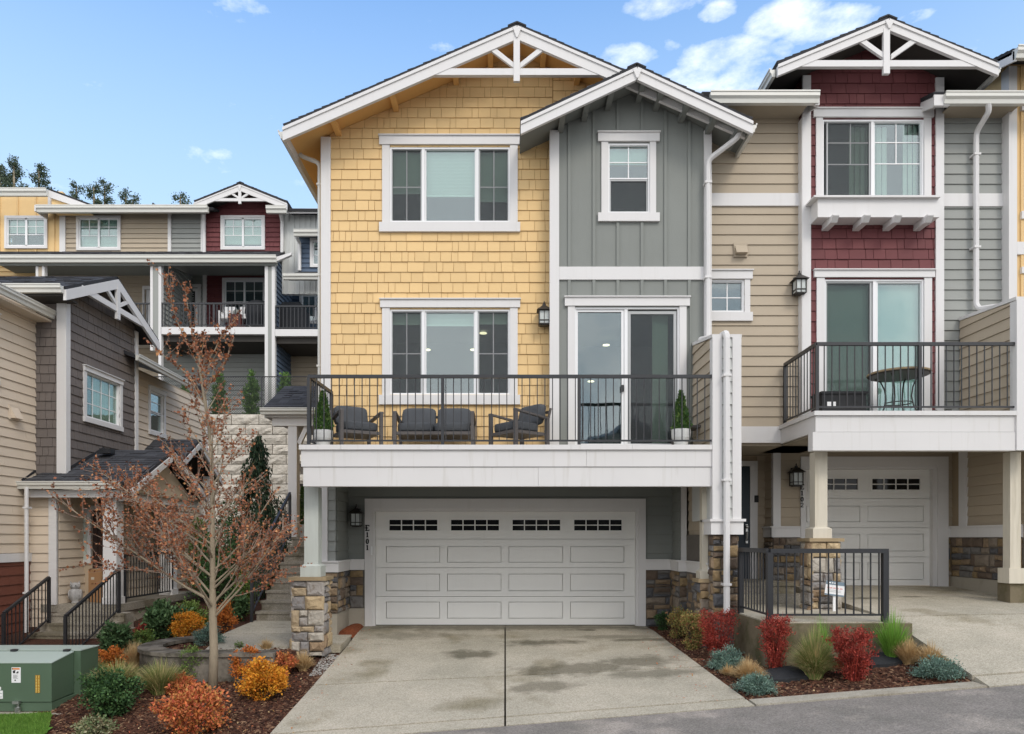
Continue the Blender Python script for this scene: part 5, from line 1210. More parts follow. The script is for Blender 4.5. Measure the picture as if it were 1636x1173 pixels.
window(H, FRs, hole, [dict(r=(hole[0]+.02, hole[1]+.02, hole[2]-.02, hole[3]-.02), us=tuple(hole[0]+uu*k for k in (.25, .5, .75)), vs=tuple(hole[1]+(hole[3]-hole[1])*k for k in (.33, .66)), curtain=(hole[0]+uu*.35, hole[2]), low=True)],
       head=[(hole[0]-.1, hole[3], hole[2]+.1, hole[3]+.1)], sides=[(hole[0]-.1, hole[1], hole[0], hole[3]), (hole[2], hole[1], hole[2]+.1, hole[3])], sill=[(hole[0]-.1, hole[1]-.1, hole[2]+.1, hole[1])])
def sidegable(root, X, y0, ya, y1, ze_, za, Xb, truss=True, rk=.2, sof=None, gut=True, label=None):
    """gable whose face looks along +x: eaves at y0 and y1, ridge at ya; roof runs back to Xb"""
    roofslab(root, (Xb, y0, ze_), (X, y0, ze_), (X, ya, za), (Xb, ya, za), .06, name='roof_slope'); roofslab(root, (Xb, y1, ze_), (X, y1, ze_), (X, ya, za), (Xb, ya, za), .06, name='roof_slope')
    F = sideR(X); s = (za-ze_)/(ya-y0)
    for (a, za_, b, zb__) in ((y0, ze_, ya, za), (ya, za, y1, ze_)):
        mb = MB(); mb.prism(F, [(a, za_-.06-rk), (b, zb__-.06-rk), (b, zb__-.06), (a, za_-.06)], -.04, .02); part('rake_board', mb, M['white'], root)
        mb = MB(); mb.prism(F, [(a, za_-.12), (b, zb__-.12), (b, zb__-.08), (a, za_-.08)], Xb-X, -.045); part('soffit', mb, sof or M['dark_soffit'], root)
    if truss:
        f = .32; zc = ze_+(za-ze_)*f-.12; mb = MB(); mb.rect(F, y0+(ya-y0)*f*.9, zc-.06, y1-(y1-ya)*f*.9, zc+.06, -.06, .012); part('collar_beam', mb, M['white'], root)
        mb = MB(); mb.rect(F, ya-.06, zc-.22, ya+.06, za-.2, -.03, .028); part('king_post', mb, M['white'], root)
        for q in (-1, 1):
            mb = MB(); mb.beam((X-.01, ya+q*.04, zc+.08), (X-.01, ya+q*.48, zc+.33), .05, .07, (0, 1, 0)); part('truss_strut', mb, M['white'], root)
sidegable(H, XG, 13.6, 15.44, 17.28, 6.40, zapex, -12)
gutter(H, (-12, 13.58, 6.40), (XG-.02, 13.58, 6.40), (0, -1, 0), w=.11, h=.14)
mb = MB(); mb.box(-12, XG-.05, 13.6, 14.07, 6.22, 6.26); part('soffit', mb, M['dark_soffit'], H)
# cream wall further back with its own window and eave
XC = -8.92; FC = sideR(XC); ch = (18.05, 4.35, 18.75, 5.35)
cw = slab(H, FC, [(16.75, 2.0), (21.5, 2.0), (21.5, 5.75), (16.75, 5.75)], [ch], M['cream'])
clad(cw, FC, [(16.75, 2.0), (21.5, 2.0), (21.5, 5.7), (16.75, 5.7)], [ch], 'lap', M['cream'], .178, 205)
window(H, FC, ch, [dict(r=(ch[0]+.02, ch[1]+.02, ch[2]-.02, 4.83)), dict(r=(ch[0]+.02, 4.85, ch[2]-.02, ch[3]-.02), mull=False, vs=(5.1,))], head=[(ch[0]-.1, ch[3], ch[2]+.1, ch[3]+.1)], sides=[(ch[0]-.1, ch[1], ch[0], ch[3]), (ch[2], ch[1], ch[2]+.1, ch[3])], sill=[(ch[0]-.1, ch[1]-.1, ch[2]+.1, ch[1])])
board(H, FC, (21.4, 2, 21.5, 5.75), M['white'], 0, .04, 'corner_board')
gutter(H, (-8.32, 16.2, 5.78), (-8.32, 19.1, 5.72), (1, 0, 0), w=.09, h=.13)
mb = MB(); mb.prism(front(16.2), [(-8.32, 5.7), (-8.32, 5.78), (-12, 7.2), (-12, 7.0)], -2.9, 0); part('roof_slope', mb, M['roofing_edge'], H)
# side porch
yp0, yr = 13.6, 15.36
roofslab(H, (-9.17, yp0, 2.70), (-7.12, yp0, 2.70), (-7.05, yr, 3.52), (-8.62, yr, 3.52), .05, name='porch_roof')
roofslab(H, (-8.6, 17.1, 2.70), (-7.05, 17.1, 2.70), (-7.05, yr, 3.52), (-8.6, yr, 3.52), .05, name='porch_roof')
mb = MB(); mb.box(-8.38, -8.16, 14.86, 15.06, 3.40, 3.50); mb.box(-8.42, -8.12, 14.80, 14.86, 3.39, 3.43); part('roof_vent', mb, M['metal'], H)
mb = MB(); mb.beam((-8.585, 14.07, 2.98), (-8.585, 15.4, 3.57), .03, .05); mb.beam((-9.17, 13.65, 2.74), (-9.17, 14.05, 2.96), .03, .04); part('roof_flashing', mb, M['roofing_edge'], H)
gutter(H, (-9.2, 13.59, 2.70), (-7.28, 13.59, 2.70), (0, -1, 0), w=.1, h=.13)
sidegable(H, -7.05, 13.62, yr, 17.1, 2.66, 3.53, -7.3, truss=False, rk=.14)
mb = MB(); mb.prism(sideR(-7.3), [(14.0, 2.5), (16.9, 2.5), (yr, 3.3)], -.05, 0); part('gable_infill', mb, M['cream'], H)
mb = MB(); mb.box(-9.1, -7.2, 13.75, 17.0, 2.50, 2.54); part('porch_ceiling', mb, M['soffit_beige'], H)
mb = MB(); mb.box(-9.1, -7.2, 13.68, 13.8, 2.42, 2.56); mb.box(-7.42, -7.25, 13.81, 17, 2.36, 2.535); part('porch_beam', mb, M['white'], H)
for (x, y) in ((-7.62, 14.0), (-7.62, 16.3)):
    mb = MB(); mb.box(x-.13, x+.13, y-.13, y+.13, .37, 2.45); mb.box(x-.15, x+.15, y-.15, y+.15, .37, .5); part('porch_column', mb, M['white'], H)
pf = slab(H, front(13.9), [(XB, -.6), (-8.66, -.6), (-8.66, 2.6), (XB, 2.6)], [], M['cream'], t=.1, name='porch_wall')
clad(pf, front(13.9), [(XB, -.6), (-8.79, -.6), (-8.79, 2.6), (XB, 2.6)], [], 'lap', M['cream'], .178, 206)
board(H, front(13.9), (-8.79, .36, -8.64, 2.55), M['white'], 0, .045, 'corner_board')
ps = slab(H, sideR(-8.66), [(13.9, .3), (14.8, .3), (14.8, 2.6), (13.9, 2.6)], [], M['cream'], t=.1, name='porch_wall')
clad(ps, sideR(-8.66), [(13.95, .37), (14.8, .37), (14.8, 2.5), (13.95, 2.5)], [], 'lap', M['cream'], .178, 207)
FDd = front(14.8); pd_ = slab(H, FDd, [(-8.66, .3), (-7.95, .3), (-7.95, 2.6), (-8.66, 2.6)], [], M['cream'], t=.1, name='porch_wall')
Yp = 14.8
mb = MB(); mb.rect(FDd, U(131.5, Yp), V(900, Yp), U(147, Yp), V(812, Yp), 0, .05); sl = part('side_window', mb, M['white'], H)
mb = MB(); mb.rect(FDd, U(135.5, Yp), V(894, Yp), U(141.5, Yp), V(818, Yp), .05, .056); part('pane', mb, M['curtain'], sl)
mb = MB(); mb.rect(FDd, U(149, Yp), .37, U(169, Yp), V(816, Yp), 0, .03); dd = part('front_door', mb, M['door_brown'], H)
for a, b in ((151.5, 158), (160.5, 167)):
    mb = MB(); mb.rect(FDd, U(a, Yp), V(950, Yp), U(b, Yp), V(895, Yp), .03, .045); mb.rect(FDd, U(a, Yp), V(885, Yp), U(b, Yp), V(825, Yp), .03, .045); part('door_panel', mb, M['door_brown'], dd)
mb = MB(); mb.sph((U(167.5, Yp), Yp-.07, V(898, Yp)), .03); mb.rect(FDd, U(166.5, Yp), V(893, Yp), U(168.5, Yp), V(880, Yp), .03, .06); part('door_handle', mb, M['steel'], dd)
mb = MB(); mb.rect(FDd, U(169.2, Yp), .37, U(178, Yp), V(808, Yp), 0, .045); mb.rect(FDd, U(147.3, Yp), V(815.5, Yp), U(169, Yp), V(808, Yp), 0, .044); part('door_frame', mb, M['white'], H)
pb = slab(H, sideR(-8.25), [(14.8, .3), (19.5, .3), (19.5, 2.9), (14.8, 2.9)], [], M['cream'], t=.1, name='porch_wall')
clad(pb, sideR(-8.25), [(14.85, .37), (19.5, .37), (19.5, 2.6), (14.85, 2.6)], [], 'lap', M['cream'], .178, 208)
downspout(H, [(-8.99, 13.52, 2.6), (-8.99, 13.52, -.7)], .036)
# second porch gable behind
sidegable(H, -7.75, 16.9, 18.3, 19.7, 3.3, 4.15, -9.5, truss=False, rk=.15)
for y in (17.2, 19.4):
    mb = MB(); mb.box(-8.1, -7.9, y-.1, y+.1, .5, 3.3); part('porch_column', mb, M['white'], H)
# porch slab, stairs and their rails
PS = thing('porch_landing', 'concrete porch slab in front of the dark brown door, left house', 'landing', (-8, 14, .3))
mb = MB(); mb.box(-8.95, -7.42, 13.87, 17.4, .22, .368); part('landing_slab', mb, M['step_agg'], PS)
mb = MB(); mb.box(-8.9, -7.47, 13.95, 17.35, -.5, .22); part('foundation', mb, M['footing'], PS)
S3 = thing('staircase', 'wide concrete steps rising to the left house porch behind the green cabinet', 'stairs', (-8, 13, 0))
for k in range(1, 8):
    y = 13.9-.3*k; z = .365-.148*k; mb = MB(); mb.box(-8.6, -7.2 if k < 3 else -7.1, y, 13.95, z-.15, z); mb.box(-8.61, -7.19 if k < 3 else -7.09, y-.015, y+.05, z-.04, z+.002); part('step', mb, M['step_agg'], S3)
for nm, x, ya, yb, za, zb__ in (('left', -8.43, 12.1, 13.3, -.46, .08), ('right', -7.36, 12.05, 13.72, -.50, .22)):
    hr = thing('stair_railing', 'black handrail on the %s side of the left house porch steps' % ('wall' if nm == 'left' else 'garden'), 'railing', (x, ya, za), group='handrails of the left house steps')
    del hr['group']
    rail(hr, [(x, ya, za), (x, yb, zb__)], .84, .08, .10, own=1, tops=.045, topw=.045, posth=.02)
pr_ = thing('porch_railing', 'black railing along the left house porch, behind the bare reddish tree', 'railing', (-7.47, 15, .37))
rail(pr_, [(-7.5, 14.2, .37), (-7.5, 16.2, .37)], .95, .09, .11, own=1)

# ================================================================== row of houses on the terrace behind
YR = 30.0; FRW = front(YR)
ter = grid(-32, 60, 28.6, 80, lambda x, y: 6.45+.02*noise.noise(Vector((x, y, 0))), 20, 10); o = part('upper_terrace', ter, M['soil']); o['kind'] = 'structure'
def farwin(root, x0, y0, x1, y1, Y=YR, split=2, blind=None, tr=4):
    F = front(Y); r = (U(x0+tr, Y), V(y1-tr, Y), U(x1-tr, Y), V(y0+tr, Y)); mb = MB(); mb.ring(F, U(x0, Y), V(y1, Y), U(x1, Y), V(y0, Y), tr*Y/FOC, 0.02, .09)
    w_ = part('window', mb, M['white'], root); mb = MB(); mb.ring(F, r[0], r[1], r[2], r[3], .045, -.02, .05); um = (r[0]+r[2])/2
    if split == 2: mb.rect(F, um-.04, r[1], um+.04, r[3], -.02, .05)
    part('frame', mb, M['vinyl'], w_)
    mb = MB(); mb.rect(F, r[0], r[1], r[2], r[3], .0, .006); part('pane', mb, M['glass'], w_)
    mb = MB()
    hh = r[3]-r[1]
    for a, b in (((r[0], um), (um, r[2])) if split == 2 else ((r[0], r[2]),)):
        mb.rect(F, (a+b)/2-.014, r[1]+hh*.42, (a+b)/2+.014, r[3], .007, .02)
        mb.rect(F, a, r[1]+hh*.42-.014, b, r[1]+hh*.42+.014, .007, .0205); mb.rect(F, a, r[1]+hh*.72-.012, b, r[1]+hh*.72+.012, .007, .0205)
    part('muntins', mb, M['vinyl'], w_)
    mb = MB(); mb.rect(F, r[0]-.2, r[1]-.2, r[2]+.2, r[3]+.2, -.6, -.58); part('room', mb, M['room'], w_)
    if blind:
        mb = MB(); v = r[3]; 
        while v > r[3]-hh*blind: mb.rect(F, r[0], v-.05, r[2], v-.006, -.1, -.09); v -= .055
        part('blind', mb, M['blind'], w_)
    return w_
def farwall(root, px0, px1, py0, py1, ma, holes=(), kind='lap', Y=YR, seed=1, top=None, nm='wall'):
    F = front(Y); reg = [(U(px0, Y), V(py1, Y)), (U(px1, Y), V(py1, Y)), (U(px1, Y), V(py0, Y)), (U(px0, Y), V(py0, Y))]
    if top: reg = reg[:2]+[(U(a, Y), V(b, Y)) for a, b in top]
    hs = [(U(a+3, Y), V(d-3, Y), U(c-3, Y), V(b+3, Y)) for a, b, c, d in holes]
    w_ = slab(root, F, reg, hs, ma, t=.2, name=nm, raw=kind not in ('lap', 'shake'))
    if kind in ('lap', 'shake'): clad(w_, F, reg, hs, kind, ma, .20, seed, joined=True, wmin=.16, wmax=.34, bot=.05, maxlen=30)
    else:
        mb = MB(); u = reg[0][0]
        while u < reg[1][0]:
            for q in [convclip([(u, -5), (u+.06, -5), (u+.06, 30), (u, 30)], reg)]:
                if len(q) > 2:
                    ps = [q]
                    for h in hs: ps = minus(ps, h)
                    for x in ps: mb.prism(F, x, 0, .04)
            u += kind
        if mb.v: part('battens', mb, ma, w_, kind='stuff')
    return w_
def fb(root, px0, px1, py0, py1, Y=YR, n1=.09, ma=None, nm='trim_board'):
    mb = MB(); mb.rect(front(Y), U(px0, Y), V(py1, Y), U(px1, Y), V(py0, Y), -.02, n1); return part(nm, mb, ma or M['white'], root)
K1 = thing('townhouse', 'pale yellow hillside townhouse at the far left of the upper row', 'house', (U(40, YR), YR, 6.5))
wa = farwall(K1, -60, 100, 306, 404, M['yellow'], [(9, 346, 77, 398)], .38*2); fb(K1, 97, 106, 330, 404)
farwin(K1, 9, 346, 77, 398, blind=.45)
gutter(K1, (U(-80, 29.3), 29.3, V(304, 29.3)), (U(78, 29.3), 29.3, V(304, 29.3)), (0, -1, 0), w=.2, h=.28)
mb = MB(); mb.prism(front(29.3), [(U(78, 29.3), V(304, 29.3)-.28), (U(140, 29.3), V(336, 29.3)), (U(148, 29.3), V(330, 29.3)), (U(78, 29.3), V(304, 29.3))], -.1, .0); part('rake_board', mb, M['white'], K1)
mb = MB(); mb.prism(front(29.3), [(U(78, 29.3), V(304, 29.3)), (U(148, 29.3), V(330, 29.3)), (U(148, 29.3), V(330, 29.3)+.08), (U(78, 29.3), V(304, 29.3)+.08)], -.5, .0); part('roof_edge', mb, M['roofing_edge'], K1)
mb = MB(); mb.prism(front(29.35), [(U(80, 29.3), V(312, 29.3)), (U(80, 29.3), V(335, 29.3)), (U(138, 29.3), V(335, 29.3))], -.5, -.05); part('gable_wall', mb, M['yellow'], K1); fb(K1, 78.5, 83, 312, 332)
farwall(K1, -60, 57, 420, 470, M['yellow'], Y=32)
K2 = thing('townhouse', 'taupe hillside townhouse with covered deck in the upper row', 'house', (U(190, YR), YR, 6.5))
farwall(K2, 106, 270, 338, 404, M['beige'], [(123.5, 346, 194, 401)], seed=2); farwin(K2, 123.5, 346, 194, 401, blind=.97)
fb(K2, 269.5, 274.5, 340, 404)
gutter(K2, (U(62, 29.3), 29.3, V(331, 29.3)), (U(334, 29.3), 29.3, V(331, 29.3)), (0, -1, 0), w=.2, h=.26)
mb = MB(); mb.box(U(60, 29.3), U(62, 29.3), 29.1, 29.9, V(341, 29.3), V(331, 29.3)); part('gutter_end', mb, M['white'], K2)
roofslab(K2, (U(62, 29.3), 29.3, V(331, 29.3)), (U(340, 29.3), 29.3, V(331, 29.3)), (U(340, 29.3), 34, V(331, 29.3)+1.4), (U(62, 29.3), 34, V(331, 29.3)+1.4), .1, courses=False)
for px in (214, 226, 262, 280, 243):
    mb = MB(); mb.box(U(px, 31), U(px, 31)+(.3 if px != 243 else .06), 31, 31.3, V(330, 31)-.3, V(327, 31) if px != 243 else V(324, 31)); part('roof_vent', mb, M['metal'], K2)
farwall(K2, 70, 258, 428, 560, M['beige'], [(230, 460, 256, 532)], Y=32.3, seed=3)
mb = MB(); mb.rect(front(32.3), U(229, 32.3), V(534, 32.3), U(258, 32.3), V(458, 32.3), -.1, -.02); part('patio_door', mb, M['vinyl'], K2); fb(K2, 229, 232, 458, 530, 32.3); fb(K2, 232, 246, 458, 463, 32.3); fb(K2, 246, 249, 458, 530, 32.3)
K3 = thing('townhouse', 'hillside townhouse with dark red shingled gable bay and furnished deck', 'house', (U(380, YR), YR, 6.5))
farwall(K3, 274.5, 323, 338, 404, M['grey2'], seed=4); fb(K3, 322, 329.5, 338, 404)
ak = V(291, 29.2)
farwall(K3, 329.5, 450, 314, 402, M['red'], [(353.5, 345.5, 424, 400)], 'shake', seed=5, top=[(450, 318), (384, 294), (329.5, 318)])
farwin(K3, 353.5, 345.5, 424, 400, blind=.85)
gable(K3, 29.2, 36, 383.5, 291, 309.5, 459, .40, .24, t=.2, soff=M['dark_soffit'], truss=(328, 440, 317, 321.5, 381, 385.5, 326, 19, 306, 318, 0))
gutter(K3, (U(427, 29.3), 29.3, V(332, 29.3)), (U(459, 29.3), 29.3, V(332, 29.3)), (0, -1, 0), w=.2, h=.26)
downspout(K3, [(U(324, 29.5), 29.6, V(340, 29.5)), (U(325, 29.8), 29.85, V(352, 29.8)), (U(325.5, 29.8), 29.85, V(404, 29.8))], .07)
downspout(K3, [(U(447, 29.5), 29.6, V(340, 29.5)), (U(450, 29.8), 29.85, V(352, 29.8)), (U(450, 29.8), 29.85, V(404, 29.8))], .07)
# long lower roof and gutter carried over both decks
YL = 28.9
roofslab(K3, (U(-60, YL), YL, V(410, YL)), (U(443, YL), YL, V(410, YL)), (U(455, 30), 30, V(402, 30)), (U(-60, 30), 30, V(402, 30)), .1, name='lower_roof')
gutter(K3, (U(-60, YL), YL, V(410.5, YL)), (U(443, YL), YL, V(410.5, YL)), (0, -1, 0), w=.2, h=.26, name='lower_gutter')
mb = MB(); mb.prism(front(YL), [(U(443, YL), V(418, YL)), (U(466, YL), V(408, YL)), (U(466, YL), V(404, YL)), (U(443, YL), V(411, YL))], -.1, .05); part('rake_board', mb, M['white'], K3)
mb = MB(); mb.box(U(-60, YL), U(443, YL), 29.95, 32.3, 13.42, 13.48); mb.box(U(-60, YL), U(443, YL), YL+.02, YL+.06, V(424, YL), V(412, YL)); part('deck_ceiling', mb, M['soffit'], K3)
for (a, b, c) in ((57, 61, 500), (67, 71, 500), (240, 244, 560), (253, 257.5, 690), (423, 428, 654), (434, 439, 654)):
    mb = MB(); mb.box(U(a, 29), U(b, 29), 29, 29.2, V(c, 29), V(420, 29)); part('deck_post', mb, M['white'], K3)
mb = MB(); mb.box(U(244, 29), U(253, 29), 29.02, 29.1, V(560, 29), V(420, 29)); mb.box(U(428, 29), U(434, 29), 29.02, 29.1, V(654, 29), V(420, 29)); part('fin_wall', mb, M['grey2'], K3)
mb = MB(); mb.box(U(61, 29), U(67, 29), 29.02, 29.1, V(500, 29), V(420, 29)); part('fin_wall', mb, M['beige'], K3)
sL = sideR(U(256, 29.3)); sw2 = slab(K3, sL, [(29.2, 9.5), (32.3, 9.5), (32.3, 13.4), (29.2, 12.9)], [], M['grey2'], t=.1, name='deck_side_wall'); clad(sw2, sL, [(29.2, 9.5), (32.3, 9.5), (32.3, 13.4), (29.2, 12.8)], [], 'lap', M['grey2'], .2, 6, joined=True, bot=.05)
farwall(K3, 275, 325, 425, 540, M['grey'], [(282, 458, 320, 530)], Y=32.3, seed=7)
w_ = fb(K3, 281, 322, 455, 460, 32.3); fb(K3, 281, 286, 460, 530, 32.3); fb(K3, 317, 322, 460, 530, 32.3)
mb = MB(); mb.rect(front(32.3), U(286, 32.3), V(530, 32.3), U(317, 32.3), V(460, 32.3), -.02, .03); dr2 = part('patio_door', mb, M['vinyl'], K3); mb = MB(); mb.rect(front(32.3), U(291, 32.3), V(525, 32.3), U(312, 32.3), V(466, 32.3), .03, .04); part('pane', mb, M['dark_glass'], dr2)
mb = MB()
for k in range(14): mb.rect(front(32.3), U(293, 32.3), V(470+k*3.6, 32.3), U(310, 32.3), V(468.6+k*3.6, 32.3), .041, .046)
part('blind', mb, M['screen_frame'], dr2)
fb(K3, 325, 331, 425, 540, 32.3)
farwall(K3, 331, 428, 425, 540, M['red'], [(356, 445, 424, 511)], 'shake', Y=32.3, seed=8); farwin(K3, 356, 445, 426, 511, Y=32.3, blind=0)
mb = MB(); mb.box(U(257, 29), U(423, 29), 29.0, 32.3, V(534, 29), V(522.5, 29)); part('deck', mb, M['white'], K3)
mb = MB(); mb.box(U(257, 29), U(423, 29), 29.2, 32.3, V(534, 29)-.25, V(534, 29)-.02); part('deck_joists', mb, M['dark_soffit'], K3)
rail(K3, [(U(257, 29), 29.05, V(523, 29)), (U(423, 29), 29.05, V(523, 29))], V(484.5, 29)-V(523, 29), .1, .15, posts=[(U(257, 29), 29.05, V(523, 29)), (U(341, 29), 29.05, V(523, 29)), (U(422, 29), 29.05, V(523, 29))], bal=.03, tops=.06, topw=.07, pw=.07)
rail(K2, [(U(205, 29), 29.05, V(523, 29)), (U(240, 29), 29.05, V(523, 29))], V(484.5, 29)-V(523, 29), .1, .15, bal=.03, tops=.06, topw=.07)
farwall(K3, 257, 427, 536, 668, M['grey2'], Y=31.2, seed=9, nm='lower_wall'); farwall(K2, 40, 256, 536, 668, M['beige'], Y=31.2, seed=15, nm='lower_wall'); mb = MB(); mb.box(U(40, 29), U(240, 29), 29.0, 32.3, V(534, 29), V(522.5, 29)); part('deck', mb, M['white'], K2)
K4 = thing('townhouse', 'white and slate blue hillside townhouse right of the red gable', 'house', (U(500, YR), YR, 6.5))
farwall(K4, 451, 600, 338, 470, M['white_siding'], kind=.22, seed=10)
fb(K4, 459, 600, 333, 341, 29.4, n1=.0); 
roofslab(K4, (U(459, 29.3), 29.3, V(333, 29.3)), (U(600, 29.3), 29.3, V(334, 29.3)), (U(600, 29.3), 34, V(333, 29.3)+1), (U(459, 29.3), 34, V(333, 29.3)+1), .1, courses=False)
farwall(K4, 478, 600, 372, 436, M['blue'], [(496, 382, 530, 428)], Y=29.4, seed=11); farwin(K4, 496, 382, 530, 428, Y=29.4, split=1)
gutter(K4, (U(471, 28.8), 28.8, V(370, 28.8)), (U(600, 28.8), 28.8, V(370, 28.8)), (0, -1, 0), w=.2, h=.22); mb = MB(); mb.prism(front(28.8), [(U(471, 28.8), V(370, 28.8)), (U(600, 28.8), V(370, 28.8)), (U(600, 28.8), V(364, 28.8)), (U(510, 28.8), V(366, 28.8))], -1, 0); part('roof_edge', mb, M['roofing_edge'], K4)
downspout(K4, [(U(472, 28.8), 28.9, V(376, 28.8)), (U(478, 29.2), 29.25, V(388, 29.2)), (U(478, 29.2), 29.25, V(432, 29.2))], .07)
mb = MB(); mb.prism(front(28.8), [(U(455, 28.8), V(440, 28.8)), (U(600, 28.8), V(440, 28.8)), (U(600, 28.8), V(434, 28.8)), (U(478, 28.8), V(434, 28.8))], -.6, 0); part('lower_roof', mb, M['roofing_edge'], K4)
gutter(K4, (U(454, 28.7), 28.7, V(440, 28.7)), (U(600, 28.7), 28.7, V(440, 28.7)), (0, -1, 0), w=.2, h=.2)
farwall(K4, 456, 600, 446, 545, M['blue'], [(479, 454, 530, 518)], Y=31.5, seed=12); farwin(K4, 479, 454, 530, 518, Y=31.5)
sB = sideR(U(439.5, 29.2)); s4 = slab(K4, sB, [(29.2, 6.3), (31.5, 6.3), (31.5, 13.0), (29.2, 13.0)], [], M['blue'], t=.1, name='side_wall'); clad(s4, sB, [(29.2, 6.3), (31.5, 6.3), (31.5, 13.0), (29.2, 13.0)], [], 'lap', M['blue'], .2, 13, joined=True, bot=.05)
mb = MB(); mb.box(U(439.5, 29), U(600, 29), 29.0, 31.5, V(537, 29), V(526, 29)); part('deck', mb, M['white'], K4)
mb = MB(); mb.box(U(440, 29), U(600, 29), 29.2, 31.5, V(537, 29)-.25, V(537, 29)-.02); part('deck_joists', mb, M['dark_soffit'], K4)
rail(K4, [(U(440, 29), 29.05, V(527, 29)), (U(560, 29), 29.05, V(527, 29))], V(489, 29)-V(527, 29), .1, .15, bal=.03, tops=.06, topw=.07)
farwall(K4, 456, 600, 540, 668, M['beige'], Y=31.3, seed=14, nm='lower_wall')
# things on the far decks
g = MB(); yg, x0_, x1_, zg = 29.7, U(441, 29.7), U(488, 29.7), V(527, 29.7)
g.add([(x0_, yg, zg), (x1_, yg, zg), (x1_, yg+.7, zg), (x0_, yg+.7, zg), (x0_+.03, yg, zg+.85), (x1_-.03, yg, zg+.85), (x1_-.03, yg+.7, zg+.85), (x0_+.03, yg+.7, zg+.85), (x0_+.25, yg+.1, zg+1.18), (x1_-.25, yg+.1, zg+1.18), (x1_-.25, yg+.55, zg+1.18), (x0_+.25, yg+.55, zg+1.18)], [(0,1,5,4),(1,2,6,5),(2,3,7,6),(3,0,4,7),(4,5,9,8),(5,6,10,9),(6,7,11,10),(7,4,8,11),(8,9,10,11)])
single('covered_grill', g, M['cover_black'], 'large black cloth covered grill on the deck of the slate blue house', 'grill', (x0_, yg, zg))
g = MB(); g.lathe([(.52, 0), (.56, .5), (.5, .95), (.3, 1.08), (.02, 1.12)], (U(413, 30), 30.0, V(523, 29.9)), 16); single('covered_grill', g, M['cover_black'], 'round black covered grill under the window of the red gable house deck', 'grill', (U(413, 30), 30, V(523, 29.9)))
for px, lab in ((365, 'white deck armchair left of the small dark table on the far deck'), (391, 'white deck armchair with patterned cushion near the covered grill')):
    t = thing('deck_chair', lab, 'chair', (U(px, 29.9), 29.9, V(523.5, 29.9)), local=True); a = MB()
    a.box(-.3, -.25, -.3, .3, 0, .62); a.box(.25, .3, -.3, .3, 0, .62); a.box(-.3, .3, -.28, .3, .3, .36); a.box(-.3, .3, .26, .31, .3, .8); part('frame', a, M['white'], t)
    a = MB(); a.box(-.24, .24, -.25, .25, .36, .5); a.box(-.24, .24, .12, .26, .5, .9); part('cushion', a, M['cushion_print'], t)
t = thing('planter_box', 'small reddish planter crate with a green plant on the far deck', 'planter', (U(378, 29.7), 29.7, V(523.5, 29.7)), local=True); a = MB(); a.box(-.25, .25, -.2, .2, 0, .5); part('box', a, M['red_wood'], t); a = MB(); a.sph((0, 0, .6), .15); part('plant', a, M['grey'], t)

# ---- retaining wall of split faced blocks
RW = thing('retaining_wall', 'tall pale split-faced block retaining wall below the upper houses', 'wall', (-10, 28, 3))
YW = 28.0; FW_ = front(YW); bh_, bw_ = .385, 1.06; ztop = V(663, YW)
mb = MB(); mb.rect(FW_, -19, 0, 0, ztop-.02, -.6, -.03); part('wall_core', mb, M['mortar'], RW)
rnd = random.Random(5)
for r in range(15):
    zt_ = ztop-r*bh_; off = (r % 2)*.5
    for c in range(-18, -3):
        u0 = (c+off)*bw_; u1 = u0+bw_*1.0-.03; v1_ = zt_-.014; v0_ = zt_-bh_+.01
        if u1 > U(520, YW) or u0 < -19: continue
        nx, ny = 5, 3; vs = []
        for j in range(ny+1):
            for i in range(nx+1):
                e = 0 if (i in (0, nx) or j in (0, ny)) else 1
                vs.append(FW_.p(u0+(u1-u0)*i/nx+e*rnd.uniform(-.03, .03), v0_+(v1_-v0_)*j/ny+e*rnd.uniform(-.02, .02), .0+(.075 if not e else rnd.uniform(.075, .15))))
        fs = [(j*(nx+1)+i, j*(nx+1)+i+1, (j+1)*(nx+1)+i+1, (j+1)*(nx+1)+i) for j in range(ny) for i in range(nx)]
        m = len(vs)
        for (a, b) in ((0, 0), (1, 0), (1, 1), (0, 1)): vs.append(FW_.p((u0, u1)[a], (v0_, v1_)[b], -.2))
        fs += [(nx, 0, m, m+1), (nx*1+(nx+1)*ny, nx, m+1, m+2), ((nx+1)*ny, (nx+1)*ny+nx, m+2, m+3), (0, (nx+1)*ny, m+3, m)]
        q = MB(); q.add(vs, fs); part('block', q, M['block'], RW, pivot=FW_.p((u0+u1)/2, (v0_+v1_)/2, 0))
# stepped upper course
mb = MB(); mb.rect(FW_, -19, ztop-.04, U(470, YW), ztop+.02, -.8, .02); part('cap_course', mb, M['block'], RW)
# chain link fence on top
CF = thing('chain_link_fence', 'black chain link fence along the top of the block retaining wall', 'fence', (-10, 28.4, 6.45))
mb = MB(); fy = 28.35; fx0, fx1 = U(205, fy), U(530, fy); zf0, zf1 = V(663, fy), V(602, fy)
mb.tube([(fx0, fy, zf1), (fx1, fy, zf1)], .02, 6); part('top_rail', mb, M['metal'], CF)
for px in (215, 320, 418, 500): mb = MB(); mb.tube([(U(px, fy), fy, zf0-.1), (U(px, fy), fy, zf1)], .028, 6); part('post', mb, M['metal'], CF)
mb = MB(); k = fx0; hh = zf1-zf0
while k < fx1+hh:
    for s in (1, -1):
        a, b = (k-hh, k) if s > 0 else (k, k-hh); mb.beam((a, fy+.004*s, zf0), (b, fy+.004*s, zf1), .007, .007, (0, 1, 0))
    k += .095
part('mesh', mb, M['metal'], CF, kind='stuff')

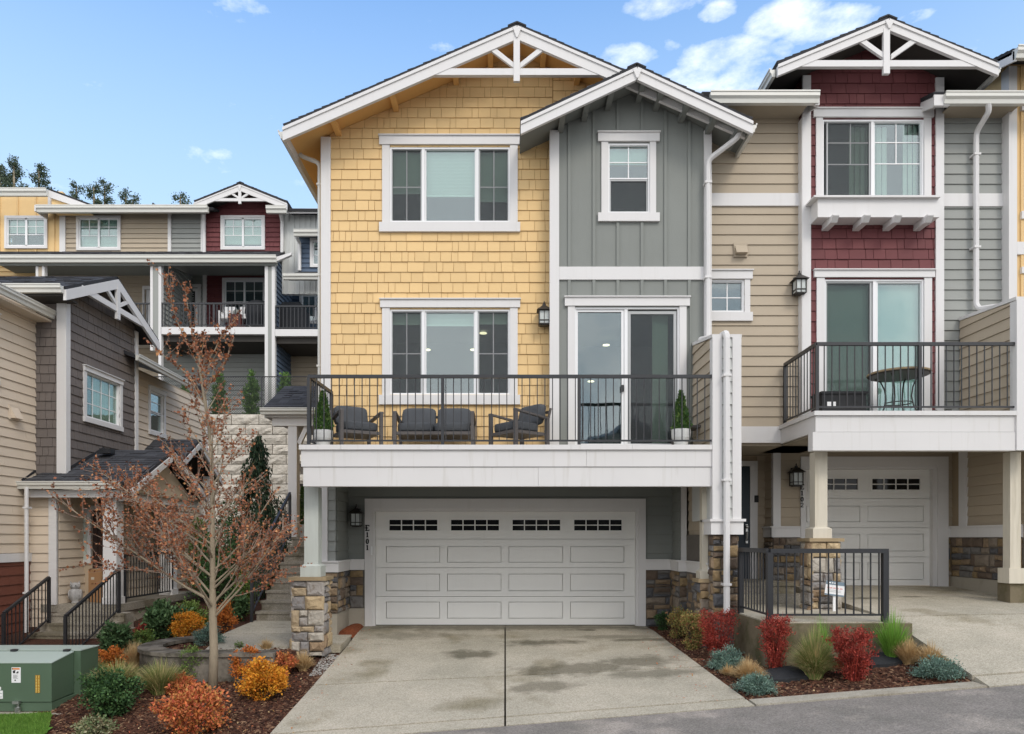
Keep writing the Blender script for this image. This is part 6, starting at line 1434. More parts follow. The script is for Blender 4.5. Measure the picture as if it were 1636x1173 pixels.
# ================================================================== houses across the street (they show only as reflections in the glass)
for (hx, hw_, hz, ma, rd, lab) in ((7.5, 6.0, 5.6, 'beige', 2.9, 'dark roofed house across the street, mirrored low in the sliding door'), (-4.5, 5.6, 5.2, 'brown', 2.7, 'brown house across the street, mirrored in the left garage door windows')):
    t = thing('townhouse', lab, 'house', (hx, -18, -3)); mb = MB(); mb.box(hx-hw_, hx+hw_, -27, -18, -6, hz); mb.prism(front(-22), [(hx-hw_, hz), (hx+hw_, hz), (hx, hz+rd-.2)], -4.8, -4.0+7.9); wb_ = part('walls', mb, M[ma], t)
    for s in (-1, 1):
        mb = MB(); a = Vector((hx+s*(hw_+.5), -17.4, hz-.2)); b = Vector((hx, -17.4, hz+rd)); q = [a, b, b+Vector((0, -10, 0)), a+Vector((0, -10, 0))]
        mb.add([p for p in q]+[p+Vector((0, 0, .2)) for p in q], [(0,3,2,1),(4,5,6,7),(0,1,5,4),(1,2,6,5),(2,3,7,6),(3,0,4,7)]); part('roof_slope', mb, M['roofing'], t)
        mb = MB(); mb.beam(a+Vector((0, .05, .05)), b+Vector((0, .05, .05)), .05, .28); part('rake_board', mb, M['white'], t)
    for ix in (-.6, 0, .6):
        for iz in (.8, 3.6):
            mb = MB(); mb.box(hx+ix*hw_-.8, hx+ix*hw_+.8, -18, -17.95, iz, iz+1.4); f_ = part('window', mb, M['white'], t); mb = MB(); mb.box(hx+ix*hw_-.7, hx+ix*hw_+.7, -17.949, -17.93, iz+.1, iz+1.3); part('pane', mb, M['dark_glass'], f_)
# ================================================================== vegetation
def leafmat(name, c1, cols, rough=.65, var=.25, trans=.25):
    m = mat(name, c1, rough, var, 5, col2=cols, island=.30, spec=.3)
    return m
def sc(c, k): return tuple(x*k for x in c)
M['lf_orange'] = leafmat('orange_foliage', (.50, .13, .025), [(.62, .22, .03), (.38, .08, .02), (.55, .17, .03), (.26, .09, .02)])
M['lf_orange2'] = leafmat('yellow_orange_foliage', (.68, .27, .018), [(.72, .36, .03), (.56, .16, .015), (.62, .24, .015), (.36, .20, .03)])
M['lf_coral'] = leafmat('coral_foliage', (.54, .12, .04), [(.62, .20, .07), (.42, .075, .04), (.34, .20, .05), (.58, .15, .05)])
M['lf_red'] = leafmat('red_barberry_foliage', (.34, .04, .03), [(.42, .075, .045), (.20, .025, .022), (.36, .05, .03), (.15, .025, .022)])
M['lf_mixed'] = leafmat('green_and_coral_foliage', (.24, .26, .07), [(.48, .18, .09), (.16, .20, .05), (.36, .28, .09), (.12, .15, .04)])
M['lf_green'] = leafmat('deep_green_foliage', (.035, .085, .028), [(.06, .13, .035), (.018, .05, .018), (.045, .10, .03), (.09, .16, .05)])
M['lf_light'] = leafmat('light_green_foliage', (.12, .20, .04), [(.16, .24, .05), (.08, .14, .03), (.2, .26, .07)])
M['lf_rhodo'] = leafmat('broadleaf_evergreen_foliage', (.055, .115, .04), [(.09, .16, .06), (.03, .07, .025), (.12, .19, .08)])
M['lf_blue'] = leafmat('blue_juniper_foliage', (.12, .20, .16), [(.17, .26, .22), (.06, .12, .09), (.14, .23, .17), (.20, .27, .22)])
M['lf_cedar'] = leafmat('cedar_foliage', (.018, .042, .02), [(.03, .065, .03), (.01, .026, .014), (.035, .06, .024)])
M['lf_arb'] = leafmat('arborvitae_foliage', (.06, .14, .03), [(.10, .20, .04), (.03, .08, .02), (.14, .22, .05)])
M['lf_arb2'] = leafmat('young_conifer_foliage', (.05, .13, .03), [(.09, .19, .04), (.025, .07, .02), (.14, .2, .05)])
M['lf_var'] = leafmat('variegated_foliage', (.26, .28, .14), [(.12, .18, .07), (.34, .33, .2), (.2, .15, .08), (.1, .15, .05)])
M['lf_fir'] = leafmat('fir_foliage', (.06, .085, .05), [(.085, .115, .065), (.035, .055, .035)])
M['lf_katsura'] = leafmat('reddish_spring_leaves', (.27, .10, .048), [(.34, .135, .06), (.20, .07, .036), (.30, .105, .05), (.38, .19, .08)])
M['gr_tan'] = leafmat('dry_grass', (.58, .40, .19), [(.68, .50, .27), (.42, .27, .12), (.50, .36, .18)])
M['gr_green'] = leafmat('green_grass', (.20, .28, .07), [(.30, .34, .11), (.14, .21, .05), (.42, .34, .16), (.48, .36, .18)])
M['gr_bright'] = leafmat('bright_green_grass', (.16, .34, .04), [(.22, .42, .06), (.10, .24, .03)])
M['bark'] = mat('grey_brown_bark', (.33, .27, .19), .9, .25, 14, .7, 60, stretch=(3, 3, .6), dirt=.4, dirtcol=(.16, .15, .09), dscale=6)
M['twig'] = mat('pale_twig', (.30, .22, .17), .85, .15, 10)
M['dark_twig'] = mat('dark_twig', (.07, .05, .035), .9, .15, 10)
M['lawn'] = leafmat('lawn_blades', (.10, .23, .025), [(.15, .30, .04), (.07, .16, .02), (.20, .32, .06)])

def leaf(mb, p, d, n_, l, w_):
    """one folded leaf: base p, direction d, normal n_"""
    s = d.cross(n_)
    if s.length < 1e-4: s = d.orthogonal()
    s = s.normalized()*w_/2; m = p+d*l*.5+n_*l*.06; t = p+d*l
    b = len(mb.v); mb.v += [tuple(p), tuple(m+s), tuple(t), tuple(m-s)]; mb.f.append((b, b+1, b+2, b+3)); mb.mi.append(0)
def rv(r):
    while True:
        v = Vector((r.uniform(-1, 1), r.uniform(-1, 1), r.uniform(-1, 1)))
        if .05 < v.length < 1: return v.normalized()
def shrub(label, cat, x, y, z, rx, rz, ma, n=2600, ls=.035, seed=1, shape='ball', ry=None, name='shrub', stems=14, lw=.55, up=.35, clumps=60, twigm=None, spread=.16, z0=.0, gaps=.5):
    clumps = int(clumps*.8); spread *= .82
    rnd = random.Random(seed); ry = ry or rx*.85; t = thing(name, label, cat, (x, y, z), local=True); rz *= 1.0
    cl = []; tries = 0
    while len(cl) < clumps:
        v = rv(rnd); r = rnd.random()**.42
        if shape == 'ball': c = Vector((v.x*rx*r, v.y*ry*r, rz*.52+v.z*rz*.48*r))
        elif shape == 'upright':
            h = rnd.random()**.8; a = rnd.uniform(0, 6.28); q = r*(.30+.70*math.sin(min(1, h*1.15)*math.pi*.5)); c = Vector((math.cos(a)*rx*q, math.sin(a)*ry*q, rz*(.06+.9*h)))
        elif shape == 'cone':
            h = rnd.random()**1.2; a = rnd.uniform(0, 6.28); q = r*(1-h)**.62*(1 if h > .12 else .7+2.5*h); c = Vector((math.cos(a)*rx*q, math.sin(a)*ry*q, rz*(.02+.97*h)))
        elif shape == 'column':
            h = rnd.random(); a = rnd.uniform(0, 6.28); q = r*min(1, (1-h)*2.2+.12)*(.75+.25*min(1, h*5)); c = Vector((math.cos(a)*rx*q, math.sin(a)*ry*q, rz*h))
        else: c = Vector((v.x*rx*r, v.y*ry*r, rz*(.12+.8*abs(v.z)*r)))
        k = 1+.42*noise.noise(c*(2.2/max(rx, .2))+Vector((seed, 0, 0))); cl.append(Vector((c.x*k, c.y*k, c.z*(1+.06*rnd.uniform(-1, 1)))))
    mb = MB(); sr = spread*max(rx, rz*.5)*(1.0 if shape != 'column' else .8)
    for i in range(n):
        c = cl[rnd.randrange(len(cl))]; g = Vector((rnd.gauss(0, sr), rnd.gauss(0, sr), rnd.gauss(0, sr*.8)))
        p = c+g
        if p.z < .01: p.z = rnd.uniform(.01, .06)
        cen = Vector((0, 0, rz*.35)); d = ((p-cen).normalized()*.7+rv(rnd)+Vector((0, 0, up))).normalized()
        l = ls*rnd.uniform(.6, 1.35); leaf(mb, p, d, (rv(rnd)+Vector((0, 0, .8))).normalized(), l, l*lw)
    part('foliage', mb, ma, t)
    mb = MB()
    for i in range(stems+6):
        c = cl[rnd.randrange(len(cl))]; b = Vector((rnd.uniform(-.12, .12)*rx, rnd.uniform(-.12, .12)*ry, -.03)); m = b*.5+c*.5+rv(rnd)*.06*rx+Vector((0, 0, .03))
        mb.tube([b, m, c], [.006+rz*.006, .004+rz*.003, .002], 5)
        for q in range(3):
            e = m+(c-m)*rnd.random(); mb.tube([e, e+(rv(rnd)+Vector((0, 0, .8)))*rz*.16], [.003, .0015], 4)
    part('stems', mb, twigm or M['dark_twig'], t)
    return t
def grass(label, x, y, z, r, h, ma, n=420, seed=1, w_=.010, lean=.9, name='grass_clump', cat='ornamental grass', dome=False):
    rnd = random.Random(seed); t = thing(name, label, cat, (x, y, z), local=True); mb = MB(); n = int(n*1.5)
    for i in range(n):
        a = rnd.uniform(0, 6.283); q = rnd.random()**.5; b = Vector((math.cos(a)*r*.35*q, math.sin(a)*r*.35*q, -.01))
        L_ = h*rnd.uniform(.6, 1.1)*(1.1-.25*q); out = Vector((math.cos(a+rnd.uniform(-.5, .5)), math.sin(a+rnd.uniform(-.5, .5)), 0))*r*lean*(q*.9+.1)
        pts = []
        for k in range(5):
            s = k/4; zz = L_*(s-(.5 if dome else .28)*q*s*s*(1.2 if dome else 1)); pts.append(b+out*(s**1.5)+Vector((0, 0, zz)))
        sd_ = Vector((-math.sin(a), math.cos(a), 0)); ang = rnd.uniform(-1, 1); sd_ = Vector((sd_.x*math.cos(ang)-sd_.y*math.sin(ang), sd_.x*math.sin(ang)+sd_.y*math.cos(ang), 0))
        bi = len(mb.v)
        for k, p in enumerate(pts):
            ww = w_*(1-k/4.4)/1.6*rnd.uniform(.8, 1.2); mb.v += [tuple(p-sd_*ww), tuple(p+sd_*ww)]
        for k in range(4): mb.f.append((bi+2*k, bi+2*k+1, bi+2*k+3, bi+2*k+2)); mb.mi.append(0)
    part('blades', mb, ma, t, kind='stuff'); return t
ZL, ZR = zl2, zright
def at(px, Y, py=None, zf=None):
    x = U(px, Y); return x, Y, (zf(x, Y) if zf else V(py, Y))
def base_y(px, py, zf, y0=8.2, y1=16):
    """depth at which the ground under column px is seen at row py"""
    best = None
    for i in range(400):
        y = y0+(y1-y0)*i/400; x = U(px, y); r = HY-(zf(x, y)-EYE)*FOC/y
        if best is None or abs(r-py) < best[0]: best = (abs(r-py), y)
    return best[1]
def plant(px0, px1, pt, pb, zf, y=None):
    cx = (px0+px1)/2; yy = y or base_y(cx, pb-4, zf); x = U(cx, yy); z = zf(x, yy); return x, yy, z, (px1-px0)/2*yy/FOC, (V(pt, yy)-z)
SH = 'shrub'
def sh(label, px0, px1, pt, pb, zf, ma, **k):
    x, y, z, r, h = plant(px0, px1, pt, pb, zf, k.pop('Y', None)); return shrub(label, SH, x, y, z-.02, r*k.pop('rs', .86), h*k.pop('hs', .97), ma, **k)
def gr(label, px0, px1, pt, pb, zf, ma, **k):
    x, y, z, r, h = plant(px0, px1, pt, pb, zf, k.pop('Y', None)); return grass(label, x, y, z, r, h*1.12, ma, **k)
# left bed
sh('orange leaved shrub nearest the street at the bottom of the left bed', 252, 370, 1094, 1176, ZL, M['lf_coral'], n=6500, ls=.042, seed=1, clumps=110, twigm=M['twig'], stems=26)
sh('large yellow-orange shrub next to the left edge of the driveway', 377, 465, 1055, 1122, ZL, M['lf_orange2'], n=6500, ls=.04, seed=2, clumps=90)
sh('red-orange shrub behind the yellow-orange one, right of the tree trunk', 362, 428, 1033, 1080, ZL, M['lf_orange'], n=4200, ls=.036, seed=3, clumps=70)
sh('small coral shrub between two orange shrubs and the dry grass by the pier', 423, 474, 1038, 1078, ZL, M['lf_coral'], n=2600, ls=.032, seed=4)
gr('dry tan grass tuft in front of the left stone pier', 466, 503, 1036, 1076, ZL, M['gr_tan'], n=520, seed=5, dome=True)
sh('bright orange shrub inside the curved low wall', 270, 330, 975, 1028, ZL, M['lf_orange2'], n=5200, ls=.034, seed=6, clumps=80)
sh('orange shrub on the slope behind the tree trunk', 342, 376, 958, 998, ZL, M['lf_orange'], n=2600, ls=.034, seed=7, Y=13.2)
sh('blue-green juniper between the orange shrub and the tree trunk', 308, 361, 998, 1037, ZL, M['lf_blue'], n=5200, ls=.03, seed=8, lw=.3, clumps=60)
sh('round dark green shrub beside the green cabinet', 122, 222, 1072, 1150, ZL, M['lf_green'], n=8500, ls=.036, seed=9, clumps=120, lw=.7)
sh('low variegated shrub at the bottom edge below the round green shrub', 115, 187, 1143, 1178, ZL, M['lf_var'], n=2600, ls=.04, seed=10, shape='mound', clumps=50)
sh('low pink-red shrub left of the tree trunk', 258, 316, 1077, 1110, ZL, M['lf_coral'], n=2600, ls=.045, seed=11, lw=.3, shape='mound')
sh('wispy light green shrub against the curved low wall', 280, 333, 1028, 1092, ZL, M['lf_light'], n=2100, ls=.03, seed=12, clumps=50, stems=24, twigm=M['lf_light'])
gr('green and tan grass clump left of the pink-red shrub', 222, 292, 1058, 1112, ZL, M['gr_green'], n=1100, seed=13)
gr('green and tan grass clump behind the round dark green shrub', 150, 226, 1058, 1106, ZL, M['gr_green'], n=1000, seed=14)
gr('green grass clump right behind the green cabinet', 122, 168, 1048, 1095, ZL, M['gr_green'], n=600, seed=15)
sh('orange shrub at the left of the curved low wall', 150, 208, 1030, 1076, ZL, M['lf_orange'], n=2600, ls=.036, seed=16)
gr('tan grass tuft touching the left end of the curved wall', 196, 232, 1026, 1072, ZL, M['gr_tan'], n=500, seed=17)
sh('broad leaved evergreen shrub at the foot of the porch steps', 148, 218, 994, 1050, ZL, M['lf_rhodo'], n=2300, ls=.08, seed=18, lw=.4, clumps=60)
sh('small dark red shrub between the two broad leaved evergreens', 214, 243, 994, 1018, ZL, M['lf_red'], n=900, ls=.035, seed=19, Y=12.8)
sh('light green low shrub above the curved low wall', 205, 250, 1004, 1040, ZL, M['lf_light'], n=1500, ls=.035, seed=20, Y=12.3)
sh('large broad leaved evergreen shrub below the porch railing', 226, 300, 964, 1012, ZL, M['lf_rhodo'], n=3200, ls=.085, seed=21, lw=.4, clumps=70, Y=13.0)
sh('spreading light green shrub along the porch slab', 270, 345, 955, 985, ZL, M['lf_light'], n=2600, ls=.05, seed=22, shape='mound', Y=13.8)
sh('broad leaved evergreen behind the orange shrub near the steps', 358, 398, 942, 978, ZL, M['lf_rhodo'], n=1600, ls=.075, seed=23, lw=.4, Y=14.4)
sh('leafy green shrub left of the concrete steps', 372, 408, 905, 975, ZL, M['lf_light'], n=2400, ls=.05, seed=24, Y=15.0)
sh('tall dark green shrub behind the tree', 300, 395, 850, 965, ZL, M['lf_green'], n=6500, ls=.06, seed=25, Y=16.4, clumps=90)
sh('tall dark green shrub left of the handrail', 370, 428, 880, 960, ZL, M['lf_green'], n=4200, ls=.055, seed=26, Y=16.6, clumps=70)
sh('yellow-green bush in front of the block wall', 285, 345, 830, 950, ZL, M['lf_light'], n=3800, ls=.07, seed=27, Y=19.0, clumps=60)
sh('dark evergreen mass at the foot of the block wall', 330, 470, 800, 960, ZL, M['lf_green'], n=8000, ls=.08, seed=28, Y=20.5, clumps=120)
gr('tiny tan tuft at the edge of the footpath near the pier', 412, 438, 1020, 1042, ZL, M['gr_tan'], n=150, seed=29)
sh('tiny light green seedling at the edge of the footpath', 374, 392, 1022, 1040, ZL, M['lf_light'], n=160, ls=.03, seed=30, stems=4)
# dark weeping cedar
rnd = random.Random(3)
x, y = U(412, 17.6), 17.6; z = ZL(x, y); t = thing('weeping_cedar', 'dark green weeping cedar behind the bare reddish tree', 'conifer', (x, y, z), local=True); hgt = V(688, y)-z
mb = MB(); mb.tube([(0, 0, 0), (.05, 0, hgt*.5), (-.12, 0, hgt*.85), (.02, 0, hgt)], [.07, .05, .025, .008], 8); part('trunk', mb, M['bark'], t)
mb = MB(); bl = MB()
for i in range(95):
    s = i/95; h = hgt*(.06+.92*s); R0 = (1.0-s)**.75*.95+.07; a = rnd.uniform(0, 6.28); L_ = R0*rnd.uniform(.5, 1.05)
    d = Vector((math.cos(a), math.sin(a), 0)); pts = [Vector((0, 0, h)), Vector((0, 0, h+.06))+d*L_*.5, Vector((0, 0, h-.12))+d*L_, Vector((0, 0, h-.45*R0-.18))+d*L_*1.08]
    bl.tube(pts, [.012, .008, .004, .002], 4)
    for k in range(85):
        u = rnd.random()*3; j = min(2, int(u)); p = pts[j].lerp(pts[j+1], u-j); p = p+Vector((rnd.gauss(0, .035), rnd.gauss(0, .035), -abs(rnd.gauss(0, .09))))
        leaf(mb, p, (Vector((rnd.uniform(-.5, .5), rnd.uniform(-.5, .5), -1))+d*.3).normalized(), rv(rnd), rnd.uniform(.07, .15), .035)
part('foliage', mb, M['lf_cedar'], t); part('branches', bl, M['bark'], t)
# arborvitae on the upper terrace
for i, (a, b, tp, lab) in enumerate(((282, 308, 618, 'leftmost arborvitae on the block wall, half hidden by the reddish tree'), (339, 362, 601, 'second arborvitae from the left behind the chain link fence'), (391, 414, 600, 'full arborvitae left of the white double posts behind the fence'), (446, 466, 599, 'arborvitae rising behind the side porch roof'))):
    yy = 28.75; shrub(lab, 'arborvitae', U((a+b)/2, yy), yy, 6.45, (b-a)/2*yy/FOC*.9, V(tp, yy)-6.45, M['lf_arb'], n=3000, ls=.10, seed=40+i, shape='column', name='arborvitae', clumps=90, lw=.45, spread=.11, up=1.2, stems=6)
# right bed
sh('small dark green shrub in the corner by the garage stonework', 1046, 1070, 976, 1008, ZR, M['lf_green'], n=1500, ls=.03, seed=50, Y=13.0)
sh('green and coral shrub nearest the garage door', 1066, 1102, 967, 1018, ZR, M['lf_mixed'], n=3600, ls=.028, seed=51, clumps=70, Y=12.2)
sh('green and coral shrub beside the tall red barberry', 1090, 1124, 976, 1042, ZR, M['lf_mixed'], n=4200, ls=.028, seed=52, clumps=70, shape='upright', hs=.95)
sh('wide red barberry in front of the downspout', 1117, 1179, 970, 1045, ZR, M['lf_red'], n=5600, ls=.026, seed=53, shape='upright', clumps=110, stems=34, twigm=M['lf_red'], Y=10.6, spread=.12)
sh('narrow red barberry at the corner of the raised landing', 1216, 1262, 979, 1058, ZR, M['lf_red'], n=4300, ls=.026, seed=54, shape='upright', clumps=90, stems=30, twigm=M['lf_red'], Y=9.62, spread=.12)
sh('large red barberry in the middle of the right bed', 1324, 1404, 998, 1090, ZR, M['lf_red'], n=6600, ls=.026, seed=55, shape='upright', clumps=130, stems=44, twigm=M['lf_red'], spread=.11, Y=8.95)
sh('blue-green juniper right of the driveway, the upper one', 1127, 1197, 1030, 1075, ZR, M['lf_blue'], n=6500, ls=.03, seed=56, lw=.3, clumps=70, shape='mound')
sh('low blue-green juniper nearest the kerb in the right bed', 1176, 1248, 1072, 1112, ZR, M['lf_blue'], n=6000, ls=.028, seed=57, lw=.3, clumps=70, shape='mound')
sh('low blue-green juniper at the right end of the bed', 1456, 1546, 1046, 1085, ZR, M['lf_blue'], n=6500, ls=.03, seed=58, lw=.3, clumps=80, shape='mound', Y=8.75)
gr('rounded dry tan grass between the two junipers', 1168, 1224, 1050, 1093, ZR, M['gr_tan'], n=1300, seed=59, dome=True, w_=.007)
gr('small dry tan tuft left of the rounded tan grass', 1150, 1178, 1060, 1084, ZR, M['gr_tan'], n=420, seed=60, dome=True)
gr('dry tan grass tuft above the right end juniper, left one', 1430, 1472, 1022, 1060, ZR, M['gr_tan'], n=700, seed=61, Y=9.25)
gr('dry brown grass tuft above the right end juniper, right one', 1462, 1512, 1026, 1058, ZR, M['gr_tan'], n=700, seed=62, dome=True, Y=9.0)
gr('large green and tan grass clump left of the middle barberry', 1270, 1332, 1004, 1080, ZR, M['gr_green'], n=2100, seed=63, Y=9.2, w_=.009, lean=1.15, dome=True)
gr('bright green grass clump below the right railing post', 1400, 1452, 984, 1045, ZR, M['gr_bright'], n=420, seed=64, Y=9.45, w_=.011)
gr('small bright green grass tuft behind the large clump', 1298, 1330, 990, 1020, ZR, M['gr_bright'], n=160, seed=65, Y=9.6, w_=.01)
# lawn corner
lawn = MB(); rnd = random.Random(4)
def inlawn(x, y): return x < -5.72-max(0, y-9.0)*.55 and y < 9.62
base = grid(-12, -5.5, 7.6, 9.62, lambda x, y: zl2(x, y)+.045, 80, 26, inlawn); o = part('lawn', base, M['lawn']); o['kind'] = 'structure'
for i in range(26000):
    x, y = rnd.uniform(-7.2, -5.7), rnd.uniform(8.6, 9.6)
    if not inlawn(x, y): continue
    z = zl2(x, y)+.04; a = rnd.uniform(0, 6.28); h = rnd.uniform(.02, .05); dx, dy = math.cos(a)*.003, math.sin(a)*.003; lx, ly = rnd.gauss(0, .012), rnd.gauss(0, .012)
    lawn.add([(x-dx, y-dy, z), (x+dx, y+dy, z), (x+lx, y+ly, z+h)], [(0, 1, 2)])
o = part('grass', lawn, M['lawn']); o['kind'] = 'stuff'

# ---- bare reddish tree
def tree():
    Y0 = 10.3; x0 = U(340, Y0); z0 = ZL(x0, Y0); t = thing('katsura_tree', 'young bare branched tree with small reddish leaves and pale trunk', 'tree', (x0, Y0, z0), local=True)
    rnd = random.Random(21); wood = MB(); tw = MB(); lf = MB()
    tp = [(340, 1095), (340, 1040), (339, 985), (341, 930), (341, 870), (339, 800), (336, 730), (333, 680), (328, 640), (322, 600), (317, 565)]
    T = [Vector((U(a, Y0)-x0, .04*math.sin(i*1.3), V(b, Y0)-z0)) for i, (a, b) in enumerate(tp)]; T[0].z = -.05
    wood.tube(T, [.070, .060, .055, .040, .037, .032, .026, .022, .018, .015, .012], 10)
    def leaves(p, q, dens, sz=.042):
        n = max(1, int((q-p).length*dens))
        for i in range(n):
            c = p.lerp(q, rnd.random()); d = (rv(rnd)+Vector((0, 0, -.1))).normalized(); s = sz*rnd.uniform(.6, 1.25)
            c = c+rv(rnd)*.012; leaf(lf, c, d, rv(rnd), s, s*.85)
    def grow(p, d, L_, r, lev, curve=.25):
        n = 6 if lev < 2 else 4; pts = [p]; dd = d.copy()
        for i in range(n):
            dd = (dd+Vector((0, 0, curve/n))+rv(rnd)*.10).normalized(); pts.append(pts[-1]+dd*L_/n)
        rs = [r*(1-.8*i/n) for i in range(n+1)]; (wood if lev == 0 else tw).tube(pts, rs, 6 if lev == 0 else 4, cap=False)
        for i in range(n):
            s = i/n
            if lev == 0 and s >= .35: leaves(pts[i], pts[i+1], 26)
            if lev >= 1: leaves(pts[i], pts[i+1], 34 if lev == 1 else 42)
        if lev < 2:
            k = int(L_*(7.6 if lev == 0 else 6.5)); 
            for j in range(k):
                s = rnd.uniform(.22, .98); i = min(n-1, int(s*n)); b = pts[i].lerp(pts[i+1], s*n-i); ax = (pts[i+1]-pts[i]).normalized()
                side = rv(rnd); side = (side-ax*side.dot(ax)).normalized(); nd = (ax*.75+side*.75+Vector((0, 0, .22))).normalized()
                grow(b, nd, (L_*.42*(1.15-s)+.12)*rnd.uniform(.6, 1.15) if lev == 0 else L_*rnd.uniform(.3, .5), max(.0025, r*.42), lev+1)
    def limb(h, az, el, L_, r):
        i = 0
        while i < len(T)-2 and T[i+1].z < h: i += 1
        f = (h-T[i].z)/max(.01, T[i+1].z-T[i].z); p = T[i].lerp(T[i+1], max(0, min(1, f)))
        grow(p, Vector((math.cos(az)*math.cos(el), math.sin(az)*math.cos(el), math.sin(el))), L_, r, 0)
    H_ = T[-1].z; n = 40
    for i in range(n):
        s = i/(n-1); h = 1.0+(H_-1.15)*s**1.05; az = i*2.399+rnd.uniform(-.3, .3)
        el = math.radians(lerp(38, 58, s)+rnd.uniform(-9, 9)); L_ = lerp(1.95, .45, s**.75)*rnd.uniform(.7, 1.1)
        limb(h, az, el, L_, lerp(.02, .007, s))
    # long low limbs seen at the left and right
    limb(1.25, math.pi*1.0, math.radians(27), 2.6, .022); limb(1.6, math.pi*.98, math.radians(36), 2.25, .02); limb(1.2, 0.05, math.radians(48), 1.35, .016); limb(1.05, .3, math.radians(52), 1.3, .015)
    limb(2.0, math.pi*1.02, math.radians(28), 2.0, .016); limb(1.5, 6.1, math.radians(42), 1.3, .014)
    # leaders above the trunk: long wands thick with leaves
    for path in ([(317, 565), (305, 540), (298, 505), (298, 480), (298, 453)], [(317, 565), (296, 545), (282, 520), (275, 490), (266, 440)], [(320, 590), (338, 560), (352, 530), (375, 512)], [(328, 640), (300, 600), (270, 575), (248, 560)], [(326, 620), (350, 590), (362, 560), (372, 540)]):
        P = [Vector((U(a, Y0)-x0, .1*math.sin(i), V(b, Y0)-z0)) for i, (a, b) in enumerate(path)]
        wood.tube(P, [.010-.0018*i for i in range(len(P))], 5)
        for a, b in zip(P, P[1:]): leaves(a, b, 80, .055)
        for k in range(9):
            i = rnd.randrange(len(P)-1); b = P[i].lerp(P[i+1], rnd.random()); grow(b, (rv(rnd)+Vector((0, 0, 1.3))).normalized(), rnd.uniform(.15, .35), .004, 1)
    part('trunk', wood, M['bark'], t, smooth=True); part('branches', tw, M['twig'], t); part('foliage', lf, M['lf_katsura'], t); return t
tree()
# ---- far firs above the roofs
def fir(px, pt, yy, wd, label, seed, dens=1.0):
    rnd = random.Random(seed); x = U(px, yy); zb_ = 9; h = V(pt, yy)-zb_; t = thing('fir_tree', label, 'tree', (x, yy, zb_), local=True)
    mb = MB(); mb.tube([(0, 0, -3), (.1, 0, h*.6), (0, 0, h)], [.45, .28, .06], 7); part('trunk', mb, M['bark'], t); mb = MB(); R = wd*yy/FOC/2
    n = int(44*dens)
    for i in range(n):
        s = 1-(i/n)**1.1*.75; hh = h*s; L_ = R*(1-s)**.5*1.5*rnd.uniform(.35, 1.15)+.3; a = rnd.uniform(0, 6.28); d = Vector((math.cos(a), math.sin(a), rnd.uniform(-.1, .25)))
        c0 = Vector((0, 0, hh))
        for k in range(int(90+60*L_)):
            u = rnd.random()**.7; p = c0+d*L_*u+Vector((rnd.gauss(0, .16), rnd.gauss(0, .16), rnd.gauss(0, .14)+.25*u)); leaf(mb, p, (rv(rnd)+d*.6).normalized(), rv(rnd), rnd.uniform(.12, .28), .10)
    part('foliage', mb, M['lf_fir'], t); return t
fir(22, 262, 62, 75, 'tall fir at the far left edge of the skyline', 1, 1.7); fir(62, 270, 64, 60, 'wide fir right of the tallest fir on the skyline', 2, 1.4)
fir(0, 268, 63, 60, 'fir cut by the left picture edge on the skyline', 9, 1.4)
fir(122, 299, 66, 26, 'slim fir just right of the pale yellow hillside roof', 3, .8); fir(150, 300, 66, 34, 'fir left of the pointed middle skyline pair', 4, 1); fir(167, 297, 68, 46, 'broad pointed fir in the middle of the skyline', 5, 1.1)
fir(201, 312, 66, 20, 'small fir top above the roof vents', 6, .7); fir(288, 314, 66, 42, 'flat topped fir left of the red gable', 7, .8); fir(212, 320, 66, 14, 'tiny fir top beside the small fir', 8, .5)

# ================================================================== objects
# curved low wall
CWt = thing('curved_wall', 'low curved concrete garden wall around the planted pocket', 'wall', (CW[0], CW[1], 0))
mb = MB(); cx, cy, r = CW; pts = []
for i in range(33): a = math.radians(118+(270-118)*i/32); pts.append((cx+r*math.cos(a), cy+r*math.sin(a), math.cos(a), math.sin(a)))
for k in range(1, 7): pts.append((cx+k*.22, cy-r, 0, -1))
for i, (a, b) in enumerate(zip(pts, pts[1:])):
    q = MB(); w_ = .075; 
    q.add([(a[0]-a[2]*w_, a[1]-a[3]*w_, -.75), (b[0]-b[2]*w_, b[1]-b[3]*w_, -.75), (b[0]+b[2]*w_, b[1]+b[3]*w_, -.75), (a[0]+a[2]*w_, a[1]+a[3]*w_, -.75), (a[0]-a[2]*w_, a[1]-a[3]*w_, -.10), (b[0]-b[2]*w_, b[1]-b[3]*w_, -.10), (b[0]+b[2]*w_, b[1]+b[3]*w_, -.10), (a[0]+a[2]*w_, a[1]+a[3]*w_, -.10)], [(3, 2, 6, 7), (0, 1, 5, 4), (4, 5, 6, 7), (2, 1, 5, 6), (0, 3, 7, 4)]); mb.add(q.v, q.f)
part('wall_body', mb, M['concrete_wall'], CWt)
for i in range(0, len(pts)-2, 3):
    q = MB(); seg = pts[i:i+4]
    for a, b in zip(seg, seg[1:]):
        w1, w2 = .25, .105; g = .0
        q.add([(a[0]-a[2]*w1, a[1]-a[3]*w1, -.098), (b[0]-b[2]*w1, b[1]-b[3]*w1, -.098), (b[0]+b[2]*w2, b[1]+b[3]*w2, -.098), (a[0]+a[2]*w2, a[1]+a[3]*w2, -.098), (a[0]-a[2]*w1, a[1]-a[3]*w1, -.045), (b[0]-b[2]*w1, b[1]-b[3]*w1, -.045), (b[0]+b[2]*w2, b[1]+b[3]*w2, -.045), (a[0]+a[2]*w2, a[1]+a[3]*w2, -.045)], [(0,3,2,1),(4,5,6,7),(0,1,5,4),(1,2,6,5),(2,3,7,6),(3,0,4,7)])
    part('cap_stone', q, M['concrete_wall'], CWt)
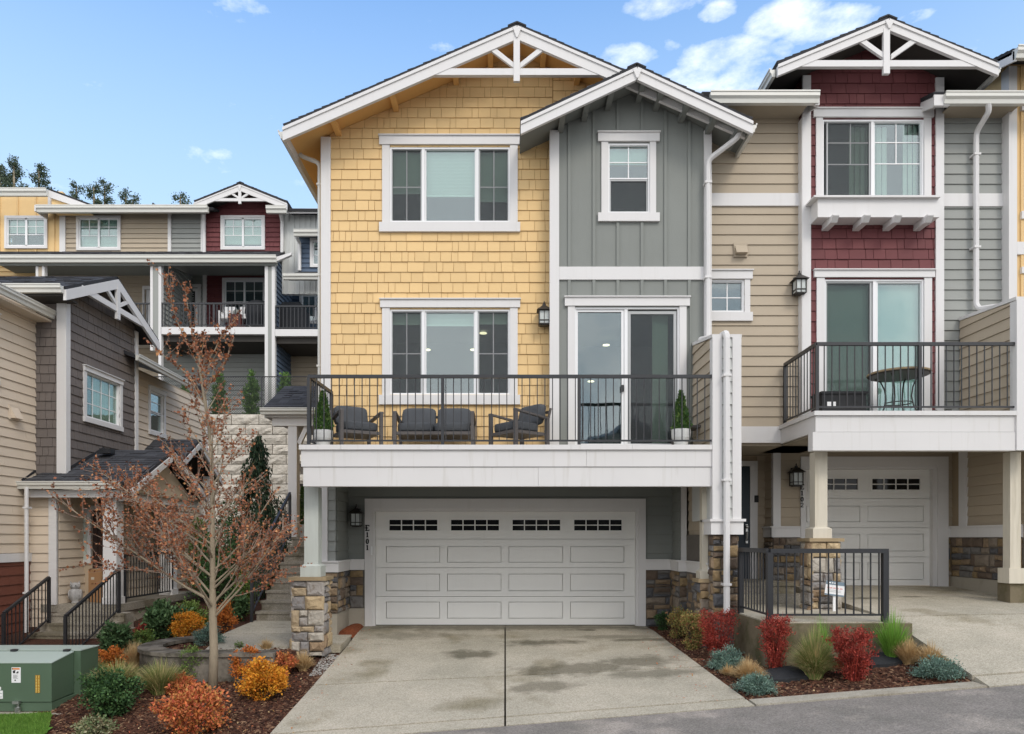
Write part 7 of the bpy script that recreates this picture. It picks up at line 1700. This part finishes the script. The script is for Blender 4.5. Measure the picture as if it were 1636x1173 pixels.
# transformer cabinet
tx, ty, tz = U(83, 9.75), 9.75, -.70
TR = thing('utility_cabinet', 'large green metal electrical cabinet on a concrete pad at the left edge', 'transformer', (tx-.8, ty, tz))
zt_f = V(1059.5, ty); bk = 10.62; w0 = tx-1.75
mb = MB(); mb.box(w0-.15, tx+.55, ty-.12, bk+.25, -1.3, -.71); part('concrete_pad', mb, M['footing'], TR)
xr2 = U(127, 10.4)
mb = MB(); f = .0
P = [(w0, ty, -.70), (tx, ty, -.70), (tx+.10, bk, -.66), (w0, bk, -.66), (w0, ty, -.58), (tx, ty, -.58), (tx+.10, bk, -.56), (w0, bk, -.56)]
mb.add(P, [(0,3,2,1),(4,5,6,7),(0,1,5,4),(1,2,6,5),(2,3,7,6),(3,0,4,7)]); part('base_frame', mb, M['trans_green'], TR)
mb = MB(); zb_b = zt_f+.075
P = [(w0-.01, ty-.015, -.57), (tx+.005, ty-.015, -.57), (tx+.01, 10.22, -.55), (w0, 10.22, -.55), (w0-.01, ty-.015, zt_f), (tx+.005, ty-.015, zt_f), (tx+.01, 10.22, zb_b), (w0, 10.22, zb_b)]
mb.add(P, [(0,3,2,1),(0,1,5,4),(1,2,6,5),(2,3,7,6),(3,0,4,7)]); part('hood', mb, M['trans_green'], TR)
mb = MB(); mb.add([(w0-.015, ty-.022, zt_f), (tx+.012, ty-.022, zt_f), (tx+.016, 10.22, zb_b), (w0, 10.22, zb_b), (w0-.015, ty-.022, zt_f+.012), (tx+.012, ty-.022, zt_f+.012), (tx+.016, 10.22, zb_b+.012), (w0, 10.22, zb_b+.012)], [(0,3,2,1),(4,5,6,7),(0,1,5,4),(1,2,6,5),(2,3,7,6),(3,0,4,7)]); part('hood_lid', mb, M['trans_top'], TR)
mb = MB(); mb.box(w0, tx+.10, 10.24, bk+.06, -.66, zb_b+.015); part('tank', mb, M['trans_green'], TR); mb = MB(); mb.box(w0-.01, tx+.11, 10.235, bk+.07, zb_b+.016, zb_b+.03); part('tank_lid', mb, M['trans_top'], TR)
for px in (23, 107): mb = MB(); xx = U(px, 10.22); mb.box(xx-.04, xx+.04, 10.19, 10.26, zb_b+.012, zb_b+.04); part('hinge', mb, M['metal'], TR)
F = front(ty-.016)
mb = MB(); mb.rect(F, U(24.5, ty), V(1123.5, ty), U(35, ty), V(1119, ty), 0, .05); mb.lathe([(.035, -.07), (.035, .0)], (U(31.5, ty), ty-.04, V(1129, ty)), 10); mb.beam((U(31.5, ty), ty-.04, V(1131, ty)), (U(31.5, ty), ty-.04, V(1124, ty)), .03, .02); part('padlock', mb, M['steel'], TR)
def plate(x0_, x1_, y0_, y1_, ma, n1=.004, n0=0): 
    mb = MB(); mb.rect(F, U(x0_, ty), V(y1_, ty), U(x1_, ty), V(y0_, ty), n0, n1); return mb
o = part('warning_label', plate(20, 34.5, 1066, 1090.5, 0), M['label_white'], TR); part('label_stripe', plate(21, 33, 1067, 1069.5, 0, .006, .0041), M['label_orange'], o)
q = plate(21, 22.6, 1067.4, 1069.1, 0, .0075, .0061)
for (a, b, c, d) in ((22.3, 25.8, 1071.2, 1075.2), (24, 26.5, 1070.4, 1071.6), (27.5, 31, 1074, 1075.4), (29, 31.3, 1072.5, 1074), (25, 26.8, 1085.5, 1087.5)): r_ = plate(a, b, c, d, 0, .006, .0041); q.add(r_.v, r_.f)
for k in range(5): r_ = plate(22.5, 30.5-k % 2*2, 1078+k*1.3, 1078.35+k*1.3, 0, .0055, .0041); q.add(r_.v, r_.f)
part('label_print', q, M['ink'], o)
o = part('small_label', plate(-3, 6, 1103, 1116, 0), M['label_white'], TR); q = plate(1, 5, 1107, 1108, 0, .006, .0041); r_ = plate(1, 4.5, 1112.5, 1113.5, 0, .006, .0041); q.add(r_.v, r_.f); part('label_print', q, M['screen_frame'], o)
part('small_label', plate(-3, 3, 1097, 1101.7, 0), M['label_white'], TR)
for cx_, s, y0_ in ((59.6, '314885', 1078.8), (63.4, '165665', 1078.6)):
    o = part('number_strip', plate(cx_-1.7, cx_+1.7, y0_-.3, y0_+28, 0), M['label_amber'], TR)
    for k, ch_ in enumerate(s):
        mb = MB(); glyph(mb, F, ch_, U(cx_, ty), V(y0_+4.1+k*4.65, ty), 3.5*ty/FOC, 2.6*ty/FOC, .0041, .006); part('digit', mb, M['label_pale'], o)
# little sign at the pier
SG = thing('yard_sign', 'small white and grey-blue security yard sign on a stake by the stone pier', 'sign', (U(1334, 11.2), 11.2, .5))
F = Fr((0, 11.2, 0), (1, 0, 0), (0, -1, 0)); c0 = Vector((U(1334.5, 11.2), V(942, 11.2)))
def rot(pts, a=-.13): return [(c0.x+(x-c0.x)*math.cos(a)-(z-c0.y)*math.sin(a), c0.y+(x-c0.x)*math.sin(a)+(z-c0.y)*math.cos(a)) for x, z in pts]
def sgp(x0_, x1_, y0_, y1_, n0, n1, ma, nm, par=SG):
    mb = MB(); mb.prism(F, rot([(U(x0_, 11.2), V(y1_, 11.2)), (U(x1_, 11.2), V(y1_, 11.2)), (U(x1_, 11.2), V(y0_, 11.2)), (U(x0_, 11.2), V(y0_, 11.2))]), n0, n1); return part(nm, mb, ma, par)
bd = sgp(1318.5, 1349.5, 929.5, 952, -.01, .0, M['label_white'], 'sign_board'); sgp(1318.5, 1349.5, 929.3, 935, .0005, .003, M['sign_blue'], 'header', bd); sgp(1318.5, 1349.5, 949.8, 952.3, .0005, .003, M['sign_blue'], 'footer', bd)
for k, (a, b) in enumerate(((1321, 1326), (1327.5, 1330), (1331.5, 1333.5))): sgp(a, b, 931.2, 933, .0035, .005, M['label_white'], 'lettering', bd)
for k, (a, b) in enumerate(((1321, 1325), (1326, 1329.5), (1331, 1335), (1336.5, 1340), (1341.5, 1346))): sgp(a, b, 939, 941, .0005, .003, M['pale_red'], 'lettering', bd)
for yy_ in (943.3, 945.6): sgp(1322, 1344, yy_, yy_+.6, .0005, .003, M['screen_frame'], 'lettering', bd)
mb = MB(); mb.box(U(1331.5, 11.2), U(1335.5, 11.2), 11.21, 11.23, .4, V(951, 11.2)); part('stake', mb, M['label_white'], SG)
# potted conifers
def potted(px, Y, z, pw_, ptop, prim, label, seed):
    x = U(px, Y); r = pw_*Y/FOC/2; t = thing('potted_conifer', label, 'potted plant', (x, Y, z), local=True); hp = V(prim, Y)-z
    mb = MB(); mb.lathe([(r*.70, 0), (r*.72, hp*.30), (r*.95, hp*.55), (r, hp*.8), (r*.98, hp), (r*.86, hp), (r*.84, hp*.85), (.01, hp*.85)], (0, 0, 0), 24); part('pot', mb, M['plant_pot'], t, smooth=False)
    rnd = random.Random(seed); mb = MB(); Ht = V(ptop, Y)-z-hp
    for i in range(2600):
        h = rnd.random()**1.35; a = rnd.uniform(0, 6.28); R = r*1.02*((1-h)**.8*(.72+.28*min(1, h*7))+.03)*rnd.random()**.35*(1+.18*math.sin(a*3+h*9)); p = Vector((math.cos(a)*R, math.sin(a)*R, hp*.9+Ht*h*.97))
        leaf(mb, p, (Vector((math.cos(a)*.5, math.sin(a)*.5, 1))+rv(rnd)*.6).normalized(), rv(rnd), rnd.uniform(.03, .06), .02)
    part('foliage', mb, M['lf_arb2'], t); mb = MB(); mb.tube([(0, 0, hp*.8), (0, 0, hp+Ht*.8)], [.012, .004], 6); part('stem', mb, M['dark_twig'], t)
zd = V(711, 11.13)-.008
potted(516, 11.5, zd, 31, 622, 688, 'potted conifer in a white pot at the left end of the balcony', 1); potted(1088, 11.45, zd, 30.5, 622, 686.5, 'potted conifer in a white pot at the right end of the balcony', 2)
potted(483, 17.0, 1.67, 17, 775, 838, 'potted conifer on the side porch at the top of the steps', 3)
# outdoor armchairs and sofa
def seat(label, cat, x, y, z, rz, w_, n, name):
    t = thing(name, label, cat, (x, y, z), rz, local=True); d = .72; b = .05; m_ = M['taupe_metal']
    for sx in (-1, 1):
        X = sx*(w_/2-b/2)
        mb = MB(); mb.box(X-b/2, X+b/2, -d/2, -d/2+.06, 0, .60); part('leg', mb, m_, t); mb = MB(); mb.box(X-b/2, X+b/2, d/2-.06, d/2, 0, .52); part('leg', mb, m_, t)
        mb = MB(); mb.beam((X, -d/2, .60), (X, d/2-.02, .52), b+.012, .03); part('arm_rest', mb, m_, t)
    mb = MB(); mb.box(-w_/2+b, w_/2-b, -d/2+.02, d/2-.05, .24, .29); mb.beam((-w_/2+b, d/2-.05, .3), (-w_/2+b, d/2+.07, .70), .03, .03); mb.beam((w_/2-b, d/2-.05, .3), (w_/2-b, d/2+.07, .70), .03, .03); mb.box(-w_/2+b, w_/2-b, d/2+.04, d/2+.07, .62, .66); part('seat_frame', mb, m_, t)
    def cush(x0_, x1_, y0_, y1_, z0_, z1_, tilt=0, nm='seat_cushion'):
        bm = bmesh.new(); bmesh.ops.create_cube(bm, size=1)
        bmesh.ops.bevel(bm, geom=bm.edges[:], offset=.22, segments=3, affect='EDGES', profile=.6)
        mb = MB(); vs = []
        for v in bm.verts:
            q = v.co; px = (x0_+x1_)/2+q.x*(x1_-x0_); 
            bulge = (1-(2*q.x)**2)*.06; py = (y0_+y1_)/2+q.y*(y1_-y0_)*(1+bulge); pz = (z0_+z1_)/2+q.z*(z1_-z0_)*(1+bulge*.6); vs.append((px, py+(pz-z0_)*tilt, pz))
        bm.verts.index_update(); mb.add(vs, [tuple(v.index for v in f.verts) for f in bm.faces]); bm.free(); part(nm, mb, M['cushion'], t, smooth=True)
    iw = (w_-2*b-.01)/n
    for i in range(n):
        a = -w_/2+b+.005+i*iw; cush(a, a+iw-.012, -d/2+.03, d/2-.14, .29, .44); cush(a+.01, a+iw-.022, d/2-.20, d/2-.05, .43, .77+.0, .24, 'back_cushion')
    return t
seat('grey cushioned outdoor armchair at the left, beside the potted conifer', 'armchair', U(569, 11.85), 11.82, zd, math.radians(28), .70, 1, 'armchair')
seat('grey cushioned outdoor loveseat in the middle of the balcony', 'loveseat', U(696, 11.95), 11.95, zd, 0, 1.30, 2, 'loveseat')
seat('grey cushioned outdoor armchair at the right, turned toward the loveseat', 'armchair', U(829, 11.85), 11.80, zd, math.radians(-52), .70, 1, 'armchair')
t = thing('side_table', 'low dark outdoor table behind the right potted conifer', 'table', (U(1104, 12.0), 11.98, zd), local=True)
mb = MB(); mb.box(-.30, .28, -.2, .22, .38, .42); part('tabletop', mb, M['taupe_metal'], t)
for a in (-.28, .24):
    for b in (-.18, .18): mb = MB(); mb.box(a, a+.035, b, b+.035, 0, .38); part('leg', mb, M['taupe_metal'], t)
# bistro table, storage box and ash tray on the second balcony
z2 = V(657, 11.13)-.008; bx = U(1434, 11.75)
t = thing('bistro_table', 'round dark metal bistro table on the taupe house balcony', 'table', (bx, 11.72, z2), local=True)
mb = MB(); R = .46; mb.lathe([(R*.96, .68), (R, .69), (R, .72), (R*.985, .735), (.01, .735)], (0, 0, 0), 32); part('tabletop', mb, M['bronze'], t)
mb = MB(); mb.lathe([(R+.008, .70), (R+.012, .715), (R+.006, .73), (R-.01, .732)], (0, 0, 0), 32); part('table_rim', mb, M['stone_cap'], t)
for k in range(4):
    a = math.radians(45+90*k); c, s = math.cos(a), math.sin(a); mb = MB(); mb.tube([(c*r_, s*r_, z_) for r_, z_ in ((.36, .68), (.27, .62), (.21, .48), (.19, .33), (.22, .18), (.30, .02), (.33, 0))], .012, 6); part('leg', mb, M['bronze'], t)
mb = MB(); mb.tube([(.2*math.cos(i*math.pi/12), .2*math.sin(i*math.pi/12), .24) for i in range(25)], .009, 5); part('foot_ring', mb, M['bronze'], t)
t = thing('storage_box', 'dark grey plastic storage box left of the bistro table', 'box', (U(1342, 11.9), 11.95, z2), local=True); mb = MB(); mb.box(-.36, .36, -.2, .2, 0, .40); part('body', mb, M['mat_black'], t)
mb = MB(); mb.box(-.38, .38, -.22, .22, .401, .44); part('lid', mb, M['mat_black'], t); mb = MB(); mb.box(-.28, -.2, -.206, -.2005, .2, .27); mb.box(-.18, -.14, -.206, -.2005, .2, .27); part('sticker', mb, M['label_white'], t); mb = MB(); mb.box(.16, .19, -.214, -.2005, .24, .32); part('latch', mb, M['ink'], t)
t = thing('garden_tools', 'small heap of dark tools right of the bistro table', 'tools', (U(1503, 11.6), 11.6, z2), local=True); mb = MB(); mb.tube([(-.14, 0, .02), (0, .02, .06), (.14, 0, .09)], .02, 6); mb.box(.08, .16, -.03, .03, .02, .12); mb.sph((-.1, 0, .06), (.07, .05, .05)); part('tools', mb, M['bronze'], t)
# owl statue, parcel
t = thing('owl_statue', 'small grey stone owl statue on the left house porch', 'statue', (U(123, 14.2), 14.15, .368), math.radians(12), local=True)
mb = MB(); mb.lathe([(.07, 0), (.075, .02), (.06, .035), (.095, .08), (.115, .16), (.105, .24), (.085, .28)], (0, 0, 0), 18); part('body', mb, M['owl'], t, smooth=True)
mb = MB(); mb.sph((0, -.01, .335), (.095, .085, .075), 16, 10)
for s in (-1, 1): mb.add([(s*.04, -.03, .39), (s*.095, -.02, .37), (s*.075, .02, .37), (s*.085, -.02, .435)], [(0, 1, 3), (1, 2, 3), (2, 0, 3), (0, 2, 1)])
part('head', mb, M['owl'], t, smooth=False)
for s in (-1, 1):
    mb = MB(); mb.tube([(s*.036, -.083, .345), (s*.036, -.096, .345)], [.03, .022], 12); part('eye', mb, M['owl'], t); mb = MB(); mb.sph((s*.036, -.093, .345), .012, 8, 6); part('pupil', mb, M['ink'], t)
    mb = MB(); mb.sph((s*.10, .0, .17), (.028, .065, .10), 10, 8); part('wing', mb, M['owl'], t, smooth=True)
mb = MB(); mb.add([(-.012, -.09, .335), (.012, -.09, .335), (0, -.115, .312), (0, -.085, .30)], [(0, 1, 2), (0, 2, 3), (1, 3, 2)]); part('beak', mb, M['owl'], t)
t = thing('parcel', 'tall brown cardboard box standing before the dark brown door', 'box', (U(162, 14.45), 14.42, .368), math.radians(-18), local=True); mb = MB(); mb.box(-.17, .17, -.13, .13, 0, .66); part('carton', mb, M['cardboard'], t)
mb = MB(); mb.box(-.171, .171, -.025, .025, .6605, .663); mb.box(-.1, -.02, -.1315, -.1305, .45, .5); part('tape', mb, M['post_tan'], t)
# drain mats in the right bed
for px, py, s, lab in ((1257, 1081, .36, 'black rubber drain cover mat between the low juniper and the middle barberry'), (1416, 1057, .36, 'black rubber drain cover mat right of the middle barberry')):
    yy = base_y(px, py, ZR); x = U(px, yy); z = max(ZR(x+a, yy+b) for a in (-.2, 0, .2) for b in (-.1, .1)); mb = MB(); v = []
    n = 8
    pts = [(-.32, -.16), (-.1, -.2), (.22, -.17), (.34, 0), (.2, .2), (-.08, .22), (-.3, .14)]
    q = [(x+a*.9, yy+b*1.2, ZR(x+a*.9, yy+b*1.2)+.05) for a, b in pts]; k = len(q); mb.add(q+[(a, b, c-.06) for a, b, c in q]+[(x, yy, z+.055)], [(i, (i+1) % k, 2*k) for i in range(k)]+[(i, k+i, k+(i+1) % k, (i+1) % k) for i in range(k)])
    single('drain_mat', mb, M['mat_black'], lab, 'mat', (x, yy, z))
# reddish fresh mulch patch and gravel at the pier
m2 = MB(); 
M['mulch_red'] = groundmat('fresh_red_mulch', (.14, .035, .014), (.30, .10, .04), 60, rough=1, sc=4, bump=1)[0]
g1 = grid(-2.97, -2.60, 12.45, 13.52, lambda x, y: -.10+.15*max(0, math.sin((x+2.99)/.40*3.14))**.6*max(0, min(1, (y-12.4)/.4))+.015*noise.noise(Vector((x*14, y*14, 0))), 14, 30); o = part('mulch_patch', g1, M['mulch_red']); o['kind'] = 'structure'
gv = MB(); rnd = random.Random(6)
for i in range(700):
    x, y = rnd.uniform(-2.92, -2.66), rnd.uniform(10.7, 11.65); z = zl2(x, y)+.01; s = rnd.uniform(.008, .018); gv.sph((x, y, z), (s, s*.8, s*.6), 5, 3)
o = part('gravel', gv, M['gravel']); o['kind'] = 'stuff'

# fallen leaves on the mulch and the paving
def litter(seed, n, areaf, zf, ma):
    rnd = random.Random(seed); mb = MB(); k = 0
    while k < n:
        p = areaf(rnd)
        if p is None: continue
        x, y = p; leaf(mb, Vector((x, y, zf(x, y)+.008)), Vector((rnd.uniform(-1, 1), rnd.uniform(-1, 1), rnd.uniform(-.1, .3))).normalized(), Vector((rnd.uniform(-.3, .3), rnd.uniform(-.3, .3), 1)).normalized(), rnd.uniform(.02, .045), rnd.uniform(.012, .026)); k += 1
    o = part('leaf_litter', mb, ma); o['kind'] = 'stuff'
litter(1, 900, aL, zl2, M['lf_coral']); litter(2, 500, aL, zl2, M['gr_tan']); litter(3, 420, aR, zright, M['gr_tan']); litter(4, 160, aR, zright, M['lf_red'])
def aD(r):
    s = r.choice((-1, 1)); return (s*(2.62-abs(r.gauss(0, .25))), r.uniform(8.3, 13.2))
litter(5, 130, aD, zdrive, M['lf_coral'])
